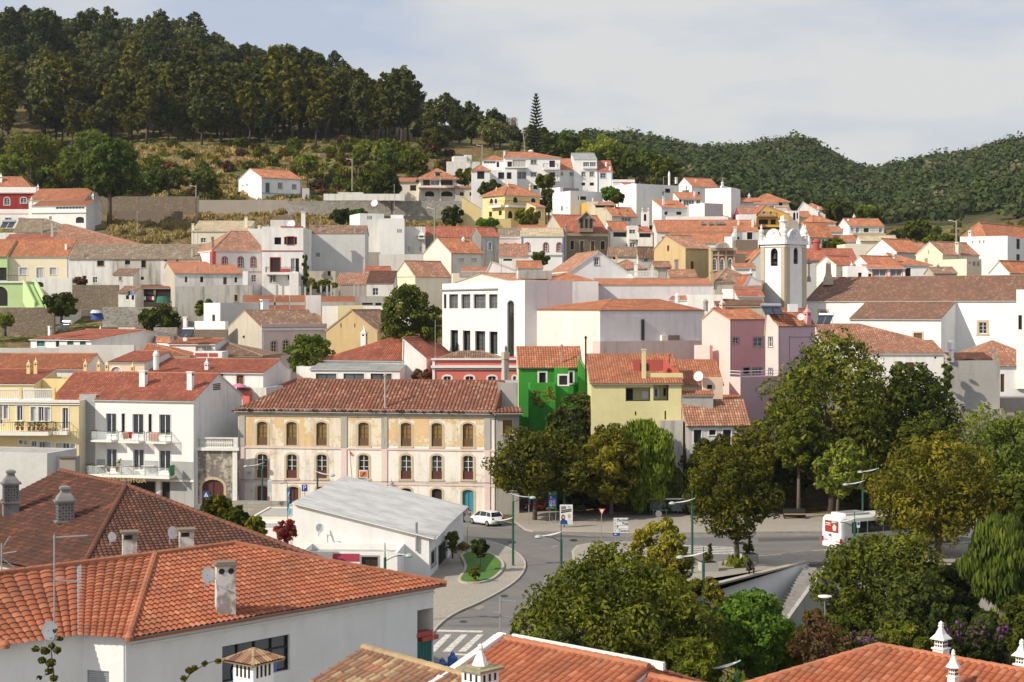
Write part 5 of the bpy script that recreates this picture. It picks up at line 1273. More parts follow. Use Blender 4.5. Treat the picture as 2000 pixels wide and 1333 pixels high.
# ---- church
h=House('tall white bell tower with stone corners, arched bell openings and volute crown','bell tower','bell_tower')
TW=h.V(1487,1533,1573,472,None,258,47,'flat','white_clean',base=700,par=.3,wl='white_clean')
TW.win('L',[(1505,485,1519,520)],'o',None,.25,depth=.8).win('R',[(1550,484,1559,516)],'o',None,.25,depth=.8)
TW.vband('L',[1490,1529.5],7,'trim_stone',.14).vband('R',[1538,1570.5],7,'trim_stone',.14)
TW.band('L',470,477,'trim_white',.45).band('R',470,477,'trim_white',.45).band('L',480,482,'trim_white',.2).band('R',480,482,'trim_white',.2)
def crown_t(par):
 C,R,L=TW.C,TW.R,TW.L; z=TW.ze; LR,LL=TW.LR,TW.LL; mb=MB(); Z=Vector((0,0,1))
 def P(u,v,k): q=C+R*u+L*v; return Vector((q.x,q.y,z+k))
 # volute gables on the four sides
 for (o,d_,n_,ln) in ((0,'L',R,LL),(0,'R',L,LR),(LR,'L',-R,LL),(LL,'R',-L,LR)):
  pr=[]; n=24
  for i in range(n+1):
   s=i/n; x=abs(s-.5)*2
   hgt=.35+1.75*(max(0,1-(x/.62)**2)**.5) if x<.62 else .35+.75*max(0,math.sin((x-.62)/.38*math.pi))**1.2
   pr.append((s*ln,hgt))
  for i in range(n):
   a,b=pr[i],pr[i+1]
   def Q(u,k,off):
    base=(P(o,u,k) if d_=='L' else P(u,o,k)); return base+n_*off
   vs=[Q(a[0],-.05,0),Q(b[0],-.05,0),Q(b[0],b[1],0),Q(a[0],a[1],0),Q(a[0],-.05,.4),Q(b[0],-.05,.4),Q(b[0],b[1],.4),Q(a[0],a[1],.4)]
   mb.add(vs,[(0,1,2,3),(4,5,6,7),(3,2,6,7)],0)
 for (u,v) in ((0,0),(LR,0),(0,LL),(LR,LL)):
  mb.lathe(P(u,v,0),[(.38,0),(.38,1.0),(.5,1.05),(.3,1.2),(.42,1.6),(.38,1.9),(.12,2.1),(.2,2.3),(.02,2.9)],8,0)
 c=P(LR/2,LL/2,0); mb.lathe(c,[(1.5,0),(1.15,.9),(.75,1.9),(.62,2.1),(.62,3.2),(.8,3.3),(.8,3.45),(.5,3.6),(.45,4.2),(.02,4.3)],8,0)
 mb.build('crown','white_worn',par)
 for (o,nrm,ax) in ((P(-.04,LL/2,1.15),-R,L),(P(LR/2,-.04,1.15),-L,R)):
  k=MB(); vs=[o+(ax*math.cos(a)+Z*math.sin(a))*.62 for a in [2*math.pi*i/16 for i in range(16)]]; k.poly(vs,0)
  for a in (2.2,2.35): k.box(o+nrm*.03+(ax*math.cos(a)+Z*math.sin(a))*.2,(.5,.03,.06),1,(ax*math.cos(a)+Z*math.sin(a),nrm,(ax*math.cos(a)+Z*math.sin(a)).cross(nrm)))
  for i in range(12):
   a=2*math.pi*i/12; k.box(o+nrm*.02+(ax*math.cos(a)+Z*math.sin(a))*.5,(.12,.02,.04),1,(ax*math.cos(a)+Z*math.sin(a),nrm,(ax*math.cos(a)+Z*math.sin(a)).cross(nrm)))
  k.build('clock','white_clean metal_dark'.split(),par)
 for (fx,fy,f) in ((1512,500,'L'),(1554.5,500,'R')):
  O,D,Ni,_=TW.face(f); u=TW.pu(f,fx); q=O+D*u+Ni*.45; zz=TW.pz(f,u,fy); b=MB(); b.lathe((q.x,q.y,zz-.5),[(.5,0),(.42,.15),(.3,.5),(.26,.8),(.1,.95),(.02,1)],12); b.tube([(q.x,q.y,zz+.45),(q.x,q.y,zz+.9)],.06,6); b.tube([Vector((q.x,q.y,zz+.9))-D*.6,Vector((q.x,q.y,zz+.9))+D*.6],.08,6); b.build('bell','metal_dark',par)
  g=MB()
  O3=O+D*(u-.55)+Ni*.3; O4=O+D*(u+.55)+Ni*.3
  g.tube([(O3.x,O3.y,zz-1.1),(O4.x,O4.y,zz-1.1)],.05,4); g.build('bell_beam','bark',par)
h.post.append(crown_t)
h=House('large white church with long weathered brown roof stepping down to the left','church','church')
n_=h.V(None,1574,2080,587,541,264,-33,'R','white_clean','t_church',LL=17,ov=.35,base=760,vg=.1,rows=False)
n_.win('R',[(1601,608,1616,618)],'w','trim_stone',tw=.3).win('R',[(1912,630,1927,652)],'w','trim_stone',tw=.35)
def chapel():
 # lower body whose roof continues the nave roof downwards
 q=W(1660,622,252.5);
 v=Vol(h,None,1660,1838,622,None,252.5,-33,'R','white_clean','t_church',k=1,LL=9.9,ov=.35,base=760,vg=.1,rows=False,rise=3.6); v.holes; return v
c_=chapel(); c_.win('R',[(1785,651,1801,664)],'D','trim_yel',0,tw=.25)
c2=Vol(h,None,1846,1902,588,None,250,-33,'R','white_clean','t_church',k=1,LL=6,ov=.3,base=760,rise=1.8) if 0 else None
c3=h.V(None,1985,2080,566,None,222,-20,'flat','white_clean',LL=7,base=760); c3.win('R',[(1989,616,1996,644)],'d')
# ---- right, in front of the church
h=House('white house with two-step brown tiled roof in front of the church')
v=h.V(None,1603,1803,665,634,230,-2,'hip','white','t_mid',LL=10,hl=0,hr=8,ov=.3)
v=h.V(None,1683,1843,690,665,220,-2,'R','white','t_mid',LL=7,k=1,ov=.3); v.win('R',[(1700,708,1713,728)],'B').win('R',[(1768,708,1785,734)],'D').win('R',[(1825,697,1829,701)],'d')
v=h.V(None,1690,1838,735,None,214,-2,'flat','white_worn',LL=4,par=.5)
h=House('white house with rust terracotta hip roof at the right edge beyond the grey wall')
v=h.V(None,1868,2060,714,667,222,2,'hip','white_clean','t_mid',LL=11,hl=7,hr=7,ov=.3); v.win('R',[(1991,732,2006,760)],'w','trim_grey',.2); v.win('R',[(1954,731,1962,766)],'D')
v=h.V(None,1955,2060,778,None,214,2,'flat','stonegrey',LL=5,par=.05)
h=House('bare grey plastered block with a strip of old tiles on top and rubble base')
v=h.V(1851,1855,1953,705,None,208,2,'flat','stonegrey',LL=6,par=.02,base=800,wl='stonegrey'); h.vols[-1].wall='concrete'
v=h.V(1846,1852,1953,800,None,207,2,'flat','rubble_grey',LL=7,par=.02)
v=h.V(None,1864,1940,704,690,209.5,2,'R','concrete','t_dark',LL=4,k=1,ov=.1,base=712); v.chim(1942,683,705,7,'box','stonegrey',v=0)
# ---- pink house
h=House('tall pink house with grey corner trim, pink chimneys and roof solar panels')
A=h.V(1371,1426,1496,624,604,204,33,'R','pink_deep','t_new',wl='pink',ov=.15,base=860,LL=9,k=.6); A.wall='pink_rec'
A.win('R',[(1432,660,1443,671)],'w','trim_grey').win('R',[(1472,660,1489,677)],'w','trim_grey',grid=(2,2)).win('R',[(1452,719,1464,731)],'d','trim_grey').win('R',[(1470,719,1488,731)],'w','trim_grey',grid=(3,1)).vband('R',[1427],2,'trim_grey')
Bv=h.V(1495,1520,1592,636,604,197.5,33,'R','mauve_shaded','t_new',wl='pink',ov=.15,base=860,k=.9); Bv.win('L',[(1501,659,1509,678),(1501,720,1509,734)],'w','trim_grey').vband('R',[1521.5],2,'trim_grey').band('R',636,639,'trim_grey',.08).band('R',658,660,'trim_grey',.05,1541,1592).vband('R',[1542],1.6,'trim_grey',.05,658,720)
A.chim(1394,588,614,12,'pyr','pink',v=.75).chim(1411,582,610,10,'pyr','pink',v=.6); Bv.chim(1577,596,634,13,'pyr','pink_deep',v=.1)
Cv=h.V(1424,1446,1530,737,None,193.5,33,'flat','mauve_shaded',wl='pink',par=1.0,base=880);
v=h.V(1356,1386,1392,675,None,205,50,'flat','pink',LL=4,wl='pink',base=860)
def rail(par):
 C,R,L=Cv.C,Cv.R,Cv.L; mb=MB(); pts=[C+L*Cv.LL,C,C+R*Cv.LR]; z=Cv.ze
 for i in range(2):
  a=pts[i];b=pts[i+1]
  for k in (.35,.7): mb.tube([(a.x,a.y,z+k),(b.x,b.y,z+k)],.04,5)
  n=max(1,int((b-a).length/1.5))
  for j in range(n+1):
   q=a.lerp(b,j/n); mb.tube([(q.x,q.y,z),(q.x,q.y,z+.7)],.04,5)
 mb.build('railing','metal_white',par)
h.post.append(rail)
# ---- green and yellow houses, small one below
h=House('vivid green house with white-framed windows and orange tiled roof')
v=h.V(1010,1013,1136,716,677,195,3,'R','green','t_new',LL=9,k=1,ov=.3,base=880,wl='green_pale'); v.win('R',[(1053,728,1066,749)],'d','trim_white',tw=.2).win('R',[(1112,727,1119,749)],'d','trim_white',tw=.2)
v2=h.V(1083,1085,1110,719,None,192.5,3,'flat','green',LL=3,par=.05,base=880); v2.win('R',[(1092,734,1108,752)],'w','trim_white',tw=.2,fr='metal_dark').win('L',[(1083.3,726,1084.2,752)],'w')
v3=h.V(1032,1035,1085,749,None,191,6,'flat','green',LL=3.5,par=.7,base=880);
v4=h.V(1136,1138,1157,706,None,193,3,'flat','green',LL=6,base=880,par=.1) if 0 else None
v.chim(1097,672,710,3,'pipe','metal_grey',v=.15)
v5=h.V(None,1130,1160,748,697,194,3,'L','green','t_new',LL=1,k=0,rise=3.1,ov=0,base=880)
h=House('yellow house with recessed loggias, orange roof and a sunken red roof terrace')
YV=h.V(None,1155,1331,748,697,184,0,'R','yellow_green','t_new',LL=11,k=1,ov=.35,base=880,vg=.2,rise=2.9)
YV.win('R',[(1222,757,1270,784),(1276,750,1306,783)],'o',None,0,depth=1.6,fr='yellow_green' if 0 else 'wood').win('R',[(1240,804,1243,812),(1298,803,1301,820)],'d')
def loggia(par):
 for (x0,y0,x1,y1,st) in ((1225.5,761,1238,783,'d'),(1256,766,1268,780,'S'),(1277,759,1290,778,'w'),(1298,760,1303,775,'d')):
  O,D,Ni,_=YV.face('R'); u0,z0,u1,z1=YV.rect('R',x0,y0,x1,y1)
  mb=MB(); q=O+D*((u0+u1)/2)+Ni*1.5; mb.box((q.x,q.y,(z0+z1)/2),(u1-u0,.06,z1-z0),1 if st in 'wS' else 0);
  if st=='w': mb.box((q.x,q.y-.05,(z0+z1)/2),((u1-u0)*.36,.04,(z1-z0)*.8),2);
  mb.build('loggia_door','dark trim_white glass'.split(),par)
 mb=MB()
 for (x0,y0,x1,y1) in ((1222,757,1270,784),(1276,750,1306,783)):
  O,D,Ni,_=YV.face('R'); u0,z0,u1,z1=YV.rect('R',x0,y0,x1,y1); q=O+D*((u0+u1)/2)+Ni*1.57; mb.box((q.x,q.y,(z0+z1)/2),(u1-u0-.02,.04,z1-z0-.02))
 mb.build('loggia_back','yellow_green',par)
h.post.append(loggia)
YV.chim(1257.5,682,736,10,'box','yellow_green',v=.15); YV.chim(1144,656,720,3.4,'pipe','metal_dark',v=.02).chim(1307,690,722,3.4,'pipe','trim_red',v=.5)
def rt(par):
 mb=MB(); a=W(1238,729,187); b=W(1291,695,190)
 mb.box(((a.x+b.x)/2,a.y+1.2,a.z+.5),(b.x-a.x,.12,2.0),0); mb.box(((a.x+b.x)/2+1.5,a.y-1.2,a.z-.45),(b.x-a.x+1.2,.15,1.0),1); mb.box(((a.x+b.x)/2-.4,a.y+1.1,a.z+.2),(.9,.1,1.7),2)
 mb.add([(b.x,a.y+1.2,a.z+1.6),(b.x+2.2,a.y-1.3,a.z-.2),(b.x+2.2,a.y-1.3,a.z-.9),(b.x,a.y+1.2,a.z-.9)],[(0,1,2,3)],0)
 mb.build('roof_terrace','trim_red yellow_green dark'.split(),par)
h.post.append(rt)
h=House('peach house with orange roof and large white satellite dish, left of the pink house')
v=h.V(None,1296,1412,752,706,191,-2,'R','peach','t_new',LL=10,k=1,ov=.2,base=880,vg=.15,rise=2.6,wq='pink');
v=h.V(1371,1373,1412,738,None,187,3,'flat','peach',LL=4,base=880); v.win('R',[(1381,752,1391,760)],'d'); v=h.V(None,1408,1446,785,772,187,-5,'R','peach','t_new',LL=4,k=1,base=880)
v=h.V(None,1332,1393,772,766,184,0,'R','stonegrey','t_new',LL=2,k=1,ov=.2,base=880); h.vols[-1].wall='concrete'
h=House('small white cottage with orange roof and three dark doorways among the trees','cottage','cottage')
v=h.V(1330,1341,1464,828,795,182,8,'R','white_worn','t_mid',LL=9,k=1,ov=.3,wl='stonegrey',rise=2.5,base=905); v.win('R',[(1355,840,1370,866)],'o','trim_white').win('R',[(1385,840,1398,850)],'o','trim_white').win('R',[(1412,840,1428,870)],'o','trim_white')
h=House('mossy concrete base wall under the yellow house','wall'); h.V(None,1290,1334,822,None,182.5,0,'flat','grey_stain',LL=2,par=.05)
h=House('coral red building with white cornices and three arched window heads')
v=h.V(None,845,1009,701,None,208,0,'flat','coral',LL=9,base=820,par=.2); v.band('R',700,703.5,'trim_white',.3).band('R',714,719,'trim_white',.35).band('R',721,722.5,'trim_white',.15).vband('R',[847,982],5,'trim_white',.12)
v.win('R',[(866,735,881,760),(909,735,925,760),(953,735,969,760),(1002,735,1008,760)],'w','trim_white',.12,tw=.22)
v=h.V(None,858,978,701,687,210,0,'hip','coral','t_old',LL=5,ov=.1,base=720)
h=House('ornate grey stone chimney pillar with finial between coral and green houses','chimney pillar','chimney_pillar')
v=h.V(980,985,994,690,None,201,20,'flat','grey_stain',LL=1,par=.02,base=800); v.band('R',688,702,'trim_stone',.08).band('L',688,702,'trim_stone',.08); v.chim(988,673,690,5,'pyr','stonegrey')
# ---- white house with red roof left of centre
h=House('white house with stepped bright red roof over a glazed sunroom')
v=h.V(None,629,786,702,653,217,-15,'hip','white','t_red',LL=14,hl=9,hr=0,ov=.3,base=790,wq='white',rise=3.2)
v.chim(711,637,660,13,'pyr','white_clean',v=.5)
S1=h.V(None,606,781,721,709,212,-8,'R','white_clean','t_corr',LL=5,k=1,ov=.25,base=790); S1.win('R',[(617,730,657,744),(671,730,711,744),(724,730,765,744)],'g','trim_white',grid=(2,1),fr='metal_dark')
v=h.V(None,579,607,716,None,214,-8,'flat','white',LL=4,base=790)
v=h.V(None,786,833,700,670,214,-15,'L','white','t_red',LL=12,k=.02,ov=.05,base=790,rise=2.6)
# ---- left middle
h=House('white house with teal shutters, rough side wall and rooftop solar heater')
v=h.V(None,60,178,663,645,226,-28,'R','white','t_red',LL=20,k=.55,ov=.3,wq='white_worn',base=700); v.win('R',[(72,666,88,677),(131,666,144,675),(156,667,168,675)],'T','trim_white').win('R',[(109,664,116,678)],'d','trim_white'); v.chim(97,637,655,6,'box',v=.2).chim(196,637,648,8,'pyr',v=.6)
h=House('long grey plastered boundary wall left of centre','wall')
v=h.V(None,-40,116,680,None,217,0,'flat','grey',LL=.5,par=.02); v=h.V(None,115,262,674,None,215,-6,'flat','stucco_grey',LL=.5,par=.02)
h=House('low house with broad orange ribbed roof behind the yellow chimneys')
v=h.V(None,-40,162,720,692,206,-4,'R','white','t_new',LL=9,ov=.3,k=.6)
h=House('peach-fronted house with white fanlight and small orange roof')
v=h.V(None,213,282,707,687,208,-16,'R','peach','t_red',LL=8,k=.8,ov=.25,wq='white'); v.band('R',708,712,'trim_white',.1).win('R',[(217,717,237,735)],'S','trim_white',.5); v.chim(305,685,718,11,'pot','white_clean',v=0)
h=House('small house with textured orange roof beside the long grey wall')
v=h.V(None,272,368,695,673,218,-4,'hip','white','t_new',LL=8,hl=0,hr=6,ov=.25);
h=House('white roof house with patterned red tile frieze, glazed porch and solar heater')
v=h.V(None,330,420,672,662,224,-8,'R','white_clean','t_new',LL=7,k=.6,ov=.25); v.win('R',[(382,675,413,687)],'c','trim_white',grid=(3,1)); v.chim(362,619,672,9,'box','white_clean',v=.3)
v=h.V(None,378,434,687,None,219,-6,'flat','white_clean',LL=3,par=.5); v.band('R',690,697,'trim_red',.05,381,405).band('R',690,697,'trim_red',.05,408,425)
v=h.V(296,330,334,668,660,226,30,'L','white_clean','t_new',LL=9,k=.9,ov=.1)
h=House('low house with old brown tiled roof left of the pink front')
v=h.V(None,420,512,695,671,222,-8,'hip','greycream','t_old',LL=9,hl=0,hr=7,ov=.2,k=.6)
h=House('white house with long orange roof, pink-framed door and small terrace')
v=h.V(None,290,514,726,702,207,-12,'R','white','t_red',LL=10,ov=.3,k=.6,wq='white'); v.win('R',[(462,733,476,752)],'D','trim_pink').win('R',[(426,731,436,744)],'d','trim_pink'); v.chim(404,700,722,9,'pyr','white_clean',v=.1); v.band('R',727,729,'trim_white',.2)
v=h.V(None,464,520,757,None,201,-12,'flat','white_worn',LL=6,par=.3); v.band('R',757,762,'t_new',.3,464,490); v=h.V(None,464,487,765,None,200,-12,'flat','coral',LL=1,par=.02); v.win('R',[(467,783,472,790)],'w','trim_white')
h=House('low red roof strip with blue-edged white wall left of the manor roof')
v=h.V(None,505,592,770,740,206,-6,'hip','white','t_red',LL=8,hr=0,ov=.2);
def text_mb(txt,size,mat,parent,loc,X,Z,name='lettering',ext=.01,align='CENTER',off=None):
 cu=bpy.data.curves.new('t','FONT'); cu.body=txt; cu.size=size; cu.align_x=align; cu.align_y='CENTER'; cu.extrude=ext; cu.resolution_u=2
 o=bpy.data.objects.new('t',cu); COL.objects.link(o); me=bpy.data.meshes.new_from_object(o.evaluated_get(bpy.context.evaluated_depsgraph_get())); bpy.data.objects.remove(o); bpy.data.curves.remove(cu)
 me.materials.clear(); me.materials.append(MATS[mat])
 X=Vector(X).normalized(); Z=Vector(Z).normalized(); Y=Z.cross(X); loc=Vector(loc)
 o_=Vector(parent['_o']) if parent is not None else Vector((0,0,0))
 Mx=Matrix(((X.x,Z.x,-Y.x,loc.x-o_.x),(X.y,Z.y,-Y.y,loc.y-o_.y),(X.z,Z.z,-Y.z,loc.z-o_.z),(0,0,0,1)))
 me.transform(Mx); ob=bpy.data.objects.new(name,me); COL.objects.link(ob)
 if parent is not None: ob.parent=parent; ob['_o']=tuple(o_)
 return ob
# ================================================================= manor
h=House('long decayed three-storey mansion with ochre top floor, pink bands and brown ribbed roof','mansion')
m_=h.V(None,465,966,798,743,186.5,-9.5,'hip','manor_low','t_manor',LL=12,hr=.01,ov=.55,cor='trim_stone',wq='manor_grey',base=1015)
mw=dict(tr='trim_yel',ar=.12,tw=.24,depth=.25)
xs=[512,569.5,628,710,793,853,914]
def mrow(y0,y1,st,fr,sel=None):
 for i,x in enumerate(xs):
  if sel and i not in sel: continue
  k=(x-512)/402*3.2; m_.win('R',[(x-10.3,y0+k,x+10.3,y1+k)],st,fr=fr,grid=(2,4),**mw)
mrow(824,870,'m','wood'); mrow(887,934,'M','trim_white')
for x,y0,y1,st in ((512,949,985,'r'),(573,951,985,'r'),(628,951,980,'r'),(793,954,985,'o'),(853,955,992,'o')): m_.win('R',[(x-10,y0,x+10,y1)],st,**mw)
m_.win('R',[(903,957,925,1003)],'b',**mw); m_.win('R',[(710-10,951,720,986)],'o',**mw)
# upper storey plaster zone, bands and pilasters
m_.vband('R',[472.5,672,751,952],11,'manor_grey' if 0 else 'pink_pale',.10,873,1000); m_.vband('R',[472.5,672,751,952],12,'manor_grey',.12,808,872)
m_.band('R',871,875,'pink_pale',.09); m_.band('R',938,942,'pink_pale',.07); m_.band('R',797,809,'manor_grey',.22); m_.band('R',809,812,'trim_stone',.14)
def manor_extra(par):
 O,D,Ni,Lf=m_.face('R')
 # ochre rendered field of the top floor: thin render coat between the pilasters with window openings
 P=[(478,666),(678,745),(757,946)]
 mb=MB()
 for a,b in P:
  u0=m_.pu('R',a);u1=m_.pu('R',b); z0=m_.pz('R',(u0+u1)/2,872);z1=m_.pz('R',(u0+u1)/2,811)
  hs=[]
  for x in xs:
   if a<x<b:
    k=(x-512)/402*3.2; r=m_.rect('R',x-10.3,824+k,x+10.3,870+k); hs.append((r[0]-.3,r[1]-.25,r[2]+.3,r[3]+.3,0))
  O2=O-Ni*.02; wall_face(mb,O2,D,Ni,[(u0,z0),(u1,z0),(u1,z1),(u0,z1)],hs,0,.01)
 mb.build('ochre_render','manor_up',par)
 # street cables and downpipes
 mb=MB(); q=[]
 for i in range(16):
  x=465+i*33; u=m_.pu('R',x); p=O+D*u-Ni*.13; q.append((p.x,p.y,m_.pz('R',u,937.5+i*.35)+.04*math.sin(i*2.)))
 mb.tube(q,.025,4); mb.build('cable','metal_dark',par)
 mb=MB()
 for x,mt in ((889,0),):
  pass
 # weeds in the gutter
 for i in range(46):
  pass
h.post.append(manor_extra)
m_.chim(752.5,729,795,4.5,'pipe','stonegrey',v=.03)
bay=h.V(966,968,1014,806,None,181.6,3,'flat','manor_grey',LL=6,par=.1,base=1015,wl='manor_grey'); bay.win('R',[(982,821,1000,848)],'m','trim_stone',tw=.2,fr='wood'); bay.win('L',[(966.4,822,967.4,850)],'d') if 0 else None
h.V(None,972,1012,748,None,185.5,0,'flat','grey_dark' if 0 else 'manor_grey',LL=7,par=.05,base=1000)
h.V(None,966,1019,806,797,180.7,3,'R','manor_grey','t_manor',LL=3,k=1,ov=.5,base=812)
def weeds():
 lb=[]
 O,D,Ni,Lf=m_.face('R')
 for i in range(40):
  u=rng.uniform(-.3,Lf+.3); p=O+D*u-Ni*.45; lb.append((p.x,p.y,m_.ze-.16+rng.uniform(-.05,.08),.25,.2,.16))
 me=leafmesh('gutter_weeds',lb,1500,.16,'lf_brown'); o=bpy.data.objects.new('gutter_weeds',me); COL.objects.link(o); return o
_w=weeds()
def attach(par): _w.parent=par; _w.location=-Vector(par['_o'])
h.post.append(attach)
# ---- gate wall between mansion and pharmacy
h=House('stained grey gateway wall with stone balustrade and arched dark red door','gateway')
g_=h.V(None,379,464.5,876,None,184.4,-4,'flat','gatewall',LL=1.2,par=.02,base=1010); g_.win('R',[(395,937,437,1000)],'r','trim_yel',.22,tw=.3,fr='wood_red'); g_.band('R',874,880,'trim_white',.3).vband('R',[382,459],9,'trim_white',.12)
g_.band('R',984,1008,'white_worn',.15,377,394)
def gb(par):
 mb=MB(); O,D,Ni,Lf=g_.face('R'); ax=(D,Ni,Vector((0,0,1))); z=g_.ze
 for k,hh in ((.08,.16),(1.15,.16)):
  q=O+D*(Lf/2)+Ni*.1; mb.box((q.x,q.y,z+k),(Lf,.3,hh),0,ax)
 n=19
 for i in range(n):
  u=.7+(Lf-1.4)*i/(n-1); q=O+D*u+Ni*.1; mb.lathe((q.x,q.y,z+.16),[(.09,0),(.05,.12),(.12,.42),(.05,.7),(.09,.91)],7)
 for u in (.25,Lf-.25): q=O+D*u+Ni*.1; mb.box((q.x,q.y,z+.62),(.5,.4,.9),0,ax)
 mb.build('balustrade','white_worn',par)
h.post.append(gb)
# ---- pharmacy block
h=House('white and grey apartment house with glass balconies above a pharmacy shopfront','pharmacy house')
f_=h.V(None,186,378,779,729.5,187,-16,'R','white_clean','t_red',LL=12.5,ov=.3,base=1010,vg=.1,cor='trim_white',wq='white')
f_.win('R',[(207,808,227,849),(259,809,280,850),(311,810,333,851),(207,877,228,917),(260,878,281,919),(311,880,333,921)],'w','trim_white',grid=(2,1),tw=.08,fr='trim_white').win('R',[(237.5,808,244,851),(290,809,296.5,851)],'d','trim_white')
f_.band('R',896,934,'trim_grey',.05,300,306) if 0 else None
for a,b in ((189,206),(229,259),(282,310),(334,377)): f_.band('R',897,932,'stucco_grey' if 0 else 'trim_pharm',.04,a,b)
plaster('trim_pharm',(.38,.39,.39),.15); plain('towel_red',(.5,.03,.12),.9); plain('towel_tan',(.42,.25,.14),.9); plain('towel_pink',(.5,.32,.26),.9); plain('pharm_green',(.01,.22,.06),.4); plain('gold',(.55,.42,.2),.4,.3)
f_.band('R',932,936,'trim_white',.15); f_.band('R',936,1000,'trim_pharm',.03,334,377)
f_.win('R',[(255,941,303,985)],'d','trim_grey').win('R',[(316,942,332,990),(345,943,360,992)],'d','trim_grey'); f_.win('R',[(200,942,250,985)],'d','trim_grey')
balcony(f_,'R',189,229,858,.25,1.3,'glass'); balcony(f_,'R',242,282,860,.25,1.3,'glass',cloth=[(252,262,'towel_tan',.75),(263,269,'towel_red',.7)]); balcony(f_,'R',296,335,861,.25,1.3,'glass',cloth=[(302,321,'towel_pink',.95)])
balcony(f_,'R',181,343,926,.3,1.5,'glass')
f_.chim(280,724,748,15,'box','white_clean',v=.25).chim(372,726,757,13,'box','white_clean',v=.2)
pil=h.V(None,155,187,771,None,187.6,-16,'flat','trim_pharm',LL=6,par=.05,base=1010,wq='trim_pharm')
for y in range(785,935,12): pil.band('R',y,y+.7,'metal_grey',.01)
def vents(par):
 O,D,Ni,Lf=f_.face('Q'); mb=MB()
 u0=f_.pu('Q',416);u1=f_.pu('Q',430)
 for i in range(4):
  um=(u0+u1)/2; z=f_.pz('Q',um,750.5+i*3.4); q=O+D*um-Ni*.02; mb.box((q.x,q.y,z),(abs(u1-u0),.05,.11),0,(D,Ni,Vector((0,0,1))))
 mb.build('wall_vent','dark',par)
 O,D,Ni,Lf=f_.face('R');
 u=f_.pu('R',250); q=O+D*u-Ni*1.56; text_mb('FARMACIA HYGIA',.78,'gold',par,(q.x,q.y,f_.pz('R',u,935)-.02),(D.x,D.y,0),(0,0,1),'shop_lettering',.05)
 # green pharmacy cross
 u=f_.pu('R',345); q=O+D*u-Ni*1.3; z=f_.pz('R',u,917); mb=MB()
 mb.box((q.x,q.y,z),(.2,.9,.35),0,(D,Ni,Vector((0,0,1)))); mb.box((q.x,q.y,z+.35),(.2,.35,.4),0,(D,Ni,Vector((0,0,1)))); mb.box((q.x,q.y,z-.35),(.2,.35,.4),0,(D,Ni,Vector((0,0,1)))); mb.tube([(q.x,q.y+.4,z),(q.x+.3,q.y+1.3,z)],.03,5)
 mb.box((q.x+.12,q.y,z),(.03,1.1,1.2),0,(D,Ni,Vector((0,0,1))))
 mb.build('pharmacy_cross','pharm_green',par)
h.post.append(vents)
Rb=h.V(None,100,190,781,728,190,-14,'R','yellow','t_red',LL=11,ov=.2,base=900)
# ---- yellow building
h=House('yellow building with roof balustrade, curved balcony of potted plants and small turret chimneys','apartment house')
y_=h.V(None,-80,154,782,None,186,-4,'flat','cream',LL=11,par=.15,base=1000); h.vols[-1].wall='cream_yel'; y_.band('R',781,786,'trim_white',.25).band('R',788,790,'trim_white',.15)
y_.win('R',[(33,793,44,822),(75,795,85,823),(122,797,133,838),(0,791,5,828)],'w','trim_white',grid=(2,1)).win('R',[(6,791,16,818),(60,795,70,823),(87.5,796,98,823)],'G','trim_white')
y_.win('R',[(61,862,71,873),(76,863,87,876),(122,866,135,892),(37,860,45,868)],'w','trim_white',grid=(2,1)).win('R',[(46,861,54,869),(89,864,99,893),(109,866,119,895),(138,868,147,893)],'G','trim_white')
balcony(y_,'R',-60,104,842,.4,1.6,'bars',1.1,'cream_pale' if 0 else 'trim_white'); balcony(y_,'R',109,136,842,.4,.9,'bars',1.0)
def ybal(par):
 O,D,Ni,Lf=y_.face('R'); ax=(D,Ni,Vector((0,0,1))); z=y_.ze; mb=MB()
 for x0,x1 in ((-70,38),(41,103)):
  u0=y_.pu('R',x0);u1=y_.pu('R',x1)
  for k in (.12,1.25): q=O+D*((u0+u1)/2)+Ni*.12; mb.box((q.x,q.y,z+k),(u1-u0,.22,.16),0,ax)
  n=int((u1-u0)/.22)
  for i in range(n): q=O+D*(u0+(u1-u0)*(i+.5)/n)+Ni*.12; mb.box((q.x,q.y,z+.68),(.1,.1,.98),0,ax)
 mb.build('balustrade','trim_white',par)
 mb=MB()
 for x in (39.5,104): u=y_.pu('R',x); q=O+D*u+Ni*.12; mb.box((q.x,q.y,z+.72),(.35,.3,1.45),0,ax)
 mb.build('balustrade_pier','yellow',par)
h.post.append(ybal)
v=h.V(None,82,160,740,None,196,-4,'flat','yellow',LL=6,par=.2,base=800); v.win('R',[(76,731,81,745)],'d') if 0 else None; v.win('R',[(136,741,158,748)],'d')
v=h.V(None,-60,66,750,722,194,-4,'R','yellow','t_red',LL=8,k=.9,ov=.2,base=800)
for x,yt,yb in ((56,703,722),(70,699,752),(167,702,737),(193,702,730),(209,704,725),(259,708,728)):
 v.chim(x,yt,yb,8,'pyr','yellow',v=.6)
# ---- plain wall at left of the fan shaped roof
h=House('plain light grey party wall at the left edge with a red flashing line','party wall')
v=h.V(None,-150,92,880,None,113,-14,'flat','stucco_grey',LL=4,par=.02,base=1100,z0=-24); v.wall='grey'
v=h.V(None,92,118,890,None,112,-10,'flat','grey',LL=2,par=.02,z0=-24)
v=h.V(None,116,147,893,None,110,0,'flat','stonegrey',LL=1.2,par=.02,z0=-24); v.band('R',890,894,'t_dark' if 0 else 'brown_wall',.12)
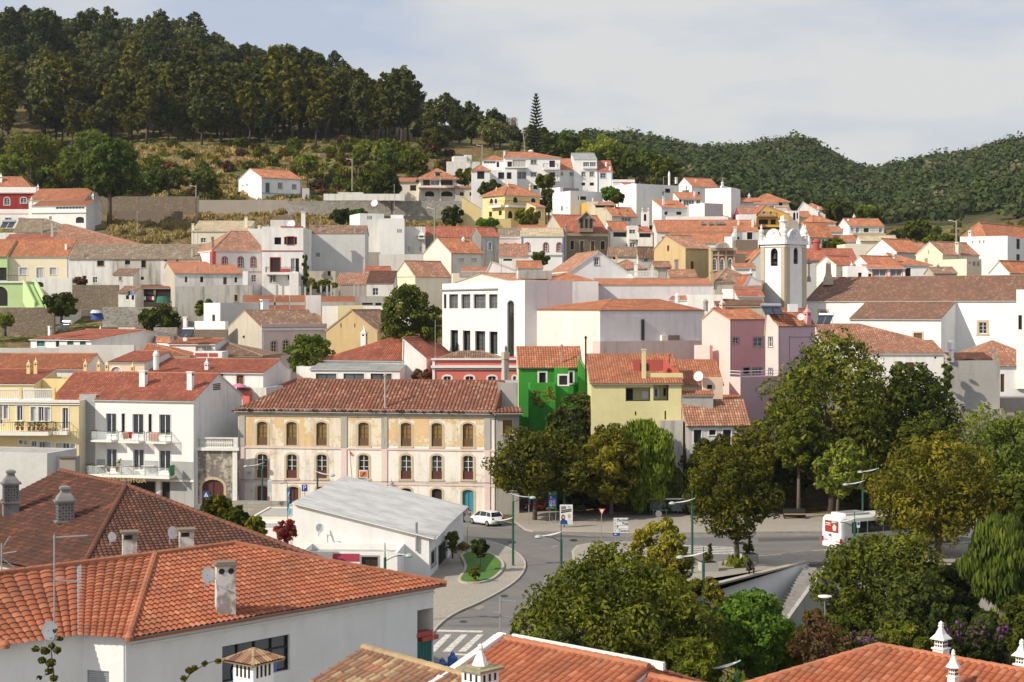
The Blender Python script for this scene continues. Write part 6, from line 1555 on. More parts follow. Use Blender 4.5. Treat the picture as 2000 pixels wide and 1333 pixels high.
# ---- modern low white building with grey metal roof
h=House('low modern white building with large tilted light grey metal roof','modern building')
n_=h.V(None,572,838,984,None,139.5,-6,'L','white_clean','t_metal',LL=21.5,k=0,rise=2.9,ov=.5,vg=.35,z0=-23.4,wq='white_clean'); n_.ze=(HY-1049)*138/F
n_.rise=(HY-981)*139.5/F-n_.ze
n_.win('Q',[(842,1076,851,1104)],'d','trim_grey').win('Q',[(856,1060,873,1122)],'d','trim_grey',grid=(2,1)); n_.win('Q',[(881,1050,893,1090)],'d','trim_grey')
a_=h.V(None,585,776,1078,None,134,-3,'flat','white_clean',LL=5,par=.5,z0=-23.4); a_.win('R',[(706,1088,738,1108)],'B','trim_grey'); a_.band('R',1081,1096,'magenta',.04,650,702)
def pip(par):
 O,D,Ni,Lf=n_.face('R'); mb=MB()
 for x,y0,y1,w in ((814,1020,1076,.11),):
  u=n_.pu('R',x); q=O+D*u-Ni*.15; mb.tube([(q.x,q.y,n_.pz('R',u,y1)),(q.x,q.y,n_.pz('R',u,y0))],w,8)
 mb.build('flue_pipe','steel',par)
 mb=MB(); O,D,Ni,Lf=n_.face('Q'); q=O+D*.3-Ni*.25; mb.tube([(q.x,q.y,n_.ze-.3),(q.x,q.y,n_.ze-.7),(q.x+.1,q.y,n_.ze-1.1)],.06,6); mb.tube([(q.x+.3,q.y-.5,n_.ze-.18),(q.x+2.2,q.y+21,n_.ze-.18)],.09,6); mb.build('gutter','metal_white',par)
h.post.append(pip)
h=House('beige flat terrace blocks behind the grey-roofed modern building','terrace')
v=h.V(None,490,572,1010,None,158,-4,'flat','cream_pale',LL=8,par=.1,z0=-23.2); v=h.V(440,520,560,1030,None,150,-4,'flat','white_clean',LL=4,par=.1,z0=-23.2) if 0 else h.V(None,470,566,1032,None,150,-4,'flat','white_clean',LL=6,par=.3,z0=-23.2)
h=House('pale coursed stone parapet wall in front of the decayed mansion','wall'); h.V(None,442,563,979,None,180,-3,'flat','blockwall',LL=.5,par=.02,z0=-23.2)
# ---- retaining wall behind the bus stop
h=House('high rubble stone retaining wall behind the plane trees and bus stop','retaining wall')
v=h.V(None,955,1120,955,None,188.5,2,'flat','rubble',LL=1.5,par=.02,z0=-23.3); v.win('R',[(1092,962,1116,1010)],'o')
v=h.V(None,1119,2200,930,None,190,0,'flat','rubble',LL=1.5,par=.02,z0=-23.3)
# ---- lower garden wall and stairs
h=House('white retaining wall with dark coping beside the concrete stairs','wall')
W0=Vector((15.9,133.6));W1=Vector((26.4,146.6))
def gardenwall(par):
 mb=MB(); d=(W1-W0).normalized(); n=Vector((d.y,-d.x)); L=(W1-W0).length
 A=Vector((W0.x,W0.y,0))+Vector((n.x,n.y,0))*.05; D3=Vector((d.x,d.y,0)); N3=Vector((n.x,n.y,0))
 c=A+D3*(L/2); c=c-N3*.12; mb.box((c.x,c.y,-25.32),(L,.5,5.06),0,(D3,N3,Vector((0,0,1)))); mb.box((c.x,c.y,-22.78),(L+.1,.6,.16),1,(D3,N3,Vector((0,0,1))))
 B3=Vector((9.0,131.0,0)); D4=(B3-A); L4_=D4.length; D4.normalize(); N4=Vector((D4.y,-D4.x,0)); c=(A+B3)/2; mb.box((c.x,c.y,-25.32),(L4_,.6,5.04),0,(D4,N4,Vector((0,0,1)))); mb.box((c.x,c.y,-22.76),(L4_,.7,.15),1,(D4,N4,Vector((0,0,1))))
 mb.build('wall_body','white_clean kerb'.split(),par)
h.vols=[];
def bh():
 e=empty('wall',h.label,'wall',(20,139,-27.5)); gardenwall(e)
 e=empty('staircase','outdoor stone stairs descending beside a board-marked concrete wall','staircase',(27,143,-27.5))
 mb=MB(); A=G(1577,1122,-23); B=G(1500,1192,-26); A=Vector((26.0,145.6,-22.9)); B=Vector((19.2,133.5,-27.4)); d=(B-A); d.z=0; L=d.length; d.normalize(); n=Vector((-d.y,d.x,0)); N_=26
 for i in range(N_):
  t=(i+.5)/N_; p=A+d*(L*t); z=A.z+(B.z-A.z)*(i+1)/N_; c=p+n*1.0; mb.box((c.x,c.y,(z-28)/2),(L/N_,1.8,z+28),0,(d,n,Vector((0,0,1))))
 mb.build('steps','grey_dark',e)
 mb=MB(); off=n*1.95
 a=A+off-d*.3;b=B+off; w_=n*.35
 def pr(p,q,z0,zp,zq):
  vs=[Vector((p.x,p.y,z0)),Vector((q.x,q.y,z0)),Vector((q.x,q.y,zq)),Vector((p.x,p.y,zp))]; vs+=[v+w_ for v in vs]; mb.add(vs,[(0,1,2,3),(4,5,6,7),(3,2,6,7),(0,3,7,4),(1,2,6,5)])
 pr(a,b,-28,A.z+.5,B.z+.6); mb.build('concrete_wall','concrete',e)
bh(); HS.remove(h)
# ================================================================= foreground roofs
def planeZ(pts):
 a,b,c=[Vector(p) for p in pts]; n=(b-a).cross(c-a); return a,n
def rayp(px,py,pl):
 a,n=pl; dirv=Vector(((px-CX)/F,1,(HY-py)/F)); return dirv*(a.dot(n)/dirv.dot(n))
FG=empty('house','large white foreground house under a bright orange hipped roof with one stained chimney','house',(-10,75,-23))
A=W(250,1250,66.95); B=W(872,1142,80.3); B.z=A.z=-13.6
tt=(B-A); Lr=tt.length; tt.normalize(); nn_=Vector((-tt.y,tt.x,0))
def FGp(t,n,z): p=A+tt*t+nn_*n; return Vector((p.x,p.y,z))
zr=-11.4; hw=6.2
Cc=FGp(Lr-8.2,hw,zr); Dd=FGp(5.6,hw,zr)
rb=MB()
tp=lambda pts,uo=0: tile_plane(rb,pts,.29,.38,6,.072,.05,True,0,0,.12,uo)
tp([A,B,Cc,Dd]); B2_=FGp(Lr,2*hw,-13.6); tp([B,B2_,Cc],300); A2_=FGp(-6,2*hw,-13.6); tp([A2_,B2_,Cc,FGp(-9,hw,zr)],700)
E=W(152,1245,67.6); E.z=-13.6; Gg=FGp(1.6,hw+.1,zr)
# facing facet between hip and valley (two planes)
def bilin(p00,p10,p11,p01,w=.29,r=.38,uo=0):
 nc=max(1,round((p10-p00).length/w)); seg=6; nu=nc*seg; Lv=max((p01-p00).length,(p11-p10).length); nv=max(1,round(Lv/r)); vs=[];fs=[];uv=[]
 nrm=(p10-p00).cross(p01-p00).normalized();
 if nrm.z<0: nrm=-nrm
 for j in range(nv):
  for i in range(nu+1):
   u=i/nu
   for (v,l) in ((j/nv,.04),((j+1)/nv,0)):
    p=(p00*(1-u)+p10*u)*(1-v)+(p01*(1-u)+p11*u)*v; h=.055*math.sin(math.pi*((i%seg)/seg))**.8 if i%seg else -.013
    vs.append(p+nrm*(h+l+.02)); uv.append((u*nc*w+uo*w,(j+.01 if l else j+.98)*r))
 st=(nu+1)*2
 for j in range(nv):
  for i in range(nu):
   a=j*st+i*2; fs.append((a,a+2,a+3,a+1))
   if j<nv-1: b=(j+1)*st+i*2; fs.append((a+1,a+3,b+2,b))
 rb.add(vs,fs,0,uv)
bilin(E,A,Dd,Gg)
H0=FGp(-5.4,hw+.3,zr); P0=W(8,1266,65.5); P0.z=-13.6
bilin(P0,E,Gg,H0,uo=50); P1=P0+(A-E)*-2.5; P1=W(-160,1262,66.8); P1.z=-13.6; bilin(P1,P0,H0,H0+Vector((-4.5,3.8,0)),uo=90)
for a,b in ((Cc,B),(Cc,Dd),(Dd,Gg),(Gg,H0),(A,Dd),(P0,H0),(Cc,B2_),(H0,H0+Vector((-9,-3.0,0)))): ridge_cap(rb,Vector(a)+Vector((0,0,.06)),Vector(b)+Vector((0,0,.06)),.15,0,.42)
for a in (A,P0): rb.lathe(Vector(a)+Vector((.05,.0,.0)),[(.17,-.05),(.2,.12),(.1,.26),(.01,.28)],10,0)
roofFG=rb.build('roof','t_fg',FG)
g=MB();
ga=E+Vector((0,0,.07));gb_=Gg+Vector((0,0,.07)); gd=Vector((.16,.03,0)); g.add([ga-gd,ga+gd,gb_+gd,gb_-gd,],[(0,1,2,3)]); g.build('valley_gutter','metal_grey',roofFG)
# walls
wm=MB(); ins=.45
def wseg(p,q,holes=[],zt=-13.55,zb=-24):
 D=Vector((q.x-p.x,q.y-p.y,0)); L=D.length; D.normalize(); Ni=Vector((-D.y,D.x,0)); wall_face(wm,p,D,Ni,[(0,zb),(L,zb),(L,zt),(0,zt)],holes,0,.25); return p,D,Ni,L
a0=A+nn_*ins+tt*.2; a1=FGp(Lr-ins,ins,-13.6)
class _f: pass
def hole(p,D,x0,y0,x1,y1):
 def u_(x): q=(x-CX)/F; return (q*p.y-p.x)/(D.x-q*D.y)
 u0,u1=u_(x0),u_(x1); um=(u0+u1)/2; dd=p.y+D.y*um; return (u0,(HY-y1)*dd/F,u1,(HY-y0)*dd/F)
Dv=Vector((tt.x,tt.y,0))
h1=hole(a0,Dv,434,1251,566,1322); h2=hole(a0,Dv,815,1190,846,1297)
p_,D_,Ni_,L_=wseg(a0,a1,[(*h1,0),(*h2,0)])
e0=E+Vector((.1,.45,0)); wseg(e0,a0,[ (*hole(e0,(a0-e0).normalized(),170,1310,213,1345),0)]); wseg(P0+Vector((-6,-4,0)),e0); wseg(a1,FGp(Lr-ins,2*hw-ins,-13.6)); wseg(FGp(-6,2*hw-ins,0),FGp(Lr-ins,2*hw-ins,0))
c=A.lerp(B,.5)+nn_*(ins-.05); wm.box((c.x,c.y,-13.78),(Lr-.9,.16,.12),1,(Dv,nn_,Vector((0,0,1)))); wm.box((c.x,c.y,-13.98),(Lr-.9,.1,.1),1,(Dv,nn_,Vector((0,0,1))))
wm.box((c.x,c.y+.3,-13.62),(Lr-.5,.9,.06),1,(Dv,nn_,Vector((0,0,1))))
wm.build('wall','white_clean trim_white'.split(),FG)
def fgp(u,z,k): q=a0+Dv*u+Ni_*k; return Vector((q.x,q.y,z))
# large window
wb=MB(); ax=(Dv,Ni_,Vector((0,0,1))); u0,z0,u1,z1=h1
wb.quad(fgp(u0,z0,.22),fgp(u1,z0,.22),fgp(u1,z1,.22),fgp(u0,z1,.22),0)
for i in range(5):
 u=u0+(u1-u0)*i/4; wb.box(fgp(u,(z0+z1)/2 if i in(0,3,4) else z1-.28,.17),(.07,.06,z1-z0 if i in (0,3,4) else .56),1,ax)
for z in (z0+.03,z1-.56,z1-.03): wb.box(fgp((u0+u1)/2,z,.17),(u1-u0,.06,.06),1,ax)
fgw=wb.build('window','glass metal_dark'.split(),FG)
plain('shirt_blue',(.12,.18,.45),.9); plain('shirt_pale',(.5,.52,.6),.9); plain('cloth_pink',(.6,.2,.35),.9)
for i,(uu,mt,hh) in enumerate(((.9,'shirt_pale',.9),(1.3,'shirt_pale',1.0),(u1-u0-.9,'shirt_blue',.7),(u1-u0-1.2,'shirt_pale',.9),(u1-u0-1.6,'cloth_pink',.5))):
 c=fgp(u0+uu,z1-.95-hh/2,.1); mb=MB(); mb.add([c+Vector((-.14,-.1,hh/2)),c+Vector((.14,.1,hh/2)),c+Vector((.22,.16,hh/4)),c+Vector((.13,.1,-hh/2)),c+Vector((-.15,-.1,-hh/2)),c+Vector((-.22,-.16,hh/4))],[(0,1,2,3,4,5)]); mb.box(c+Vector((0,0,hh/2+.05)),(.03,.03,.12)); mb.build('hanging_shirt',mt,fgw)
# balcony opening at the right corner: recess with green lattice and red crates
u0,z0,u1,z1=h2; mb=MB(); mb.box(fgp((u0+u1)/2,z0+.55,.15),(u1-u0,.05,1.1),0,ax)
for i in range(10): mb.box(fgp(u0+(u1-u0)*(i+.5)/10,z0+.55,.1),(.03,.03,1.1),0,ax)
mb.build('lattice_screen','shut_teal',FG)
mb=MB();
for i,zz in enumerate((1.2,1.45)): mb.box(fgp(u0+.9-i*.4,z0+zz,.25),(1.1,.5,.22),0,ax)
mb.build('crate','trim_red',FG)
sh=MB(); n=0
hs=hole(e0,(a0-e0).normalized(),170,1310,213,1345); dS=(a0-e0); dS.z=0; dS.normalize(); nS=Vector((-dS.y,dS.x,0))
for i in range(9):
 z=hs[3]-(hs[3]-hs[1])*(i+.5)/9; q=e0+dS*((hs[0]+hs[2])/2)+nS*.1; sh.box((q.x,q.y,z),(hs[2]-hs[0],.05,(hs[3]-hs[1])/9*.85),0,(dS,nS,Vector((0,0,1))))
sh.build('roller_shutter','metal_grey',FG)
# chimney of the foreground roof
def fchim(parent,px,yt,yb,w,d,style,mat,cap='t_old',ax=None,name='chimney'):
 p=W(px,yb,d); zt=(HY-yt)*d/F; mb=MB(); chimney_geom(mb,p.x,p.y,p.z-.5,zt,w*d/F,style,ax or (Vector((.93,-.36,0)),Vector((.36,.93,0)),Vector((0,0,1)))); return mb.build(name,[mat,'dark',cap],parent)
plaster('chim_stain',(.62,.60,.56),1.0,(.10,.09,.08),(.3,.27,.24),.42)
mb=MB(); p=W(440,1172,71.5); z1=(HY-1104)*71.5/F; X=Vector((.95,.3,0)).normalized(); Y=Vector((-.3,.95,0)).normalized(); Z=Vector((0,0,1))
mb.box((p.x,p.y,(p.z+z1)/2-.35),(.82,.7,z1-p.z+.7),0,(X,Y,Z)); mb.box((p.x,p.y,z1+.04),(1.0,.85,.07),2,(X,Y,Z)); mb.box((p.x,p.y,z1+.12),(.85,.7,.1),2,(X,Y,Z))
for s in (-.2,.2):
 c=p+X*s-Y*.355; mb.lathe((c.x,c.y,z1-.2),[(.0,0)],8,1) if 0 else None
 mb.poly([Vector((c.x,c.y,z1-.22))+X*(.13*math.cos(a))+Z*(.13*math.sin(a)) for a in [2*math.pi*i/12 for i in range(12)]],1)
mb.build('chimney','chim_stain dark brown_wall'.split(),roofFG)
# ---- old brown roof house behind
OB=empty('house','old house with wide dark brown fan-shaped tiled roof and two lattice chimneys','house',(-25,100,-23))
zE=-14.5; K=W(150,1130,87.5); K.z=zE; Lf_=W(-140,1068,99.0); Lf_.z=zE; Ap=W(246,950,100.6); Ap.z=-11
rb=MB(); pl=planeZ([K,Lf_,Ap]); T2=rayp(115,921,pl); T1=rayp(-60,1010,pl);
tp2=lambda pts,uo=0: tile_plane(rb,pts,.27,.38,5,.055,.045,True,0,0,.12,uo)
tp2([K,Lf_,T1,T2,Ap]); Rr=W(640,1105,93); Rr.z=zE; tp2([K,Rr,Ap],200)
Bk=W(375,1014,112); Bk.z=zE; tp2([Rr,Bk,Ap],400); tp2([Bk,T2+Vector((3,14,-3.4)),T2,Ap],800)
for a,b in ((K,Ap),(Rr,Ap),(Ap,T2)): ridge_cap(rb,Vector(a)+Vector((0,0,.06)),Vector(b)+Vector((0,0,.06)),.16,0,.42)
rOB=rb.build('roof','t_dark',OB)
mb=MB()
for a,b in ((K,Lf_),(K,Rr),(Rr,Bk)):
 c=(a+b)/2; d=(b-a); L=d.length; d.normalize(); n=Vector((-d.y,d.x,0)); cc=Vector(((T2.x+K.x)/2,100,0)); inw=1 if n.dot(Vector((-16,101,0))-Vector((c.x,c.y,0)))>0 else -1; q=c+n*inw*.5; mb.box((q.x,q.y,zE-4.9),(L-1.2,.25,9.6),0,(d,n,Vector((0,0,1))))
mb.build('wall','greycream',OB)
def lattice(px,yt,yb,w,d,h_ratio=.36):
 p=W(px,yb,d); zt=(HY-yt)*d/F; w_=w*d/F; H=zt-p.z; mb=MB(); X=Vector((.92,.39,0)).normalized();Y=Vector((-.39,.92,0)).normalized(); z0=p.z-.6; zb=p.z+H*.42; zc=p.z+H*.76
 mb.box((p.x,p.y,(z0+zb)/2),(w_*.82,w_*.7,zb-z0),0,(X,Y,Z)); mb.box((p.x,p.y,zb+.04),(w_,w_*.86,.1),0,(X,Y,Z)); mb.box((p.x,p.y,(zb+zc)/2),(w_*.8,w_*.68,zc-zb),0,(X,Y,Z)); mb.box((p.x,p.y,zc+.05),(w_*1.05,w_*.9,.1),0,(X,Y,Z))
 a=math.atan2(X.y,X.x)+math.pi/4; mb.lathe((p.x,p.y,zc+.1),[(w_*.62,0),(w_*.5,H*.06),(w_*.3,H*.12),(w_*.26,H*.17),(w_*.36,H*.175),(w_*.34,H*.21),(w_*.1,H*.235)],4,0,a)
 for sx,(U,V,wu) in enumerate(((X,-Y,.8),(Y,-X,.68),(Y,X,.68))):
  off=(.34 if sx==0 else .4)*w_+.005
  for i in range(5):
   for j in range(6):
    c=Vector((p.x,p.y,zb+.15+(zc-zb-.2)*(j+.3)/6))+U*(wu*w_*(-.36+.18*i))+V*off; s=.05 if (i+j)%2 else .035; mb.box(c,(s*1.6,.012,s*2),1,(U,V,Z))
 return mb
for args in ((127,951,1070,40,97),(21,920,1028,36,101)): lattice(*args).build('chimney','chim_lat dark'.split() if 'chim_lat' in MATS else [plaster('chim_lat',(.22,.21,.20),.7,(.06,.06,.06)).name and 'chim_lat','dark'],rOB)
for (x,yt,yb,w,d) in ((253,1039,1096,32,84.5),(364,1034,1078,32,87)):
 mb=MB(); p=W(x,yb,d); z1=(HY-yt)*d/F; ww=w*d/F; X=Vector((.95,.3,0)).normalized(); Y=Vector((-.3,.95,0)).normalized(); mb.box((p.x,p.y,(p.z+z1)/2-.6),(ww*.85,ww*.7,z1-p.z+1.2),0,(X,Y,Z)); mb.box((p.x,p.y,z1),(ww*1.1,ww,.1),2,(X,Y,Z)); mb.box((p.x,p.y-ww*.36,z1-.25),(ww*.5,.03,.22),1,(X,Y,Z)); mb.build('chimney','chim_stain dark brown_wall'.split(),rOB)
# ---- other foreground roofs, through Vol
h=House('house with orange roll-tile roof, white verge and finial chimney, bottom centre')
CF=Vector((-.26,56,0)); a=-43.6
L3=Vector((math.sin(R_(43.6)),math.cos(R_(43.6)),0)); C3=CF-L3*5
def fgv(h,C,zeave,LR,LL,rise,a,roof='R',k=.5,**kw):
 v=Vol(h,None,1000+F*C.x/C.y,None,600,None,C.y,a,roof,kw.pop('wall','white_clean'),kw.pop('rmat','t_fg'),k=k,LR=LR,LL=LL,rise=rise,z0=-23.5,**kw); v.ze=zeave; v.d=70; return v
v3=fgv(h,C3,-11.375-1.75,6.3,10,1.75,a,ov=.3,vg=.02)
v3.d=70
v=fgv(h,C3+Vector((math.cos(R_(a)),math.sin(R_(a)),0))*6.35,-11.375-2.05,9,10,1.75,a,ov=.3,vg=.02)
def f3(par):
 mb=MB(); Rr_=v3.R;Ll=v3.L; C=v3.C; zr_=v3.ze+v3.rise
 def bar(p,q,w,h_):
  d=(q-p); L=d.length; d.normalize(); s=d.cross(Z).normalized(); u=s.cross(d); c=(p+q)/2; mb.box(c,(L,w,h_),0,(d,s,u))
 r=Vector((C.x,C.y,0))+Ll*5; r.z=zr_+.12; e=Vector((C.x,C.y,0))-Ll*.4; e.z=v3.ze-.02; bar(r-Rr_*.12,e-Rr_*.12,.3,.22); b=Vector((C.x,C.y,0))+Ll*10; b.z=v3.ze; bar(r-Rr_*.12,b-Rr_*.12,.3,.22)
 q=r+Rr_*6.6+Ll*.42; q.z-=.1; bar(r+Ll*.42+Vector((0,0,-.1)),q,.12,.25)
 mb.build('verge','trim_white',par)
h.post.append(f3)
def f3c(par):
 p=W(938,1345,51.2); zt=(HY-1270)*51.2/F; mb=MB(); X=v3.R; Y=v3.L
 zc=(HY-1305)*51.2/F
 mb.box((p.x,p.y,zc-1.6),(.62,.62,2.2),3,(X,Y,Z));
 for sx in(-1,1):
  for sy in(-1,1): mb.box((p.x,p.y,zc-1.6),(.1,.1,2.2),0) if 0 else mb.box(Vector((p.x,p.y,zc-1.55))+X*(.3*sx)+Y*(.3*sy),(.14,.14,2.2),4,(X,Y,Z))
 mb.box((p.x,p.y,zc-.24),(.82,.82,.4),0,(X,Y,Z)); mb.box((p.x,p.y,zc),(1.08,1.08,.08),2,(X,Y,Z)); mb.lathe((p.x,p.y,zc+.03),[(.5,0),(.42,.06)],4,2,math.atan2(X.y,X.x)+math.pi/4)
 mb.lathe((p.x,p.y,zc+.06),[(.28,0),(.07,.48),(.06,.5),(.09,.56),(.07,.66),(.01,.7)],6,0)
 for i in range(3):
  for (U,V) in ((X,-Y),(Y,-X),(Y,X)): mb.box(Vector((p.x,p.y,zc-.24))+U*(-.24+.24*i)+V*.415,(.08,.02,.22),1,(U,V,Z))
 mb.build('chimney',['trim_white','dark','chim_moss','cream','trim_grey'],par)
plain('chim_moss',(.34,.31,.18),.9,var=.5)
h.post.append(f3c)
h=House('house with bright orange hipped roof and two pointed white chimneys, bottom right')
apx=Vector((13.4,60.0,0)); a4=-46.8; R4=Vector((math.cos(R_(a4)),math.sin(R_(a4)),0)); L4=Vector((-math.sin(R_(a4)),math.cos(R_(a4)),0)); C4=apx-R4*5-L4*5
v4=fgv(h,C4,-12.41-2.15,26,10,2.15,a4,'hip',ov=.35); v4.hl=5; v4.hr=5
def f4(par):
 for (x,yt,yb,w,d,kind) in ((1838,1213,1290,27,60.5,'tall'),(1862,1268,1345,19,55.6,'sm'),(1996,1248,1320,26,57.5,'tall')):
  p=W(x,yb,d); zt=(HY-yt)*d/F; ww=w*d/F; H=zt-p.z; mb=MB(); X=R4;Y=L4; an=math.atan2(X.y,X.x)+math.pi/4
  mb.box((p.x,p.y,p.z+H*.1-.3),(ww*.86,ww*.86,H*.4+.6),0,(X,Y,Z)); mb.box((p.x,p.y,p.z+H*.31),(ww*1.02,ww*1.02,.05),0,(X,Y,Z)); mb.box((p.x,p.y,p.z+H*.42),(ww*.66,ww*.66,H*.24),0,(X,Y,Z))
  for i in (-1,0,1):
   for jj in (0,1):
    for (U,V) in ((X,-Y),(Y,-X),(Y,X),(X,Y)): mb.box(Vector((p.x,p.y,p.z+H*(.38+.09*jj)))+U*(i*ww*.2)+V*(ww*.335),(ww*.12,.02,H*.05),1,(U,V,Z))
  mb.lathe((p.x,p.y,p.z+H*.54),[(ww*.8,0),(ww*.78,H*.02),(ww*.42,H*.13),(ww*.2,H*.27),(ww*.16,H*.3),(ww*.24,H*.33),(ww*.16,H*.37),(ww*.2,H*.4),(.01,H*.46)],4 if kind=='tall' else 6,0,an)
  mb.build('chimney','trim_white dark'.split(),par)
h.post.append(f4)
h=House('low house with old weathered barrel-tile roof and a white slotted chimney, bottom left of centre')
a5=-50; R5=Vector((math.cos(R_(a5)),math.sin(R_(a5)),0)); L5=Vector((-math.sin(R_(a5)),math.cos(R_(a5)),0)); C5=Vector((-5.2,58,0))-L5*3.5
v5=fgv(h,C5,-12.1-1.35,6,7,1.35,a5,'R',rmat='t_oldfg',wall='white',ov=.2,vg=.1)
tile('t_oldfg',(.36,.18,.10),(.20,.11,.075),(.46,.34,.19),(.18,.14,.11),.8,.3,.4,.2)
def f5(par):
 mb=MB(); d=52.0; p=W(495,1400,d); zt=(HY-1268)*d/F; chimney_geom(mb,p.x,p.y,-17,zt,1.2,'tilecap',(Vector((.8,-.6,0)),Vector((.6,.8,0)),Z)); mb.build('chimney','white_clean dark t_oldfg'.split(),par)
 mb=MB(); mb.box((-7.2,53,-19),(5,4,4.2)); mb.build('annex','white',par)
h.post.append(f5)
leafm('lf_ivy',(.09,.14,.012),(.25,.32,.025),None,.35)
leafm('lf_redlow',(.09,.11,.02),(.14,.17,.03),(.42,.02,.03),.2,.62); leafm('lf_purplow',(.06,.08,.015),(.10,.13,.03),(.26,.06,.27),.2,.62)
# ================================================================= trees
B=4
def lod(n): return int(n)
tree('big dark green broadleaf tree behind the square, largest crown left of the church',1625,640,960,275,184,'lf_mid',1005,26000,.42,'egg',60,1,tr=.4,rs=.24)
tree('dark green tree with a pointed top between the big broadleaf tree and the grey block',1785,692,960,175,186,'lf_mid',990,17000,.42,'egg',44,2,tr=.3,rs=.24)
tree('green side crown joining the big broadleaf tree to its right neighbour',1700,765,960,130,183,'lf_mid',1000,10000,.42,'round',26,98)
tree('dark green tree under the grey block at the right',1800,800,980,150,180,'lf_mid',1000,9000,.4,'round',26,3)
tree('magnolia with dark glossy crown in front of the vivid green house',1125,752,960,130,187,'lf_dark',1005,11000,.4,'egg',30,4,tr=.25)
tree('olive-green plane tree left of the parking sign, trunk among parked motorbikes',1050,842,990,208,176,'lf_olive',1022,14000,.38,'flatbot',34,5,tr=.22,x0=1044,spread=.6)
tree('yellow-green plane tree between the parking sign and the ivy wall',1190,822,990,130,178,'lf_olive',1020,10000,.38,'egg',26,6,tr=.18,x0=1195)
tree('bright green ivy hanging in a rounded mass over the wall below the yellow house',1250,808,1012,132,180.5,'lf_ivy',1015,19000,.32,'tall',30,7,cat='ivy',hang=1,noTrunk=True,elong=1.6,rs=.32)
tree('darker ivy curtain to the right of the bright ivy mass',1325,872,1030,110,183,'lf_mid',1030,11000,.34,'tall',20,8,cat='ivy',hang=1,noTrunk=True)
tree('round olive street tree with forked trunk between the planter boxes',1430,862,1055,196,144.8,'lf_olive',1108,15000,.30,'egg',40,9,tr=.2,x0=1441,spread=.45,dp=8)
tree('shrubby small tree in front of the white cottage',1395,850,945,100,179,'lf_olive',1000,5000,.36,'round',18,10)
tree('yellowing tree left of the big broadleaf tree, above the bench',1470,815,985,90,182,'lf_olive',1005,6000,.36,'round',20,11)
tree('slender yellow-tinged tree above the street bench',1645,855,975,110,176,'lf_yelmix' if 0 else 'lf_light',1015,7000,.34,'egg',22,12,x0=1634,tr=.15)
tree('dense olive tree crown over the rear of the bus',1832,850,1092,268,151,'lf_olive',1092,24000,.34,'flatbot',52,13,tr=.3,dp=11)
tree('light green tree at the right edge above the weeping tree',1990,800,1000,150,168,'lf_light',1040,12000,.36,'round',30,14)
tree('thin scraggly young tree below the grey block',1915,785,900,110,196,'lf_light',960,2600,.34,'tall',14,15,rs=.33)
tree('broad green tree in the sunken garden in front of the bus',1722,1040,1240,262,126,'lf_mid2' if 0 else 'lf_mid',1300,22000,.30,'round',52,16,tr=.25,dp=9)
tree('second crown low beside the sunken garden tree',1790,1120,1290,140,118,'lf_dark',1330,8000,.30,'round',24,17)
tree('weeping pepper tree with trailing foliage at the right edge',1955,1000,1185,150,122,'lf_light',1290,14000,.34,'egg',34,18,hang=1,x0=1962,tr=.35,elong=2.6)
tree('huge dense dark green tree in the foreground, right of the road',1205,1068,1400,430,97,'lf_dark2' if 0 else 'lf_mid',1480,52000,.24,'egg',90,19,tr=.3,dp=12,rs=.2)
tree('yellow-green tree behind the huge foreground tree',1290,1005,1190,120,122,'lf_yel',1200,9000,.26,'tall',26,20)
tree('tall narrow yellowing tree at the right side of the huge foreground tree',1375,1120,1330,130,106,'lf_olive',1400,9000,.26,'tall',26,21)
tree('fresh bright green large-leaved tree beside the concrete stairs',1470,1140,1330,160,100,'lf_bright',1420,9000,.30,'tall',30,22,elong=1.0)
tree('reddish brown sparse shrub near the garden lamp',1600,1205,1330,110,96,'lf_brown',1400,4500,.20,'tall',18,23,cat='shrub',rs=.34)
tree('red-flowering bush at the foot of the concrete stair wall',1590,1192,1222,50,112,'lf_redlow',1270,1800,.2,'round',10,24,cat='bush')
tree('purple bougainvillea hanging over the garden wall at the right',1900,1215,1262,160,104,'lf_purplow',1300,3500,.2,'round',16,25,cat='bougainvillea',noTrunk=True,dp=1.5)
tree('low purple and green bush behind the bottom right roof',1690,1238,1262,70,98,'lf_purplow',1300,2200,.2,'round',12,26,cat='bush',noTrunk=True,dp=3)
tree('magenta bougainvillea beside the low white building',560,1015,1060,46,132,'lf_magenta' if 0 else 'lf_red',1100,2500,.22,'round',12,27,cat='bougainvillea')
for i,(x,yt,yb,w,d,l) in enumerate(((425,960,1030,60,122,'pointed yellow-green shrub beside the blue warning sign'),(463,985,1040,50,119,'pointed dark shrub right of the yellow-green shrub'),(500,1005,1060,44,117,'small dark shrub nearest the bougainvillea'))):
 tree(l,x,yt,yb,w,d,'lf_olive' if i==0 else 'lf_mid',1120,4500,.24,'egg',18,30+i,cat='shrub')
tree('round clipped bush left of the lawn island',884,1036,1068,26,146,'lf_mid',1078,1800,.2,'round',10,34,cat='bush',tr=.06)
tree('dark spreading bush at the top edge of the lawn island',937,1052,1090,38,141,'lf_dark',1096,2200,.2,'round',12,35,cat='bush',tr=.06)
tree('small round bush on the lawn island',927,1104,1134,20,136,'lf_mid',1140,900,.18,'round',8,36,cat='bush',tr=.05)
tree('low red flowering plants in the bed beside the lawn island',893,1066,1076,46,146,'lf_redlow',1076,900,.16,'round',10,37,cat='flowers',noTrunk=True,dp=3)
tree('dark green tree with open branches left of the office building',800,548,712,128,223,'lf_mid',740,15000,.40,'egg',38,40,tr=.25,x0=829,spread=.6,rs=.22)
tree('rounded yellow-green tree in front of the ochre gabled house',606,650,735,92,219,'lf_light',760,8000,.36,'round',24,41)
tree('dry creeping bush on the wall right of the stepped red roof',826,720,752,46,212,'lf_brown',760,1600,.3,'round',9,42,cat='bush')
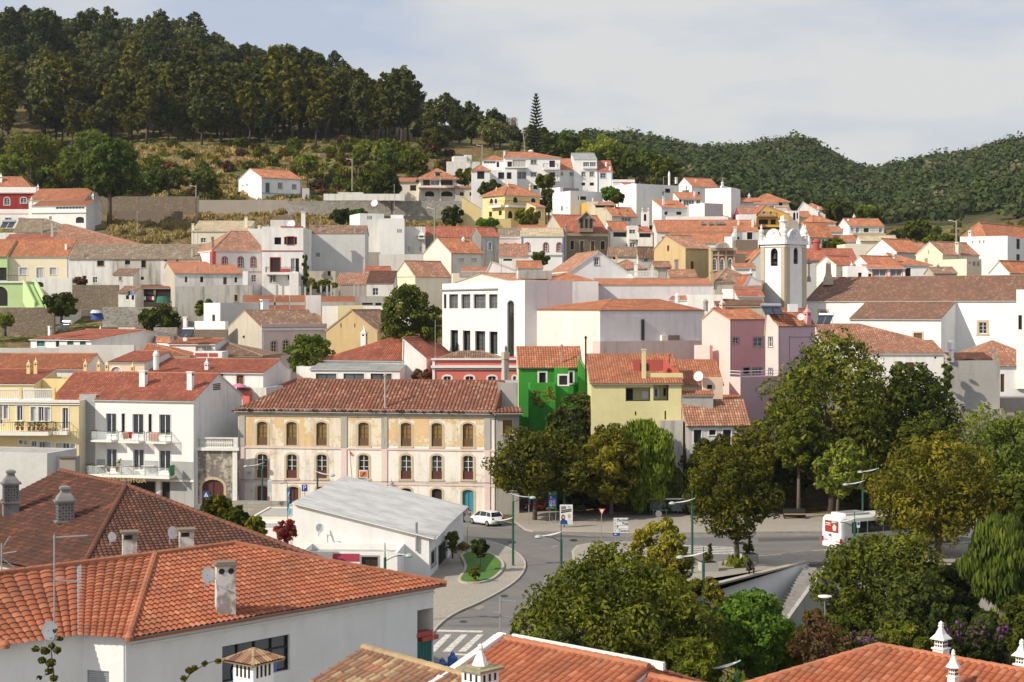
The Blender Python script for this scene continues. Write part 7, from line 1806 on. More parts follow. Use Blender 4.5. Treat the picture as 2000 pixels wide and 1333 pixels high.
tree('tall solitary plane tree with long bare trunk on the slope at left',214,262,388,118,384,'lf_light',438,15000,.75,'egg',36,43,tr=.5,spread=.5)
tree('fruit tree in the garden below the stone wall at left',312,598,650,84,262,'lf_mid',655,4500,.45,'round',18,44)
tree('dark garden tree left of the soot-stained house',120,570,620,70,268,'lf_mid',625,4000,.45,'round',16,45)
tree('small tree at the foot of the soot-stained grey house',402,585,622,46,262,'lf_mid',625,2600,.45,'round',12,46)
tree('bright lemon-green young tree by the brown stone wall at the left edge',10,610,640,36,262,'lf_light',650,1800,.4,'round',10,47)
tree('reddish round shrub against the white terrace wall',159,541,557,32,284,'lf_brown',560,1400,.4,'round',9,48,cat='shrub')
tree('leafy tree between the parapet and the red-framed windows',1055,490,522,40,300,'lf_dark',530,2200,.45,'round',12,49)
tree('green vine hanging over the brick shell posts',625,545,572,70,268,'lf_mid',578,2600,.4,'round',12,50,cat='vine',noTrunk=True,dp=2)
tree('ivy running down the corner between modern white house and grey blank wall',596,485,575,14,286,'lf_dark',580,2200,.35,'tall',14,51,cat='ivy',noTrunk=True,hang=1,dp=1)
_t=((737,320,388,86,405,'lf_mid','dense green tree left of the cream villa'),(765,345,392,40,402,'lf_dark','dark small tree touching the cream villa'),(885,402,442,44,372,'lf_dark','round dark tree below the long stone wall'),(1030,407,442,50,370,'lf_mid','tree in front of the yellow villa'),
 (952,428,444,44,368,'lf_bright','low leafy bushes left of the yellow villa'),(668,408,438,46,360,'lf_dark','dark round tree in the dry grass above the cubic house'),(909,330,362,50,409,'lf_mid','tree right of the cream villa roof'),(958,355,385,50,402,'lf_dark','dark tree below the apartment block windows'),
 (1072,365,420,34,392,'lf_dark','narrow dark tree between the yellow villa and cubic house'),(1065,340,370,40,402,'lf_mid','tree beneath the rounded corner of the apartment block'),(1638,392,430,66,380,'lf_dark','dense dark tree between the orange roofs on the right'),(1697,403,430,56,384,'lf_light','light green tree right of the dense dark tree'),
 (1628,468,492,48,330,'lf_mid','low tree right of the white pyramid chimney'),(1190,365,392,36,388,'lf_bright','bright bush beside the large white-grey block'),(1205,375,398,28,384,'lf_mid','small bush above the grey weathered house'),
 (1095,252,318,70,470,'lf_light','tall yellow-green tree behind the apartment block'),(1170,268,325,100,455,'lf_light','broad olive-yellow tree behind the narrow white house'),(1250,288,345,80,450,'lf_yel2' if 0 else 'lf_light','yellow-tinged tree above the low white annex'),(1300,310,350,60,440,'lf_mid','tree behind the white chimney block'),
 (1215,300,348,60,452,'lf_mid','dark gap tree left of the yellow-tinged tree'),(1130,262,310,60,480,'lf_dark','dark tree on the crest behind the olive-yellow tree'),(1840,460,478,70,380,'lf_mid','low bushes left of the large white house'),(1790,430,470,60,420,'lf_mid','bush mass in the valley above the patched roof'),(1740,455,478,60,400,'lf_dark','dark bushes in the valley beside the dark tree'))
for i,(x,yt,yb,w,d,m,l) in enumerate(_t): tree(l,x,yt,yb,w,d,m,None,int(60*w),.62,'round',16,60+i,tr=.2,cat='tree' if 'bush' not in l else 'bush')
for i,(x,yt,yb,w,d,m,l) in enumerate(((1140,880,1000,120,182,'lf_dark','shaded tree filling the gap behind the parking sign'),(1300,935,1010,110,187,'lf_mid','low green growth on the wall behind the bus shelter'),(1380,900,1000,110,184,'lf_mid','shaded tree left of the yellowing tree above the bench'),
 (1530,870,990,110,186,'lf_dark','dark tree below the left edge of the big broadleaf tree'),(1700,880,1000,120,186,'lf_mid','green tree between the yellow-tinged tree and the bus canopy tree'),(1560,800,930,90,178,'lf_mid','side crown at the lower left of the big broadleaf tree'),(1900,880,1010,110,182,'lf_dark','dark tree behind the canopy tree at the right'),
 (1985,930,1040,90,150,'lf_mid','green tree in front of the right edge light green tree'),(1850,1095,1230,130,128,'lf_dark','dark leafy mass between the garden tree and the weeping tree'),(1760,1215,1290,120,112,'lf_mid','low leafy mass behind the pointed white chimney'),(1905,1190,1300,150,116,'lf_dark','dark ivy bank below the weeping tree'),
 (1530,1215,1330,90,104,'lf_olive','olive bush between the bright green tree and the reddish shrub'),(1650,1195,1310,90,102,'lf_mid','green bush right of the garden lamp'),(1995,1150,1290,70,108,'lf_mid','green bush cropped by the right edge'),(1085,1225,1340,110,92,'lf_dark','dark skirt of foliage at the lower left of the huge tree'),(1345,1240,1350,130,90,'lf_mid','low crown beneath the tall narrow yellowing tree'),
 (700,408,436,40,366,'lf_light','yellowish shrub in the dry grass left of the long wall'),(60,262,330,120,440,'lf_mid','broad garden tree above the dark red villa'),(25,300,345,70,425,'lf_light','light tree behind the dark red villa roof'),(330,330,372,60,425,'lf_dark','dark bush row above the stone wall, centre left'),(400,335,375,60,428,'lf_mid','bush row left of the lone white house'),(145,315,365,60,428,'lf_mid','tree left of the solitary plane tree'),
 (290,335,375,50,424,'lf_light','palm-like light shrub above the stone terrace wall'),(180,255,300,70,470,'lf_light','pale green tree above the solitary plane tree'),(845,250,300,60,500,'lf_olive','olive tree beneath the tall skyline tree'),(600,300,340,50,462,'lf_light','yellow-green sapling above the lone white house'),(755,290,330,50,462,'lf_light','light green tree above the dense green tree'),(700,285,325,34,466,'lf_light','slender light tree on the slope left of the pale tree'),(810,292,335,56,455,'lf_mid','bushy tree above the cream villa'))): tree(l,x,yt,yb,w,d,m,None,int((90 if d<200 else 55)*w),.4 if d<200 else .6,'round' if i%3 else 'egg',20,300+i,tr=.2,cat='tree' if 'bush' not in l else 'bush')
# Norfolk pine
def norfolk():
 d=468; p=W(1047,300,d); zt=(HY-186)*d/F; zb=Tz(p.x,d); e=empty('norfolk_pine','tall symmetrical conifer with tiered branches on the skyline','conifer',(p.x,d,zb))
 mb=MB(); mb.tube([(0,0,0),(0,0,zt-zb)],[.45,.05],7); t=mb.build('trunk','bark_dark'); t.parent=e
 mb=MB(); H=zt-zb; n=24; r=random.Random(3)
 for i in range(n):
  f=(i+1)/n; z=H*(.12+.86*f); R=3.0*(1-f)**.75+.25
  for k in range(9):
   a=2*math.pi*k/9+i*.5; tip=Vector((math.cos(a)*R,math.sin(a)*R,z+R*.12+.3)); base=Vector((0,0,z)); mid=(tip+base)/2+Vector((0,0,-.15)); side=Vector((-math.sin(a),math.cos(a),0))
   for s in range(5):
    q=base.lerp(tip,.25+.75*s/4); w=.42*(1-s*.1)
    mb.add([q-side*w,q+side*w,q+(tip-base).normalized()*.55+Vector((0,0,.35)),q+Vector((0,0,.30))-side*w*.3],[(0,1,2),(0,2,3)])
 c=mb.build('crown','lf_forest'); c.parent=e
norfolk()
# ---------------------------------------------------------------- forest on the left hill: individual trees from shared meshes
protos=[]
for i in range(7):
 sh=['egg','tall','round','egg','tall','flatbot','egg'][i]; h_=[9,13,8,12,14,8,11][i]; w_=[8,7,8,8,6.5,10,7.5][i]
 lb=lobes_for(w_,h_,w_,18,sh,100+i,.27); me=leafmesh('crown',lb,1500,.85,'lf_wattle' if i in(1,4) else ('lf_fpale' if i in (2,5) else 'lf_forest'),shell=.7)
 mb=MB(); trunk_mesh(mb,0,7,w_,.28,3,i); tm=mb.build('trunk','bark_dark',None,smooth=True); tmesh=tm.data; bpy.data.objects.remove(tm); protos.append((me,tmesh,h_,w_))
fr=random.Random(11)
def ftree(x,y,z,s,i,label,group,lift=None,cat='tree'):
 me,tm,h_,w_=protos[i]; e=empty('forest_tree' if 'forest' in group else 'tree',label,cat,(x,y,z),group); e.rotation_euler=(0,0,fr.uniform(0,6.28)); e.scale=(s,s,s)
 c=bpy.data.objects.new('crown',me); COL.objects.link(c); c.parent=e; c.location=(0,0,(lift if lift is not None else 4.5)+h_/2-1)
 t=bpy.data.objects.new('trunk',tm); COL.objects.link(t); t.parent=e; return e
cnt=0
GL='dark evergreen tree of the wood covering the left hillside'
# front row with visible trunks, then rows up to the crest
for row,(d,x0,x1,st) in enumerate(((520,-40,800,17),(532,-60,795,19),(546,-60,790,20),(562,-60,770,22),(580,-60,760,24),(600,-60,740,25),(625,-60,760,27),(655,-60,720,29),(690,-60,680,32),(730,-60,600,36))):
 x=x0+fr.uniform(0,st)
 while x<x1:
  dd=d+fr.uniform(-8,8)
  if not(20<x<80 and 515<dd<575):
   X=(x-CX)*dd/F; s=fr.choice([fr.uniform(.7,1.0),fr.uniform(1,1.3),fr.uniform(1.2,1.7)])*(1.15 if x>480 else .95); i=fr.choice([0,1,3,4,6,1,4] if row<4 else [0,2,5,2,6,3]);
   if x>600: s*=.78
   if row>3: s=min(s,1.2)
   ftree(X,dd,Tz(X,dd)-.5,s,i,GL,'forest trees on the left hillside'); cnt+=1
  x+=st*fr.uniform(.7,1.3)
print('forest',cnt)
for (x,yt,w,d,i,l) in ((785,108,90,512,3,'tallest dark tree standing out above the left wood on the skyline'),(668,112,50,530,4,'slim dark tree with tufted top on the skyline left of the tallest tree'),(700,140,52,524,0,'rounded dark tree between the two skyline trees'),(622,82,60,545,6,'high tree at the end of the left wood ridge'),(545,66,80,560,3,'broad crown on the ridge of the left wood'),(20,-5,60,640,3,'dark tree cut by the top edge at the far left'),(90,-4,70,640,6,'second dark tree cut by the top edge at left')):
 X=(x-CX)*d/F; zt=(HY-yt)*d/F; zb=Tz(X,d); me,tm,h_,w_=protos[i]; s=(zt-zb)/(3.5+h_+1); e=ftree(X,d,zb,1,i,l,None) if 0 else None
 e=empty('forest_tree',l,'tree',(X,d,zb)); sx=w*d/F/w_; e.scale=(sx,sx,s); lb=lobes_for(w_,h_,w_,26,'egg',200+i+int(x),.24)
 c=bpy.data.objects.new('crown',leafmesh('crown',lb,3000,.7,'lf_forest',shell=.7)); COL.objects.link(c); c.parent=e; c.location=(0,0,4.5+h_/2-1)
 t=bpy.data.objects.new('trunk',tm); COL.objects.link(t); t.parent=e
# slope right of the wood: mixed trees and scrub
bl=[]
for i in range(5):
 lb=lobes_for(5,3.6,5,12,'round',300+i,.3); bl.append(leafmesh('foliage',lb,750,.62,['lf_light','lf_mid','lf_mid','lf_brown','lf_olive'][i]))
def bush(x,d,s,i,label,group,sz=1):
 X=(x-CX)*d/F; z=Tz(X,d); o=bpy.data.objects.new('bush',bl[i]); COL.objects.link(o); o.location=(X,d,z+1.2*s*sz); o.scale=(s,s,s*sz); o.rotation_euler=(0,0,fr.uniform(0,6)); tag(o,label,'bush',group)
for k in range(290):
 x=fr.uniform(-20,640) if k<190 else fr.uniform(640,880); d=fr.uniform(425,512)
 if 440<x<620 and d<462: continue
 bush(x,d,fr.uniform(.4,1.6)*(1.25 if x<200 else .85),fr.choice([0,1,1,2,4,4,1,2,0,3]),'wild bush scattered on the terraced brown hillside','bushes on the terraced hillside',fr.uniform(.8,1.3))
for k in range(130):
 x=fr.uniform(805,1340); d=fr.uniform(470,620) if x>1000 else fr.uniform(515,640)
 ftree((x-CX)*d/F,d,Tz((x-CX)*d/F,d)-1,fr.uniform(.5,.95)*(1.15 if x<980 else .85),fr.choice([0,2,3,5,6]),'mixed green tree on the crest behind the upper houses','trees on the middle crest',3)
for k in range(40):
 x=fr.uniform(1690,2040); d=fr.uniform(400,560); bush(x,d,fr.uniform(.5,1.0),fr.choice([1,1,4,0]),'scrubby bush in the valley on the right','bushes in the right valley')
# tall dry grass around the walls
def straw(name,label,x0,x1,d0,d1,n,mat='lf_straw',sz=.9):
 P=[];r=np.random.RandomState(n)
 lb=[]
 for k in range(420):
  x=fr.uniform(x0,x1); d=fr.uniform(d0,d1); X=(x-CX)*d/F; lb.append((X,d,Tz(X,d)+.1,1.4,1.4,.75))
 me=leafmesh(name,lb,n,sz,mat,hang=1,elong=1.2); o=bpy.data.objects.new(name,me); COL.objects.link(o); tag(o,label,'dry grass',None,'stuff')
straw('dry_grass','tall dry yellow grass on the slope above the old roofs',215,720,345,408,30000); straw('dry_grass','strip of dry grass below the long retaining wall',700,930,345,395,12000)
straw('dry_grass','patches of straw-coloured grass on the hillside terraces',20,620,430,512,9000); straw('grass','low green weeds on the terraced hillside',-20,860,430,520,16000,'lf_olive',.9)
straw('undergrowth','green undergrowth on the bank behind the square',1000,2000,192,204,22000,'lf_mid',1.0)
straw('undergrowth','dark ground cover in the sunken garden',1440,2080,84,146,26000,'lf_mid',.7)
# far wooded hills: one mass
def far(reg=0):
 V=[];U=[];r=np.random.RandomState(9); L=[]
 for k in range(4200):
  x=fr.uniform(1120,2150); d=fr.uniform(560,1290) if fr.random()<.8 else fr.uniform(880,1080)
  if x>1700 and d<640 and fr.random()<.85: continue
  X=(x-CX)*d/F; z=Tz(X,d); s=fr.choice([fr.uniform(2.2,3.6),fr.uniform(3.5,5.5),fr.uniform(5,7.5)]); L.append((X,d,z+s*.7,s,s,s*.95))
 for k in range(500):
  x=fr.uniform(1120,2150); d=fr.uniform(960,1040); X=(x-CX)*d/F; s=fr.uniform(2.5,4.5); L.append((X,d,Tz(X,d)+s*1.1,s,s,s*1.15))
 if reg:
  L=[]
  for k in range(2300):
   d=fr.uniform(590,860); x=fr.uniform(-150,780 if d<720 else 640); X=(x-CX)*d/F; s=fr.uniform(2.2,4.2); L.append((X,d,Tz(X,d)+s*.8,s,s,s))
 L=np.array(L); n=75; m=len(L); N_=n*m; idx=np.repeat(np.arange(m),n); dr=r.normal(size=(N_,3)); dr/=np.linalg.norm(dr,axis=1)[:,None]; dr[:,2]=np.abs(dr[:,2])*1.0-.25*(r.rand(N_)<.3); dr[:,1]-=.35; dr/=np.linalg.norm(dr,axis=1)[:,None]
 wob=1+.22*np.sin(dr[:,0]*7+idx)+.18*np.sin(dr[:,2]*9+idx*2.); pos=L[idx,:3]+dr*L[idx,3:6]*(.75+.3*r.rand(N_))[:,None]*wob[:,None]
 nn=dr+r.normal(size=(N_,3))*.35; nn/=np.linalg.norm(nn,axis=1)[:,None]; t=np.cross(nn,r.normal(size=(N_,3))); t/=np.linalg.norm(t,axis=1)[:,None]; b=np.cross(nn,t)
 s=(.85+.6*r.rand(N_))[:,None]*(L[idx,1]/1000*.35+.65)[:,None]
 v=np.stack([pos-t*s,pos+b*s*.8,pos+t*s,pos-b*s*.8],1).reshape(-1,3); me=bpy.data.meshes.new('far_wood' if not reg else 'hill_wood'); nv=len(v)
 me.vertices.add(nv); me.vertices.foreach_set('co',v.ravel()); me.loops.add(nv); me.loops.foreach_set('vertex_index',np.arange(nv)); me.polygons.add(N_); me.polygons.foreach_set('loop_start',np.arange(0,nv,4)); me.polygons.foreach_set('loop_total',np.full(N_,4)); me.update(calc_edges=True)
 ul=me.uv_layers.new(name='UVMap'); a=np.repeat(r.rand(m)[idx]*.75+.25*r.rand(N_),4); c=np.repeat(r.rand(m)[idx],4); ul.data.foreach_set('uv',np.stack([a,c],1).ravel())
 me.materials.append(MATS['lf_far' if not reg else 'lf_forest']); o=bpy.data.objects.new(me.name,me); COL.objects.link(o); tag(o,'dense evergreen wood covering the far hills on the right' if not reg else 'dense low evergreen wood filling the upper left hillside between the tall trees','wood',None,'stuff')
far(); far(1)
# bare poles of burnt trees on the far crest
def snags():
 mb=MB()
 for k in range(330):
  x=fr.choice([fr.uniform(1190,1420),fr.uniform(1470,1560),fr.uniform(1840,2000),fr.uniform(960,1010)]); d=fr.uniform(985,1030) if x>1100 else 640; X=(x-CX)*d/F; z=Tz(X,d)+1; hh=fr.uniform(6,13) if x>1100 else 8
  mb.tube([(X,d,z),(X+fr.uniform(-.5,.5),d,z+hh)],[.2,.05],3,0,False)
  for j in range(3): zz=z+hh*fr.uniform(.5,.95); mb.tube([(X,d,zz),(X+fr.uniform(-1.2,1.2),d,zz+.9)],[.07,.03],3,0,False)
 o=mb.build('bare_trunks','lf_bare'); tag(o,'thin line of bare dead trunks along the far crest','dead trees',None,'stuff')
snags()
# ================================================================= street furniture
X1=Vector((1,0,0));Y1=Vector((0,1,0))
plain('sign_blue',(.01,.06,.28),.4); plain('sign_green',(.01,.20,.10),.4); plain('sign_white',(.75,.75,.73),.4); plain('sign_red',(.55,.03,.03),.4); plain('sign_mag',(.45,.02,.15),.5); plain('orange',(.7,.18,.04),.6); plain('skin',(.55,.33,.24),.7); plain('hair',(.07,.035,.02),.8); plain('hair_grey',(.45,.42,.38),.8); plain('navy',(.015,.03,.12),.6); plain('flag_blue',(.12,.38,.62),.7); plain('tyre',(.012,.012,.012),.8); plain('car_white',(.78,.79,.80),.15,0,None,.8,.02); plain('car_dark',(.03,.035,.04),.2,0,None,.8,.02); plain('rim',(.5,.5,.52),.3,.8); plain('lamp_red',(.35,.01,.01),.2); plain('moto_red',(.45,.01,.015),.2,0,None,.7); plain('bus_white',(.80,.81,.80),.25,0,None,.6,.03); plain('bus_green',(.03,.35,.12),.3); plain('bronze',(.03,.027,.022),.45,.4); plain('blue_plastic',(.02,.10,.35),.4); plain('ad_red',(.35,.03,.03),.5)
def lamp(label,px,ytop,ybase,d,arms,zg=-23.0,hbase=None):
 p=W(px,600,d); zt=(HY-ytop)*d/F; e=empty('street_lamp',label,'street lamp',(p.x,d,zg),'green street lamps around the square'); H=zt-zg
 mb=MB(); mb.tube([(0,0,0),(0,0,H*.82)],[.11,.10],10); mb.tube([(0,0,H*.82),(0,0,H)],[.045,.03],6); mb.lathe((0,0,0),[(.18,0),(.18,.12),(.12,.2)],10); pole=mb.build('pole','lamp_green'); pole.parent=e
 for (sx,k,sy) in arms:
  z=H*.82+k; mb=MB(); D=Vector((sx,sy,0)).normalized()
  mb.tube([Vector((0,0,z-.25)),D*.7+Vector((0,0,z+.1)),D*1.25+Vector((0,0,z+.18))],.035,6); arm=mb.build('arm','lamp_green'); arm.parent=e
  mb=MB(); s=D.cross(Z)
  n=8; vs=[]
  for i in range(n+1):
   t=i/n; w=.16*math.sin(math.pi*min(1,t*.9+.1))+.03; q=D*(1.5-1.75*t)+Vector((0,0,z+.22+.35*t*t)); vs+=[q-s*w,q+s*w,q+s*w+Vector((0,0,.04)),q-s*w+Vector((0,0,.04))]
  fs=[]
  for i in range(n):
   for k2 in range(4): fs.append((i*4+k2,i*4+(k2+1)%4,(i+1)*4+(k2+1)%4,(i+1)*4+k2))
  mb.add(vs,fs); w_=mb.build('reflector_wing','sign_white'); w_.parent=e
  mb=MB(); c=D*1.75+Vector((0,0,z+.12)); mb.lathe(c,[(.30,0),(.30,.04),(.24,.13),(.13,.19),(.02,.21)],14,0); mb.lathe(c,[(.22,-.06),(.25,0)],12,1); hd=mb.build('lamp_head','lamp_pale glass_w'.split()); hd.parent=e
 return e
lamp('street lamp with two opposite heads beside the lawn island',1002,952,1108,144.9,[(1,.15,.1),(-1,-1.9,-.25)])
lamp('street lamp with a single head left, rising behind the huge foreground tree',1096,1022,1196,123.5,[(-1,.05,-.2)])
lamp('street lamp standing between the round street tree and the planters',1352,960,1122,141,[(-1,.1,-.1)])
lamp('thin street lamp in front of the left planter box',1374,1068,1212,120,[(-1,.05,-.1)])
lamp('tall street lamp beside the rear of the bus',1685,930,1052,163,[(-1,.1,-.1)])
lamp('low street lamp in front of the white bus roof',1669,1000,1120,141,[(-1,-.1,-.1)])
lamp('dark street lamp behind the election poster',1102,903,1020,176,[(0,0,-1)])
lamp('street lamp in front of the first window column of the mansion',512,896,1003,181,[(-1,.1,-.1)])
lamp('street lamp before the third window column of the mansion',620,912,1018,176,[(1,0,-.3)])
lamp('street lamp rising above the foreground roof by the maroon panel',752,1060,1200,118,[(1,.0,-.1)])
lamp('street lamp with pale wing at the bottom edge, between the two bottom roofs',1438,1285,1430,90,[(-1,.1,-.2)],-24)
lamp('street lamp peeking over the dark trees above the bus',1712,905,1030,172,[(-1,.1,-.1)])
e=empty('garden_lamp','grey garden lamp with flat disc top by the concrete wall','garden lamp',(*W(1611,600,118)[:2],-27.5)); mb=MB(); zt=(HY-1163)*118/F+27.5; mb.tube([(0,0,0),(0,0,zt-.25)],.05,8); q=mb.build('pole','metal_grey'); q.parent=e; mb=MB(); mb.lathe((0,0,zt-.3),[(.08,0),(.16,.12),(.5,.18),(.5,.26),(.1,.32)],16); q=mb.build('lamp_head','metal_white'); q.parent=e
def sgn(name,label,px,d,posts,panels,cat='sign',zg=-23,ph=None):
 p=W(px,600,d); e=empty(name,label,cat,(p.x,d,zg))
 mb=MB()
 for x,y0 in posts:
  q=W(x,600,d); mb.tube([(q.x,d+.06,zg),(q.x,d+.06,(HY-y0)*d/F)],.04,6)
 mb.build('post','metal_grey',e)
 for (x0,y0,x1,y1,mt,nm) in panels:
  a=W(x0,y1,d);b=W(x1,y0,d); mb=MB(); mb.box(((a.x+b.x)/2,d,(a.z+b.z)/2),(b.x-a.x,.05,b.z-a.z)); mb.build(nm,mt,e)
 return e
def flatp(e,rects,mt,d,name='symbol',k=.03):
 mb=MB()
 for r in rects:
  P=[W(x,y,d) for x,y in r]; mb.poly([Vector((q.x,d-k,q.z)) for q in P])
 return mb.build(name,mt,e)
def RQ(x0,y0,x1,y1): return [(x0,y1),(x1,y1),(x1,y0),(x0,y0)]
d=174; e=sgn('direction_sign','tall blue and green parking information sign on two posts',1079,d,[(1073.5,985),(1085.5,985)],[(1070.5,960,1087.5,968,'sign_green','top_panel'),(1070.5,968.6,1087.5,990,'sign_blue','panel'),(1070.5,990.6,1087.5,994.5,'sign_green','bottom_panel')])
q=W(1076,973,d); text_mb('P',.45,'sign_white',e,(q.x,d-.04,q.z),X1,Z); flatp(e,[RQ(1072.5,962,1074.5,966),RQ(1074.8,962,1076,966)],'sign_white',d); flatp(e,[RQ(a,b,a+5,b+5) for a in (1073.5,1079.7) for b in (977.5,984)],'sign_white',d,'pictogram'); flatp(e,[RQ(a+1.2,b+1.2,a+3.6,b+3.8) for a in (1073.5,1079.7) for b in (977.5,984)],'dark',d,'pictogram_mark',.036)
q=W(1081.5,975,d); text_mb('Multiusos',.13,'sign_white',e,(q.x,d-.04,q.z),X1,Z)
q=W(1079,992.5,d); text_mb('Centro',.2,'sign_white',e,(q.x,d-.04,q.z),X1,Z)
# poster
d=170; e=empty('election_poster','white election poster with magenta banner and two portraits, on a lamp post','poster',(*W(1106,600,d)[:2],-23))
a=W(1093.5,1025,d);b=W(1118.5,986,d); mb=MB(); mb.box(((a.x+b.x)/2,d,(a.z+b.z)/2),(b.x-a.x,.06,b.z-a.z)); mb.build('panel','sign_white',e); mb=MB(); mb.tube([(W(1102,0,d).x,d+.08,-23),(W(1102,0,d).x,d+.08,b.z-.3)],.06,8); mb.build('post','lamp_green',e)
flatp(e,[[(1095.5,995.5),(1105.5,994.5),(1105.5,989),(1095.5,990)],[(1095.5,1003),(1116.5,999.5),(1116.5,993.5),(1095.5,997)]],'sign_mag',d,'banner')
q=W(1100.3,992.4,d); text_mb('FAZ',.27,'sign_white',e,(q.x,d-.04,q.z),Vector((1,0,.06)),Z); q=W(1106,998.4,d); text_mb('ACONTECER',.2,'sign_white',e,(q.x,d-.04,q.z),Vector((1,0,.15)),Z); q=W(1111.5,990.5,d); text_mb('Mais',.17,'sign_blue',e,(q.x,d-.04,q.z),X1,Z)
def el(cx,cy,rx,ry,n=14): return [(cx+rx*math.cos(2*math.pi*i/n),cy+ry*math.sin(2*math.pi*i/n)) for i in range(n)]
flatp(e,[el(1100,1011,4,5.8)],'hair',d,'portrait_hair',.034); flatp(e,[el(1100.3,1010.5,2.2,3.4)],'skin',d,'portrait_face',.038); flatp(e,[[(1094,1024.6),(1109,1024.6),(1108,1017.5),(1103,1015),(1097,1015.5),(1094,1018)]],'sign_blue',d,'portrait_shirt',.034)
flatp(e,[el(1111.8,1008.5,3,4.6)],'hair_grey',d,'portrait_hair',.034); flatp(e,[el(1111.8,1009.4,2.5,3.8)],'skin',d,'portrait_face',.038); flatp(e,[[(1109.3,1024.6),(1118,1024.6),(1118,1016.5),(1113,1014.5),(1109.3,1015)]],'shut_white',d,'portrait_shirt',.034)
# yield sign
d=158.5; e=empty('yield_sign','red and white triangular yield sign on a slim post','sign',(*W(1174.5,600,d)[:2],-23)); zc=W(1175,1000,d)
mb=MB(); mb.tube([(zc.x-.05,d+.05,-23),(zc.x,d+.05,zc.z+.2)],.035,6); mb.build('post','metal_grey',e); mb=MB(); t_=[(1168.5,993.3),(1182.5,993.8),(1175.5,1007)]
mb.poly([Vector((W(x,y,d).x,d,W(x,y,d).z)) for x,y in t_]); mb.build('panel','sign_red',e); c=(1175.5,998); flatp(e,[[(c[0]+(x-c[0])*.62,c[1]+(y-c[1])*.62) for x,y in t_]],'sign_white',d)
# town direction board
d=155.5; e=sgn('direction_sign','white direction board with place names and arrows beside the yellow-green tree',1210,d,[(1202,1014),(1224,1016)],[(1198.5,1012,1227,1041,'sign_white','board')]); flatp(e,[RQ(1199,y,1226.5,y+.6) for y in (1019.5,1026,1033)],'dark',d,'line')
for tx,y,x in (('Portimão',1016,1218),('Foia',1023,1221),('Centro',1037,1218),('P',1029.5,1206)): q=W(x,y,d); text_mb(tx,.34,'navy',e,(q.x,d-.04,q.z),X1,Z)
for y in (1016,1023,1029.5,1037): flatp(e,[[(1199.6,y),(1201.5,y-1.3),(1201.5,y-.4),(1203.5,y-.4),(1203.5,y+.4),(1201.5,y+.4),(1201.5,y+1.3)]],'dark',d,'arrow')
mb=MB(); q=W(1204,1044,d); mb.box((q.x,d,q.z),(.65,.05,.3)); mb.build('lower_panel','sign_blue',e); flatp(e,[[(1199.5,1044),(1202,1042.2),(1202,1043.4),(1205,1043.4),(1205,1044.6),(1202,1044.6),(1202,1045.8)]],'sign_white',d,'arrow')
# blue signs by the mansion
d=178; e=sgn('parking_sign','blue square parking sign in front of the mansion',595,d,[(595,955)],[(589.5,947,600.5,960,'sign_blue','panel')]); q=W(595,953.5,d); text_mb('P',.75,'sign_white',e,(q.x,d-.04,q.z),X1,Z)
d=165; e=sgn('crossing_sign','blue square sign with white triangle before the arched red door',402.5,d,[(402.5,965)],[(396.5,959.5,409,973,'sign_blue','panel')]); flatp(e,[[(398.5,970.5),(407,970.5),(402.7,962)]],'sign_white',d); flatp(e,[[(402,969.8),(403.6,969.8),(403.2,965)]],'dark',d,'pictogram',.036)
d=179; e=sgn('notice_sign','tall narrow grey notice board beside the first mansion lamp',527,d,[(529.5,965)],[(523,937.5,531,970,'shut_white','board')]); flatp(e,[RQ(524,y,530,y+.8) for y in (942,945,948,951,954,957,960)],'trim_grey',d,'line')
d=188; e=empty('wall_plaque','small grey street name plaque on the mansion corner','plaque',W(487,924,186)); mb=MB(); q=W(487,924,185.75); mb.box((q.x,q.y,q.z),(.62,.06,.5)); mb.build('plate','shut_white',e);
mb=MB(); mb.box((q.x,q.y-.04,q.z),(.45,.02,.34)); mb.build('lettering','trim_grey',e)
# party sign and flags
d=181.3; e=empty('party_sign','white square sign with orange arrow emblem under a mansion window','sign',W(709,930,d)); a=W(701,942,d);b=W(718,919,d); q=W(709.5,930,d); mb=MB(); mb.box((q.x,d,q.z),(b.x-a.x,.12,b.z-a.z)); mb.build('panel','sign_white',e)
flatp(e,[RQ(703,921,716.5,932)],'orange',d,'emblem_field',.065); flatp(e,[[(705,931),(710,926),(709,925),(713.5,922),(713,927),(712,926.4),(707.5,931)]],'dark',d,'emblem',.07); q=W(708.5,937,d); text_mb('PSD',.5,'dark',e,(q.x,d-.08,q.z),X1,Z)
def flag(label,pts,pole,mats,d,waves=.15):
 e=empty('flag',label,'flag',W(*pole[0],d)); mb=MB(); mb.tube([W(*p,d) for p in pole],.03,6); mb.build('flagpole','metal_dark',e)
 for P,mt in zip(pts,mats):
  mb=MB(); n=10; vs=[]
  for i in range(n+1):
   t=i/n; l=(P[0][0]+(P[3][0]-P[0][0])*t,P[0][1]+(P[3][1]-P[0][1])*t); r=(P[1][0]+(P[2][0]-P[1][0])*t,P[1][1]+(P[2][1]-P[1][1])*t)
   for j in range(5): s=j/4; q=W(l[0]+(r[0]-l[0])*s,l[1]+(r[1]-l[1])*s,d); q.y-=.05+waves*math.sin(s*4+t*7)*s+.0; vs.append(q)
  mb.add(vs,[(i*5+j,i*5+j+1,(i+1)*5+j+1,(i+1)*5+j) for i in range(n) for j in range(4)]); mb.build('cloth',mt,e)
flag('small orange flag on a leaning pole before the mansion',[[(683.5,880),(692,890),(692,892),(685,891)]],[(688,940),(683,878)],['orange'],181)
flag('light blue banner flag on a bent pole left of the grey-roofed building',[[(561,945),(566,955),(566,974),(562,968)],[(562,968),(565,975),(568,1002),(562,1010)]],[(562,1030),(561,945),(560,941),(549,946)],['flag_blue','flag_blue'],141,.3)
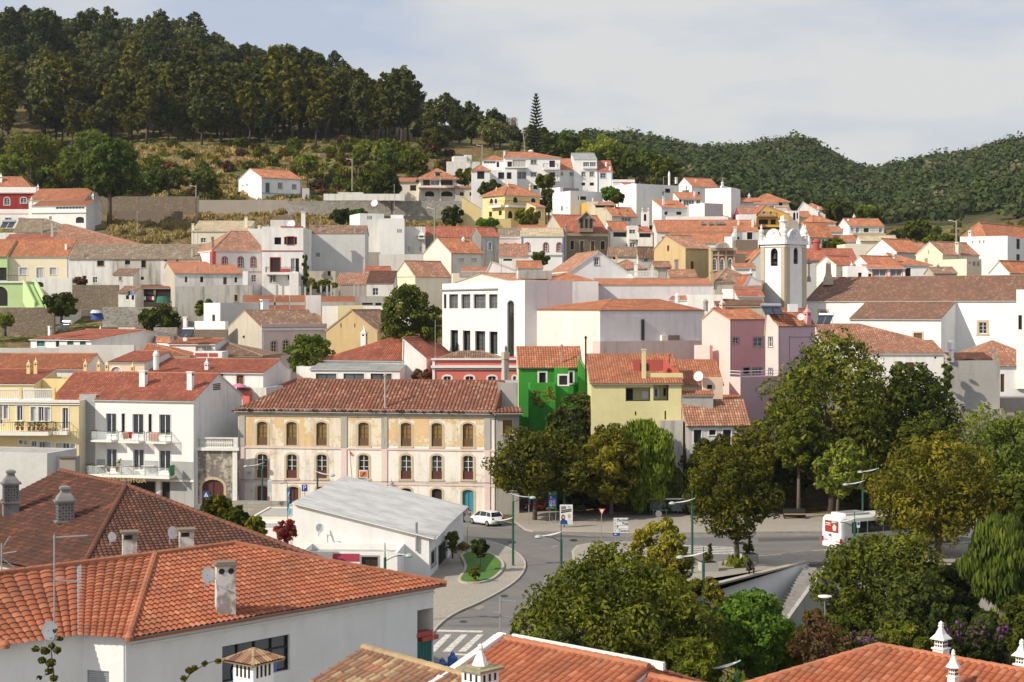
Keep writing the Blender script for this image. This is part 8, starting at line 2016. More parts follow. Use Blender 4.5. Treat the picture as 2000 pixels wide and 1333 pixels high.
# shelter, benches, bin
d=180; e=empty('bus_shelter','dark glass bus shelter with pale roof edge against the stone wall','bus shelter',(*W(1300,600,d)[:2],-23)); a=W(1268,972,d);b=W(1348,976,d); mb=MB(); mb.box(((a.x+b.x)/2,d+.4,a.z),(b.x-a.x,1.8,.16)); mb.build('roof','metal_dark',e); mb=MB(); mb.box(((a.x+b.x)/2,d-.55,a.z-.1),(b.x-a.x,.06,.12)); mb.build('roof_edge','cream_pale',e)
for x in (1269,1347): q=W(x,600,d); mb=MB(); mb.box((q.x,d+.4,(a.z-23)/2),(.1,1.4,a.z+23)); mb.build('side_panel','metal_dark',e)
mb=MB(); mb.quad((a.x,d+1.2,-22.6),(b.x,d+1.2,-22.6),(b.x,d+1.2,a.z),(a.x,d+1.2,a.z)); mb.build('glass_panel','clearglass',e); mb=MB(); mb.box(((a.x+b.x)/2-1,d+.8,-22.4),(1.8,.4,.08)); mb.box(((a.x+b.x)/2-1.7,d+.8,-22.7),(.08,.35,.6)); mb.box(((a.x+b.x)/2-.3,d+.8,-22.7),(.08,.35,.6)); mb.build('seat','metal_grey',e)
for (x0,x1,y,d,l) in ((1118,1141,1005,180.5,'dark bench with red seat slat right of the election poster'),(1531,1574,1012,177,'long dark bench with reddish slat under the yellowing trees')):
 e=empty('bench',l,'bench',(*W((x0+x1)/2,600,d)[:2],-22.87)); a=W(x0,600,d).x;b=W(x1,600,d).x; mb=MB(); mb.box(((a+b)/2,d+.5,-22.3),(b-a,.1,.9)); mb.build('backrest','metal_dark',e); mb=MB(); mb.box(((a+b)/2,d+.1,-22.4),(b-a-.1,.5,.07)); mb.build('seat','towel_tan',e)
 for x in (a+.1,b-.1): mb=MB(); mb.box((x,d+.1,-22.63),(.12,.6,.45)); mb.build('leg','metal_dark',e)
e=empty('litter_bin','dark round litter bin on a post beside the stone wall','litter bin',(*W(1012,600,183)[:2],-23)); q=W(1012,995,183); mb=MB(); mb.lathe((q.x,183,-22.6),[(.2,0),(.25,.1),(.27,.8),(.29,.85),(.2,1.0)],12); mb.build('bin_body','metal_dark',e)
mb=MB(); mb.tube([(q.x,183,-22.95),(q.x,183,-22.6)],.05,6); mb.build('post','metal_dark',e)
d=172; q=W(1033.5,975,d); e=sgn('signpost','small dark blue vertical sign on a slim post at the kerb',1033,d,[(1033,965)],[(1032,970,1036,986,'navy','panel')])
d=150.5; e=sgn('road_sign','grey back of a round road sign beside the clipped bush',913,d,[(913,1010)],[]); q=W(913,1013,d); mb=MB(); mb.tube([(q.x,d,q.z),(q.x,d+.03,q.z)],.33,16); mb.build('panel','metal_grey',e)
d=150.5; e=sgn('road_sign','grey round sign back left of the round street tree',1286,d,[(1286.5,1005)],[]); q=W(1286.5,1004,d); mb=MB(); mb.tube([(q.x,d,q.z),(q.x,d+.03,q.z)],[.3,.3],16); mb.build('panel','metal_grey',e)
d=150; e=sgn('bus_stop_sign','white and blue bus stop sign in front of the bus side windows',1676,d,[(1676,1020)],[(1673.5,1019,1679.5,1031,'sign_white','panel')]); flatp(e,[RQ(1674.2,1020,1678.8,1026)],'sign_blue',d)
# planters
for (x0,x1,y0,y1,d,l) in ((1367,1403,1107,1122,141.5,'left concrete planter box with a small bushy plant'),(1446,1481,1092,1106,146.5,'right concrete planter box with a taller plant')):
 a=W(x0,y1,d);b=W(x1,y0,d); e=empty('planter',l,'planter',((a.x+b.x)/2,d+.7,-22.87)); h_=.72; mb=MB(); w=b.x-a.x; c=((a.x+b.x)/2,d+.7)
 ax_=(Vector((.97,.22,0)),Vector((-.22,.97,0)),Z); mb.box((c[0],c[1],-22.87+h_/2),(w*.92,1.3,h_),0,ax_); mb.box((c[0],c[1],-22.86+h_),(w*.8,1.1,.06),1,ax_); mb.build('box','concrete bark_dark'.split(),e)
 me=leafmesh('plant',lobes_for(1.1,1.0,1.0,8,'round',int(x0),.35),700,.16,'lf_olive'); o=bpy.data.objects.new('plant',me); COL.objects.link(o); o.parent=e; o.location=(0,0,1.2)
 me=leafmesh('plant',lobes_for(.5,1.3,.5,8,'tall',int(x0)+1,.35),350,.14,'lf_mid'); o=bpy.data.objects.new('plant',me); COL.objects.link(o); o.parent=e; o.location=(.15,0,1.9)
# vehicles ------------------------------------------------------------
def wheel(parent,x,y,z,r,ax,wd=.2):
 A=Vector(ax); w=MB(); w.tube([Vector((x,y,z))-A*wd/2,Vector((x,y,z))+A*wd/2],r,18); t=w.build('wheel','tyre',parent); q=MB(); q.tube([Vector((x,y,z))-A*(wd/2+.012),Vector((x,y,z))+A*(wd/2+.012)],r*.62,14); q.build('rim','rim',t)
def car(label,loc,ang,body='car_white',L=4.25,Wd=1.78,H=1.47,est=True):
 e=empty('parked_car',label,'car',loc); e['_o']=(0,0,0);
 st=[(-L/2,.55,.62,.30),(-L/2+.06,.8,.92,.28),(-L/2+.35,.86,1.0 if est else .95,.24),(-1.1,.88,.99,.22),(0,.89,.96,.2),(.75,.89,.92,.2),(1.25,.87,.84,.22),(1.8,.80,.72,.26),(L/2,.62,.55,.34)]
 vs=[];fs=[]
 for x,hw_,zt_,zb in st: vs+=[(x,-hw_*.95,zb),(x,-hw_,zb+.18),(x,-hw_*.99,(zb+zt_)/2+.08),(x,-hw_*.93,zt_),(x,-hw_*.6,zt_+.04),(x,hw_*.6,zt_+.04),(x,hw_*.93,zt_),(x,hw_*.99,(zb+zt_)/2+.08),(x,hw_,zb+.18),(x,hw_*.95,zb)]
 n=10
 for i in range(len(st)-1):
  for k in range(n): fs.append((i*n+k,i*n+(k+1)%n,(i+1)*n+(k+1)%n,(i+1)*n+k))
 fs+=[tuple(range(n)),tuple(range((len(st)-1)*n,len(st)*n))]
 mb=MB(); mb.add(vs,fs); b=mb.build('body',body,e,None,True);
 gh=[(-L/2+.12,.70,.93,.9),(-L/2+.5,.62,H-.06,.6),(-1.0,.64,H,.64),(.1,.64,H-.01,.64),(.55,.63,H-.1,.63),(1.2,.72,.86,.72)]
 top=[(-L/2+.5,H-.07),(-1.0,H),(.05,H),(.5,H-.1)]
 mb=MB(); vs=[(-L/2+.15,-.78,.95),(1.3,-.76,.86),(.5,-.6,H-.08),(-L/2+.5,-.58,H-.05),(-L/2+.15,.78,.95),(1.3,.76,.86),(.5,.6,H-.08),(-L/2+.5,.58,H-.05)]
 mb.add(vs,[(0,1,2,3),(4,5,6,7),(1,5,6,2),(0,4,7,3)]); mb.build('window_glass','glass',e)
 mb=MB(); vs=[]
 for x,z in top: vs+=[(x,-.61,z-.02),(x,-.45,z+.03),(x,.45,z+.03),(x,.61,z-.02)]
 mb.add(vs,[(i*4+k,i*4+k+1,(i+1)*4+k+1,(i+1)*4+k) for i in range(3) for k in range(3)])
 for s in (-1,1):
  for (x0,z0,x1,z1,w_) in ((1.3,.86,.5,H-.06,.07),(.15,.93,.0,H,.06),(-1.0,.95,-1.05,H,.07),(-L/2+.2,.97,-L/2+.5,H-.05,.10)): mb.tube([(x0,s*.775 if z0<1 else s*.6,z0),(x1,s*.61,z1)],w_*.5,5)
 mb.build('roof',body,e,None,False)
 for x in (-1.3,1.3):
  for s in (-1,1): wheel(e,x,s*.80,.31,.31,(0,1,0))
 for s in (-1,1):
  mb=MB(); mb.box((-L/2+.05,s*.66,.82),(.12,.26,.18)); mb.build('tail_light','lamp_red',e); mb=MB(); mb.box((L/2-.12,s*.58,.62),(.2,.3,.12)); mb.build('headlight','glass_w',e); mb=MB(); mb.box((.8,s*.97,.95),(.14,.16,.12)); mb.build('mirror',body,e)
 mb=MB(); mb.box((-L/2-.01,0,.62),(.03,.5,.12)); mb.build('number_plate','sign_white',e)
 e.rotation_euler=(0,0,ang); return e
g0=G(949,1027); car('white estate car parked at an angle before the mansion',(g0.x,g0.y+.6,-22.95),R_(128))
g0=G(898,1019); car('dark car half hidden behind the grey metal roof',(g0.x,g0.y+1,-22.95),R_(80),'car_dark')
g0=W(638,388,405); car('silver-white car parked behind the paling wall on the slope',(W(628,388,406).x,406,Tz(W(628,0,406).x,406)+.2),R_(180))
# pickup at the bottom
e=empty('pickup_truck','old dark pickup truck with roof rack behind the bottom roofs','pickup truck',(*W(878,600,84)[:2],-23)); e['_o']=(0,0,0); mb=MB(); mb.box((0,0,.75),(1.7,4.2,.6)); mb.box((0,.5,1.35),(1.5,1.5,.65)); mb.build('body','car_dark',e); mb=MB(); mb.box((0,-.27,1.38),(1.3,.04,.42)); mb.build('rear_window','glass',e); mb=MB(); mb.box((0,.5,1.7),(1.4,1.4,.06)); mb.build('roof','shut_white',e)
mb=MB()
for i in range(11): mb.tube([(-.8+.16*i,-.35,1.75),(-.8+.16*i,-.35,2.15)],.02,4)
for z in (1.75,2.15): mb.tube([(-.82,-.35,z),(.82,-.35,z)],.03,5)
for s in (-.82,.82): mb.tube([(s,-.35,.9),(s,-.35,2.15)],.04,5); mb.tube([(s,-.35,2.15),(s,1.2,2.1)],.03,5)
mb.build('roof_rack','metal_dark',e)
for x in (-.8,.8):
 for y in (-1.3,1.4): wheel(e,x,y,.33,.33,(1,0,0))
for i,(x,y) in enumerate(((864,1302),(884,1290))):
 q=W(x,y,79-0); mb=MB(); mb.lathe((q.x,q.y,q.z-.35),[(.22,0),(.24,.05),(.24,.5),(.14,.58),(.1,.62),(.1,.68)],12); mb.tube([(q.x-.12,q.y,q.z+.27),(q.x,q.y,q.z+.42),(q.x+.12,q.y,q.z+.27)],.03,5); o=mb.build('jerrycan','blue_plastic',None,q); tag(o,['blue plastic canister nearest the white wall, at the bottom','blue plastic canister nearest the white verge, at the bottom'][i],'canister')
q=W(874,1345,80); mb=MB(); mb.box((q.x,q.y,-20.2-.9),(2.4,1.6,5.5)); o=mb.build('garden_wall','stonegrey',None,(q.x,q.y,-23)); tag(o,'low masonry wall carrying the blue canisters','wall')
# bus
def bus():
 g=G(1644,1081); ang=R_(-6); ex=Vector((math.cos(ang),math.sin(ang),0)); e=empty('bus','white city bus with red rear advert and green swoosh, partly hidden by trees','bus',(g.x,g.y,-22.98)); e['_o']=(0,0,0)
 L=11.8;Wd=2.5;H=2.95;
 # local x along the bus (rear at 0), y across; rear faces -x
 mb=MB(); pr=[(-.0,.35),(0,2.6),(.12,2.85),(.3,H)];
 sec=[(0,.35),(0,1.4),(.02,2.4),(.10,2.75),(.3,H),(Wd-.3,H),(Wd-.10,2.75),(Wd-.02,2.4),(Wd,1.4),(Wd,.35)]
 vs=[];xs_=[0,.12,.3,1,6,11,11.6,L]; inset=[.10,.04,0,0,0,0,.05,.2]
 for x,i_ in zip(xs_,inset):
  for (y,z) in sec: vs.append((x,Wd/2+(y-Wd/2)*(1-i_*.4),.35+(z-.35)*(1-i_*.25)))
 n=len(sec); fs=[(i*n+k,i*n+(k+1)%n,(i+1)*n+(k+1)%n,(i+1)*n+k) for i in range(len(xs_)-1) for k in range(n)]; fs+=[tuple(range(n)),tuple(range((len(xs_)-1)*n,len(xs_)*n))]
 mb.add(vs,fs); mb.build('body','bus_white',e)
 for i in range(6):
  mb=MB(); mb.box((1.9+i*1.72,-.012,2.0),(1.6,.03,.95)); mb.build('window','glass',e)
 mb=MB(); mb.box((-.012,Wd/2,2.05),(.03,1.7,.95)); mb.build('rear_advert','ad_red',e); mb=MB(); mb.add([(-.03,Wd/2-.2,1.7),(-.03,Wd/2-.55,1.75),(-.03,Wd/2-.6,2.1),(-.03,Wd/2-.35,2.3),(-.03,Wd/2-.1,2.05)],[(0,1,2,3,4)]); mb.build('advert_picture','cream',e); mb=MB(); mb.box((-.032,Wd/2+.45,2.3),(.01,.6,.08)); mb.box((-.032,Wd/2+.45,2.15),(.01,.7,.05)); mb.build('advert_text','sign_white',e)
 mb=MB(); mb.add([(4.5,-.015,.6),(7.8,-.015,.75),(9.6,-.015,1.3),(8.4,-.015,1.4),(6.5,-.015,1.0)],[(0,1,2,3,4)]); mb.build('green_swoosh','bus_green',e)
 mb=MB(); mb.box((-.012,.5,.85),(.03,.5,.08)); mb.box((-.012,2.0,.9),(.03,.5,.08)); mb.build('orange_lettering','orange',e)
 text_mb('VR',.35,'navy',e,(-.03,1.45,1.3),(0,-1,0),Z)
 for y in (.12,Wd-.12): mb=MB(); mb.box((-.0,y,.95),(.08,.18,.4)); mb.build('tail_light','lamp_red',e)
 mb=MB(); mb.box((2.0,Wd/2,3.03),(2.6,1.8,.2)); mb.build('roof_unit','bus_white',e); mb=MB(); mb.box((2.0,Wd/2,3.14),(2.0,1.3,.03)); mb.box((5.2,Wd/2,3.0),(.8,.8,.12)); mb.build('roof_vent','metal_grey',e)
 for x in (2.6,9.0):
  for y in (.12,Wd-.12): wheel(e,x,y,.48,.48,(0,1,0),.26)
 e.rotation_euler=(0,0,R_(29)); e.scale=(1.13,1.13,1.13)
bus()
# parked motor scooters
def moto(label,px,d,ang,mt):
 q=W(px,600,d); e=empty('motorcycle',label,'motorcycle',(q.x,d,-22.87)); e['_o']=(0,0,0)
 for x in (-.68,.68): mb=MB();
 for x in (-.68,.68):
  mb=MB(); n=16; mb.tube([(x,-.05,.3),(x,.05,.3)],.3,18); w_=mb.build('wheel','tyre',e); mb=MB(); mb.tube([(x,-.06,.3),(x,.06,.3)],.17,12); mb.build('rim','rim',w_)
 mb=MB(); mb.add([(-.85,-.12,.6),(-.3,-.16,.35),(.25,-.16,.32),(.45,-.14,.6),(.6,-.1,1.05),(.45,-.12,1.05),(.2,-.14,.55),(-.2,-.17,.75),(-.9,-.1,.85)]+[(-.85,.12,.6),(-.3,.16,.35),(.25,.16,.32),(.45,.14,.6),(.6,.1,1.05),(.45,.12,1.05),(.2,.14,.55),(-.2,.17,.75),(-.9,.1,.85)],[tuple(range(9)),tuple(range(17,8,-1))]+[(i,(i+1)%9,9+(i+1)%9,9+i) for i in range(9)]); mb.build('fairing',mt,e)
 mb=MB(); mb.box((-.45,0,.86),(.75,.28,.12)); mb.build('seat','tyre',e); mb=MB(); mb.tube([(.5,-.35,1.05),(.55,0,1.0),(.5,.35,1.05)],.025,6); mb.tube([(.55,0,1.0),(.7,0,.35)],.04,6); mb.build('handlebar','metal_dark',e)
 mb=MB(); mb.quad((.55,-.18,1.05),(.55,.18,1.05),(.4,.14,1.4),(.4,-.14,1.4)); mb.build('windscreen','clearglass',e); e.rotation_euler=(0,0,ang)
moto('red motorcycle right of the plane tree trunk',1057,183.5,R_(10),'moto_red'); moto('red scooter partly behind the plane tree trunk, left one',1038,184.5,R_(15),'moto_red')
mb=MB(); q=W(1048,989,183.4); mb.lathe((q.x,183.4,-21.9),[(.02,0),(.12,.03),(.15,.14),(.1,.26),(.02,.29)],12); o=mb.build('helmet','sign_white',None,(q.x,183.4,-21.9)); tag(o,'white helmet resting on the red motorcycle','helmet')
# crouching bronze statue on the coping
def statue():
 q=Vector((W(1463,0,139.2).x,139.15,-22.69)); me=bpy.data.meshes.new('body'); V=[(0,0,.42),(0,.08,.75),(0,.05,1.05),(0,-.02,1.2),(0,-.1,1.38),(.2,.05,1.05),(.33,-.15,.8),(.2,-.42,.62),(-.2,.05,1.05),(-.34,-.15,.8),(-.22,-.4,.6),(.16,-.02,.42),(.22,-.45,.62),(.2,-.42,.15),(-.16,-.02,.42),(-.24,-.43,.6),(-.22,-.4,.12),(.2,-.55,.08),(-.22,-.53,.06)]
 E=[(0,1),(1,2),(2,3),(3,4),(2,5),(5,6),(6,7),(2,8),(8,9),(9,10),(0,11),(11,12),(12,13),(0,14),(14,15),(15,16),(13,17),(16,18)]; Rr=[.19,.19,.2,.08,.14,.1,.07,.045,.1,.07,.045,.14,.1,.06,.14,.1,.06,.05,.05]
 me.from_pydata(V,E,[]); me.update(); o=bpy.data.objects.new('statue',me); COL.objects.link(o); md=o.modifiers.new('s','SKIN');
 me.skin_vertices.new() if not me.skin_vertices else None
 for i,r in enumerate(Rr): me.skin_vertices[0].data[i].radius=(r,r)
 me.skin_vertices[0].data[0].use_root=True
 o.modifiers.new('u','SUBSURF').levels=2; o.modifiers['u'].render_levels=2; me.materials.append(MATS['bronze'])
 dg=bpy.context.evaluated_depsgraph_get(); m2=bpy.data.meshes.new_from_object(o.evaluated_get(dg)); bpy.data.objects.remove(o)
 m2.materials.clear(); m2.materials.append(MATS['bronze']); o=bpy.data.objects.new('statue',m2); COL.objects.link(o); o.location=q; o.rotation_euler=(0,0,R_(20)); o.scale=(1,1,1)
 tag(o,'dark bronze statue of a crouching figure on the white retaining wall','statue')
statue()
# roof equipment ------------------------------------------------------------
def dish(label,px,py,d,r,face=(.5,-.8,.25),arm=None,mat='metal_white'):
 q=W(px,py,d); e=empty('satellite_dish',label,'satellite dish',q); f=Vector(face).normalized(); u=f.orthogonal().normalized(); w=f.cross(u); r=r*d/F; mb=MB(); vs=[];n=18
 for k,(rr,dz) in enumerate(((.02,-.16),(.5,-.12),(.85,-.04),(1,.03))):
  for i in range(n): a=2*math.pi*i/n; vs.append(q+(u*math.cos(a)+w*math.sin(a))*rr*r+f*dz*r)
 mb.add(vs,[(k*n+i,k*n+(i+1)%n,(k+1)*n+(i+1)%n,(k+1)*n+i) for k in range(3) for i in range(n)]); mb.build('reflector',mat,e)
 mb=MB(); t=q+f*r*1.1-Z*r*.5; mb.tube([q-Z*r*.9-f*.05*r,t],.02*max(1,r*2),5); mb.box(t,(.12*r+.03,.12*r+.03,.12*r+.03)); mb.build('feed_arm','metal_grey',e); mb=MB(); mb.tube([q-f*r*.15,q-f*r*.6,q-f*r*.6-Z*r*1.6],.035*max(1,r*1.2),6); mb.build('mount','metal_grey',e)
dish('rusty satellite dish beside the first small chimney of the brown roof',219,1049,84.3,10,(.75,-.6,.2),mat='chim_rust' if 'chim_rust' in MATS else 'metal_white')
dish('white satellite dish near the second small chimney of the brown roof',337,1041,86.5,13,(.8,-.55,.2)); dish('white satellite dish fixed to the stained foreground chimney',407,1124,71,17,(.75,-.6,.2)); dish('white satellite dish low at the left below the tall aerial',97,1232,64.5,19,(.8,-.55,.2))
dish('white satellite dish on the side wall of the modern white building',625,1032,138.6,9,(.5,-.8,.3)); dish('big white satellite dish on the peach house terrace',1364,735,186.5,10,(-.45,-.85,.25)); dish('white satellite dish on the pink house roof',1564,619,197.5,7,(-.2,-.95,.2)); dish('large pale satellite dish standing above the long stone wall',731,397,340,7,(-.3,-.9,.3)); dish('large grey satellite dish behind the modern white house parapet',568,438,291,8,(-.2,-.95,.35)); dish('white satellite dish in front of the big white gable, by the orange roof edge',1229,541,255,6,(-.2,-.9,.4)); dish('small satellite dish on the tall white block stair tower',523,440 if 0 else 1333 and 442,290,3,(.6,-.8,.2))
def aerial(label,px,yt,yb,d,bars,yagi=True,rad=.035,name='tv_aerial'):
 q=W(px,yb,d); zt=(HY-yt)*d/F; e=empty(name,label,'tv aerial',q); mb=MB(); mb.tube([q-Z*.3,Vector((q.x,q.y,zt))],rad,6); mb.build('mast','metal_grey',e)
 for (yy,dx,rise,n) in bars:
  z=(HY-yy)*d/F; mb=MB(); x1=q.x+dx*d/F; y1=q.y+abs(dx)*d/F*.15; mb.tube([(q.x-.05*dx*d/F,q.y,z),(x1,y1,z+rise)],rad*.6,5)
  for i in range(n): t=(i+.5)/n; c=Vector((q.x+(x1-q.x)*t,q.y+(y1-q.y)*t,z+rise*t)); mb.tube([c+Vector((-.03,-.22,.0)),c+Vector((.03,.22,0))],rad*.25,4); mb.tube([c+Vector((0,0,-.05)),c+Vector((0,0,.05))],rad*.25,4)
  mb.build('antenna','metal_grey',e)
aerial('tall television aerial mast in front of the left foreground roof',106,1044,1265,66,[(1050,62,.05,14),(1133,46,-.1,9)],rad=.035)
aerial('double-armed television aerial above the bottom centre roof',977,1168,1262,60,[(1173,30,-.06,8),(1203,24,-.1,6),(1199,-12,.05,4)],rad=.04)
aerial('grid antenna cropped by the left edge beside the brown roof',3,1062,1120,82,[(1082,28,.1,4),(1075,16,.7,4),(1090,24,-.5,4)],rad=.045)
aerial('slim television aerial over the long grey wall',305,635,690,212,[(636,8,0,3)]); aerial('television aerial left of the office building arched window',850,625,705,209,[(637,16,0,4),(672,16,0,4)]); aerial('tall thin aerial on the pink office wall',1240,621,740,200,[(620,-14,0,5),(622,12,0,4)]); aerial('aerial above the large plain white-grey block',1296,345,366,400,[(346,9,0,3)],rad=.06); aerial('forked aerial above the tall windowless white block',1411,346,362,380,[(349,8,0,3),(347,-4,0,2)],rad=.06); aerial('aerial mast in the dry grass left of the white cubic house',770,360,444,338,[(1000 if 0 else 415,5,0,2)],rad=.05)
aerial('aerial over the cream gabled tall bright gable house',979,488,552,262,[(490,3,0,1)],rad=.05); aerial('antenna with crossed bars above the mottled brown-orange roof',268,412,455,318,[(414,5,0,2),(428,5,0,2)],rad=.05)
# utility poles
pr=None
for (x,yt,yb,d,l) in ((383,362,420,392,'concrete pole by the end of the grey plastered wall'),(688,310,358,420,'concrete lamp pole on the slope right of the lone white house'),(1028,258,298,470,'leaning wooden pole below the tall conifer'),(942,283,312,430,'concrete lamp pole left of the apartment block'),(849,405,462,325,'thick grey post in front of the brown-red brick roof'),(1868,430,460,330,'thin pole near the large white house at right')):
 q=W(x,yb,d); e=empty('utility_pole',l,'pole',q); mb=MB(); zt=(HY-yt)*d/F; mb.tube([q-Z*2,Vector((q.x+(.9 if x==1028 else 0)*-1,q.y,zt))],[.2,.14],8); mb.build('pole','bark_pale',e); mb=MB(); mb.tube([(q.x-.1,q.y,zt-.4),(q.x-1.2,q.y,zt-.1)],.05,5); mb.box((q.x-1.3,q.y,zt-.12),(.5,.2,.14)); mb.build('lamp_arm','metal_white',e)
# solar water heaters
def solar(label,px,py,d,w,ang=0,s=1):
 q=W(px,py,d); e=empty('solar_water_heater',label,'solar water heater',q); e['_o']=(0,0,0); wm_=w*d/F
 mb=MB(); mb.tube([(-wm_/2,.55*s,.62*s),(wm_/2,.55*s,.62*s)],.26*s,14); mb.build('tank','steel',e)
 for i in (-1,1):
  mb=MB(); a=Vector((i*wm_*.25-wm_*.22,-.9*s,-.5*s)); mb.box((i*wm_*.25,-.2*s,.02*s),(wm_*.44,1.9*s,.08),0,(X1,Vector((0,.85,.52)),Vector((0,-.52,.85)))); mb.build('solar_panel','solar',e)
 mb=MB();
 for i in (-1,1): mb.tube([(i*wm_*.4,.55*s,.4*s),(i*wm_*.4,.7*s,-.6*s)],.03,5)
 mb.build('stand','metal_grey',e); e.rotation_euler=(0,0,ang)
solar('solar water heater with dark panels on the pink house roof',1508,607,198.5,40,R_(8)); solar('silver solar water heater tank above the trees by the church',1612,625,206,28,R_(-25)); solar('solar water heater with white tank on the teal-shuttered house',127,638,226,17,R_(-20)); solar('solar water heater with black panels above the patterned red frieze',366,652,222,24,R_(-12)); solar('solar heater at the left edge on the old brown roof',16,440,346,26,0,1.3)
mb=MB(); q=W(1548,602,198); mb.box(q,(1.1,1.0,.95)); o=mb.build('ventilation_box','metal_white',None,q); tag(o,'white square ventilation box beside the bell tower foot','ventilation unit')
e=empty('steel_flue','fat galvanized flue with round cap on the old tiled strip','flue',W(1858,705,208)); q=W(1858,705,208); mb=MB(); mb.lathe(q-Z*.2,[(.42,0),(.42,.4),(.32,.5),(.32,1.55),(.5,1.6),(.5,2.55),(.3,2.8),(.05,2.95)],14); mb.build('flue_body','steel',e)
# obelisk and cross
q=W(1618,545,268); mb=MB(); mb.lathe(q-Z*1,[(1.15,0),(1.0,1.0),(.7,1.6),(.6,2.0),(.52,3.5),(.42,3.8),(.08,4.1)],4,0,.5); o=mb.build('obelisk','trim_stone',None,q); tag(o,'stone obelisk with stepped base behind the church roof','obelisk')
q=W(1580,545,266); mb=MB(); mb.lathe(q-Z*.5,[(.35,0),(.3,.8),(.12,1.0),(.12,1.3)],8); mb.box(q+Z*2.0,(.22,.2,2.6)); mb.box(q+Z*2.5,(1.0,.2,.22)); o=mb.build('stone_cross','stonegrey',None,q); tag(o,'dark stone cross beside the bell tower','cross')
# tarpaulins in the yard at the left, parasol
def tarp(label,px,py,d,w,h,mt,s=0):
 q=W(px,py,d); w*=d/F;h*=d/F; mb=MB(); n=8; r=random.Random(int(px)); vs=[]
 for j in range(n+1):
  for i in range(n+1):
   u=i/n*2-1;v=j/n; rr=1-.25*v; vs.append(q+Vector((u*w/2*rr,-math.sqrt(max(0,1-u*u))*w*.35*rr,v*h*(1-.1*u*u)+r.uniform(-.05,.05))))
 mb.add(vs,[(j*(n+1)+i,j*(n+1)+i+1,(j+1)*(n+1)+i+1,(j+1)*(n+1)+i) for j in range(n) for i in range(n)]); mb.poly([vs[n*(n+1)+i] for i in range(n+1)]); o=mb.build('tarpaulin',mt,None,q); tag(o,label,'tarpaulin')
plain('tarp_blue',(.01,.05,.25),.6); plain('tarp_green',(.02,.13,.09),.8)
tarp('dark blue tarpaulin draped over a heap in the garden at left',190,625,258,27,16,'tarp_blue'); tarp('pale crumpled cover on top of the blue tarpaulin',188,612,257.5,24,6,'shut_white'); tarp('green shade net hanging under the rusty red roof',319,592,278,32,13,'tarp_green')
for i,(x,mt) in enumerate(((283,'sign_white'),(289,'navy'),(294,'lamp_red'),(299,'sign_white'))): q=W(x,583,277.5); mb=MB(); mb.box(q,(.35,.06,.6)); o=mb.build('laundry',mt,None,q); tag(o,['white cloth drying at the left under the rusty roof','dark blue cloth drying under the rusty roof','red cloth drying under the rusty roof','white cloth drying beside the red one'][i],'laundry')
for i,(x,mt) in enumerate(((252,'navy'),(260,'flag_blue'))): q=W(x,573,274.5); mb=MB(); mb.box(q,(.4,.06,.75)); o=mb.build('laundry',mt,None,q); tag(o,['navy trousers hung on the ruined white shed','light blue shirt hung on the ruined white shed'][i],'laundry')
q=W(466,756,200); e=empty('parasol','red-pink parasol folded low on the small terrace','parasol',q); mb=MB(); mb.lathe(q,[(1.1,0),(.8,.22),(.3,.38),(.03,.42)],12); mb.build('canopy','cloth_pink',e); mb=MB(); mb.tube([q-Z*1.2,q+Z*.3],.03,5); mb.build('pole','metal_grey',e)
# furniture and pots on balconies
def pot(px,py,d,label,s=1):
 q=W(px,py,d); e=empty('potted_plant',label,'potted plant',q,'potted plants on the balconies'); e['_o']=(0,0,0); mb=MB(); mb.lathe((0,0,0),[(.14*s,0),(.2*s,.35*s),(.22*s,.38*s)],10); mb.build('pot','t_mid2' if 0 else 'brown_pot',e); me=leafmesh('foliage',lobes_for(.7*s,.8*s,.7*s,6,'round',int(px),.35),160,.12,'lf_mid'); o=bpy.data.objects.new('foliage',me); COL.objects.link(o); o.parent=e; o.location=(0,0,.7*s)
plain('brown_pot',(.30,.10,.05),.8)
for (x,l) in ((34,'potted plant at the left of the curved yellow balcony'),(43,'second potted plant on the curved yellow balcony'),(57,'potted plant below the shutter on the curved balcony'),(66,'bushy potted plant near the middle of the curved balcony'),(74,'tall potted plant right of the middle of the curved balcony'),(81,'small potted plant near the right of the curved balcony'),(90,'rightmost potted plant on the curved yellow balcony')): pot(x,841,184.6,l)
pot(230,922,184.8,'large green plant on the long glass balcony',1.5); pot(212,922,185.2,'small plant at the left of the long glass balcony')
for (x,l) in ((197,'small white round table at the left end of the long glass balcony'),(244,'white table in the middle of the long glass balcony'),(289,'long white table at the right of the long glass balcony')):
 q=W(x,912,184.7); e=empty('table',l,'table',(q.x,q.y,q.z-.6)); e['_o']=(0,0,0); w=1.5 if x==289 else .9; mb=MB(); mb.box((0,0,.68),(w,.7,.05)); mb.build('table_top','sign_white',e)
 for sx in (-1,1): mb=MB(); mb.tube([(sx*w*.38,0,0),(sx*w*.34,0,.66)],.03,5); mb.build('leg','sign_white',e)
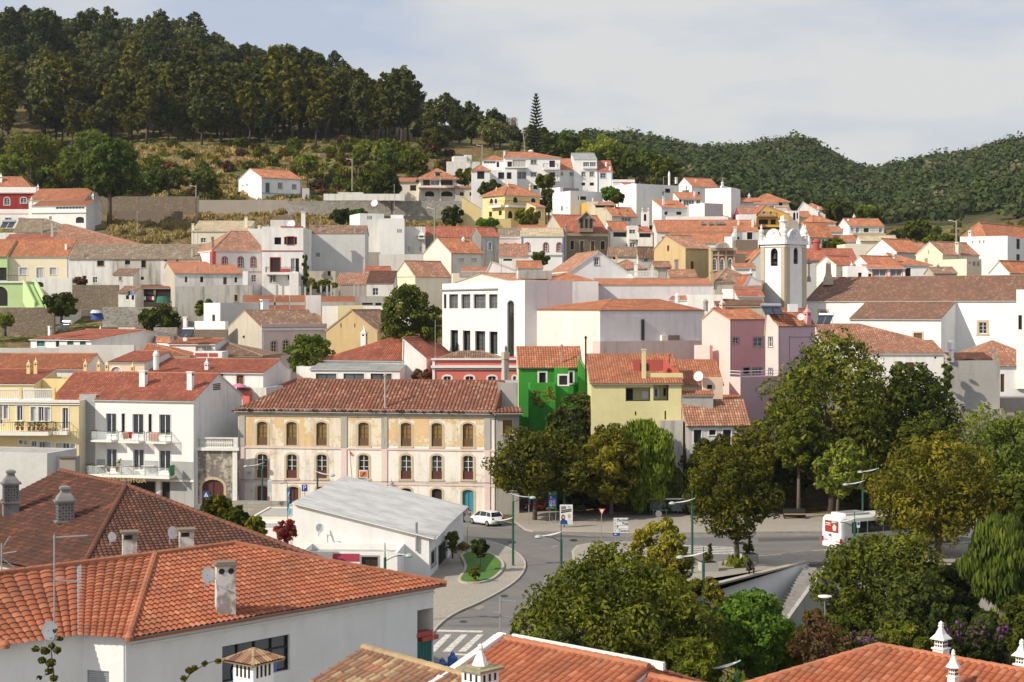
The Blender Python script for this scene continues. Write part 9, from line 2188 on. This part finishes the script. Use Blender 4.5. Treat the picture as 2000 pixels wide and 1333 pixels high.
# sapling and twig close to the viewer
def twig(label,pts,leaves,d):
 q=W(*pts[0],d); e=empty('sapling',label,'sapling',q); mb=MB(); mb.tube([W(x,y,d)+Vector((0,.1*i,0)) for i,(x,y) in enumerate(pts)],[.03-.02*i/len(pts) for i in range(len(pts))],6)
 lb=[]
 for (x,y,r) in leaves: p=W(x,y,d); k=r*d/F; lb.append((p.x-q.x,p.y-q.y,p.z-q.z,k,k,k*.8)); nearest=min(pts,key=lambda a:(a[0]-x)**2+(a[1]-y)**2); mb.tube([W(*nearest,d),p],.008,4)
 mb.build('stem','bark',e); o=bpy.data.objects.new('leaves',leafmesh('leaves',lb,420,.13,'lf_olive',elong=1.1)); COL.objects.link(o); o.parent=e
twig('young leafy sapling in front of the white wall at bottom left',[(104,1345),(103,1315),(98,1290),(94,1265),(106,1240)],[(70,1268,7),(88,1272,9),(100,1262,7),(112,1270,8),(82,1290,8),(100,1295,10),(95,1312,8),(118,1248,6),(108,1232,5),(105,1325,8),(76,1325,5)],52)
twig('thin leafy twig reaching right in front of the white wall',[(352,1345),(370,1318),(398,1300),(430,1291)],[(370,1310,7),(380,1305,5),(400,1296,5),(426,1292,5),(358,1325,5)],52)
# stone column pieces of ivy on the grey block, metal canopy
tree('thin vine climbing the corner of the grey plastered block',1850,690,790,26,206,'lf_mid',830,1500,.34,'tall',12,90,cat='vine',noTrunk=True,dp=2)
tree('creeping branches across the vivid green wall',1062,752,800,60,189,'lf_mid',830,420,.3,'round',8,91,cat='vine',noTrunk=True,dp=.6)
m=bpy.data.materials.new('haze'); m.use_nodes=True; nt=m.node_tree; nt.nodes.clear(); o=nt.nodes.new('ShaderNodeOutputMaterial'); v=nt.nodes.new('ShaderNodeVolumePrincipled'); v.inputs['Density'].default_value=.00005; v.inputs['Color'].default_value=(.82,.88,.98,1); v.inputs['Anisotropy'].default_value=.3; nt.links.new(v.outputs[0],o.inputs['Volume']); MATS['haze']=m
import bmesh
bm=bmesh.new(); bmesh.ops.create_cube(bm,size=1); bmesh.ops.scale(bm,vec=(3400,2900,310),verts=bm.verts); bmesh.ops.recalc_face_normals(bm,faces=bm.faces)
me=bpy.data.meshes.new('haze'); bm.to_mesh(me); bm.free(); me.materials.append(m); o=bpy.data.objects.new('haze',me); COL.objects.link(o); o.location=(0,1330,120); o['kind']='stuff'
for h in HS: h.build()
for o in bpy.data.objects:
 for k in ('_o',):
  if k in o: del o[k]
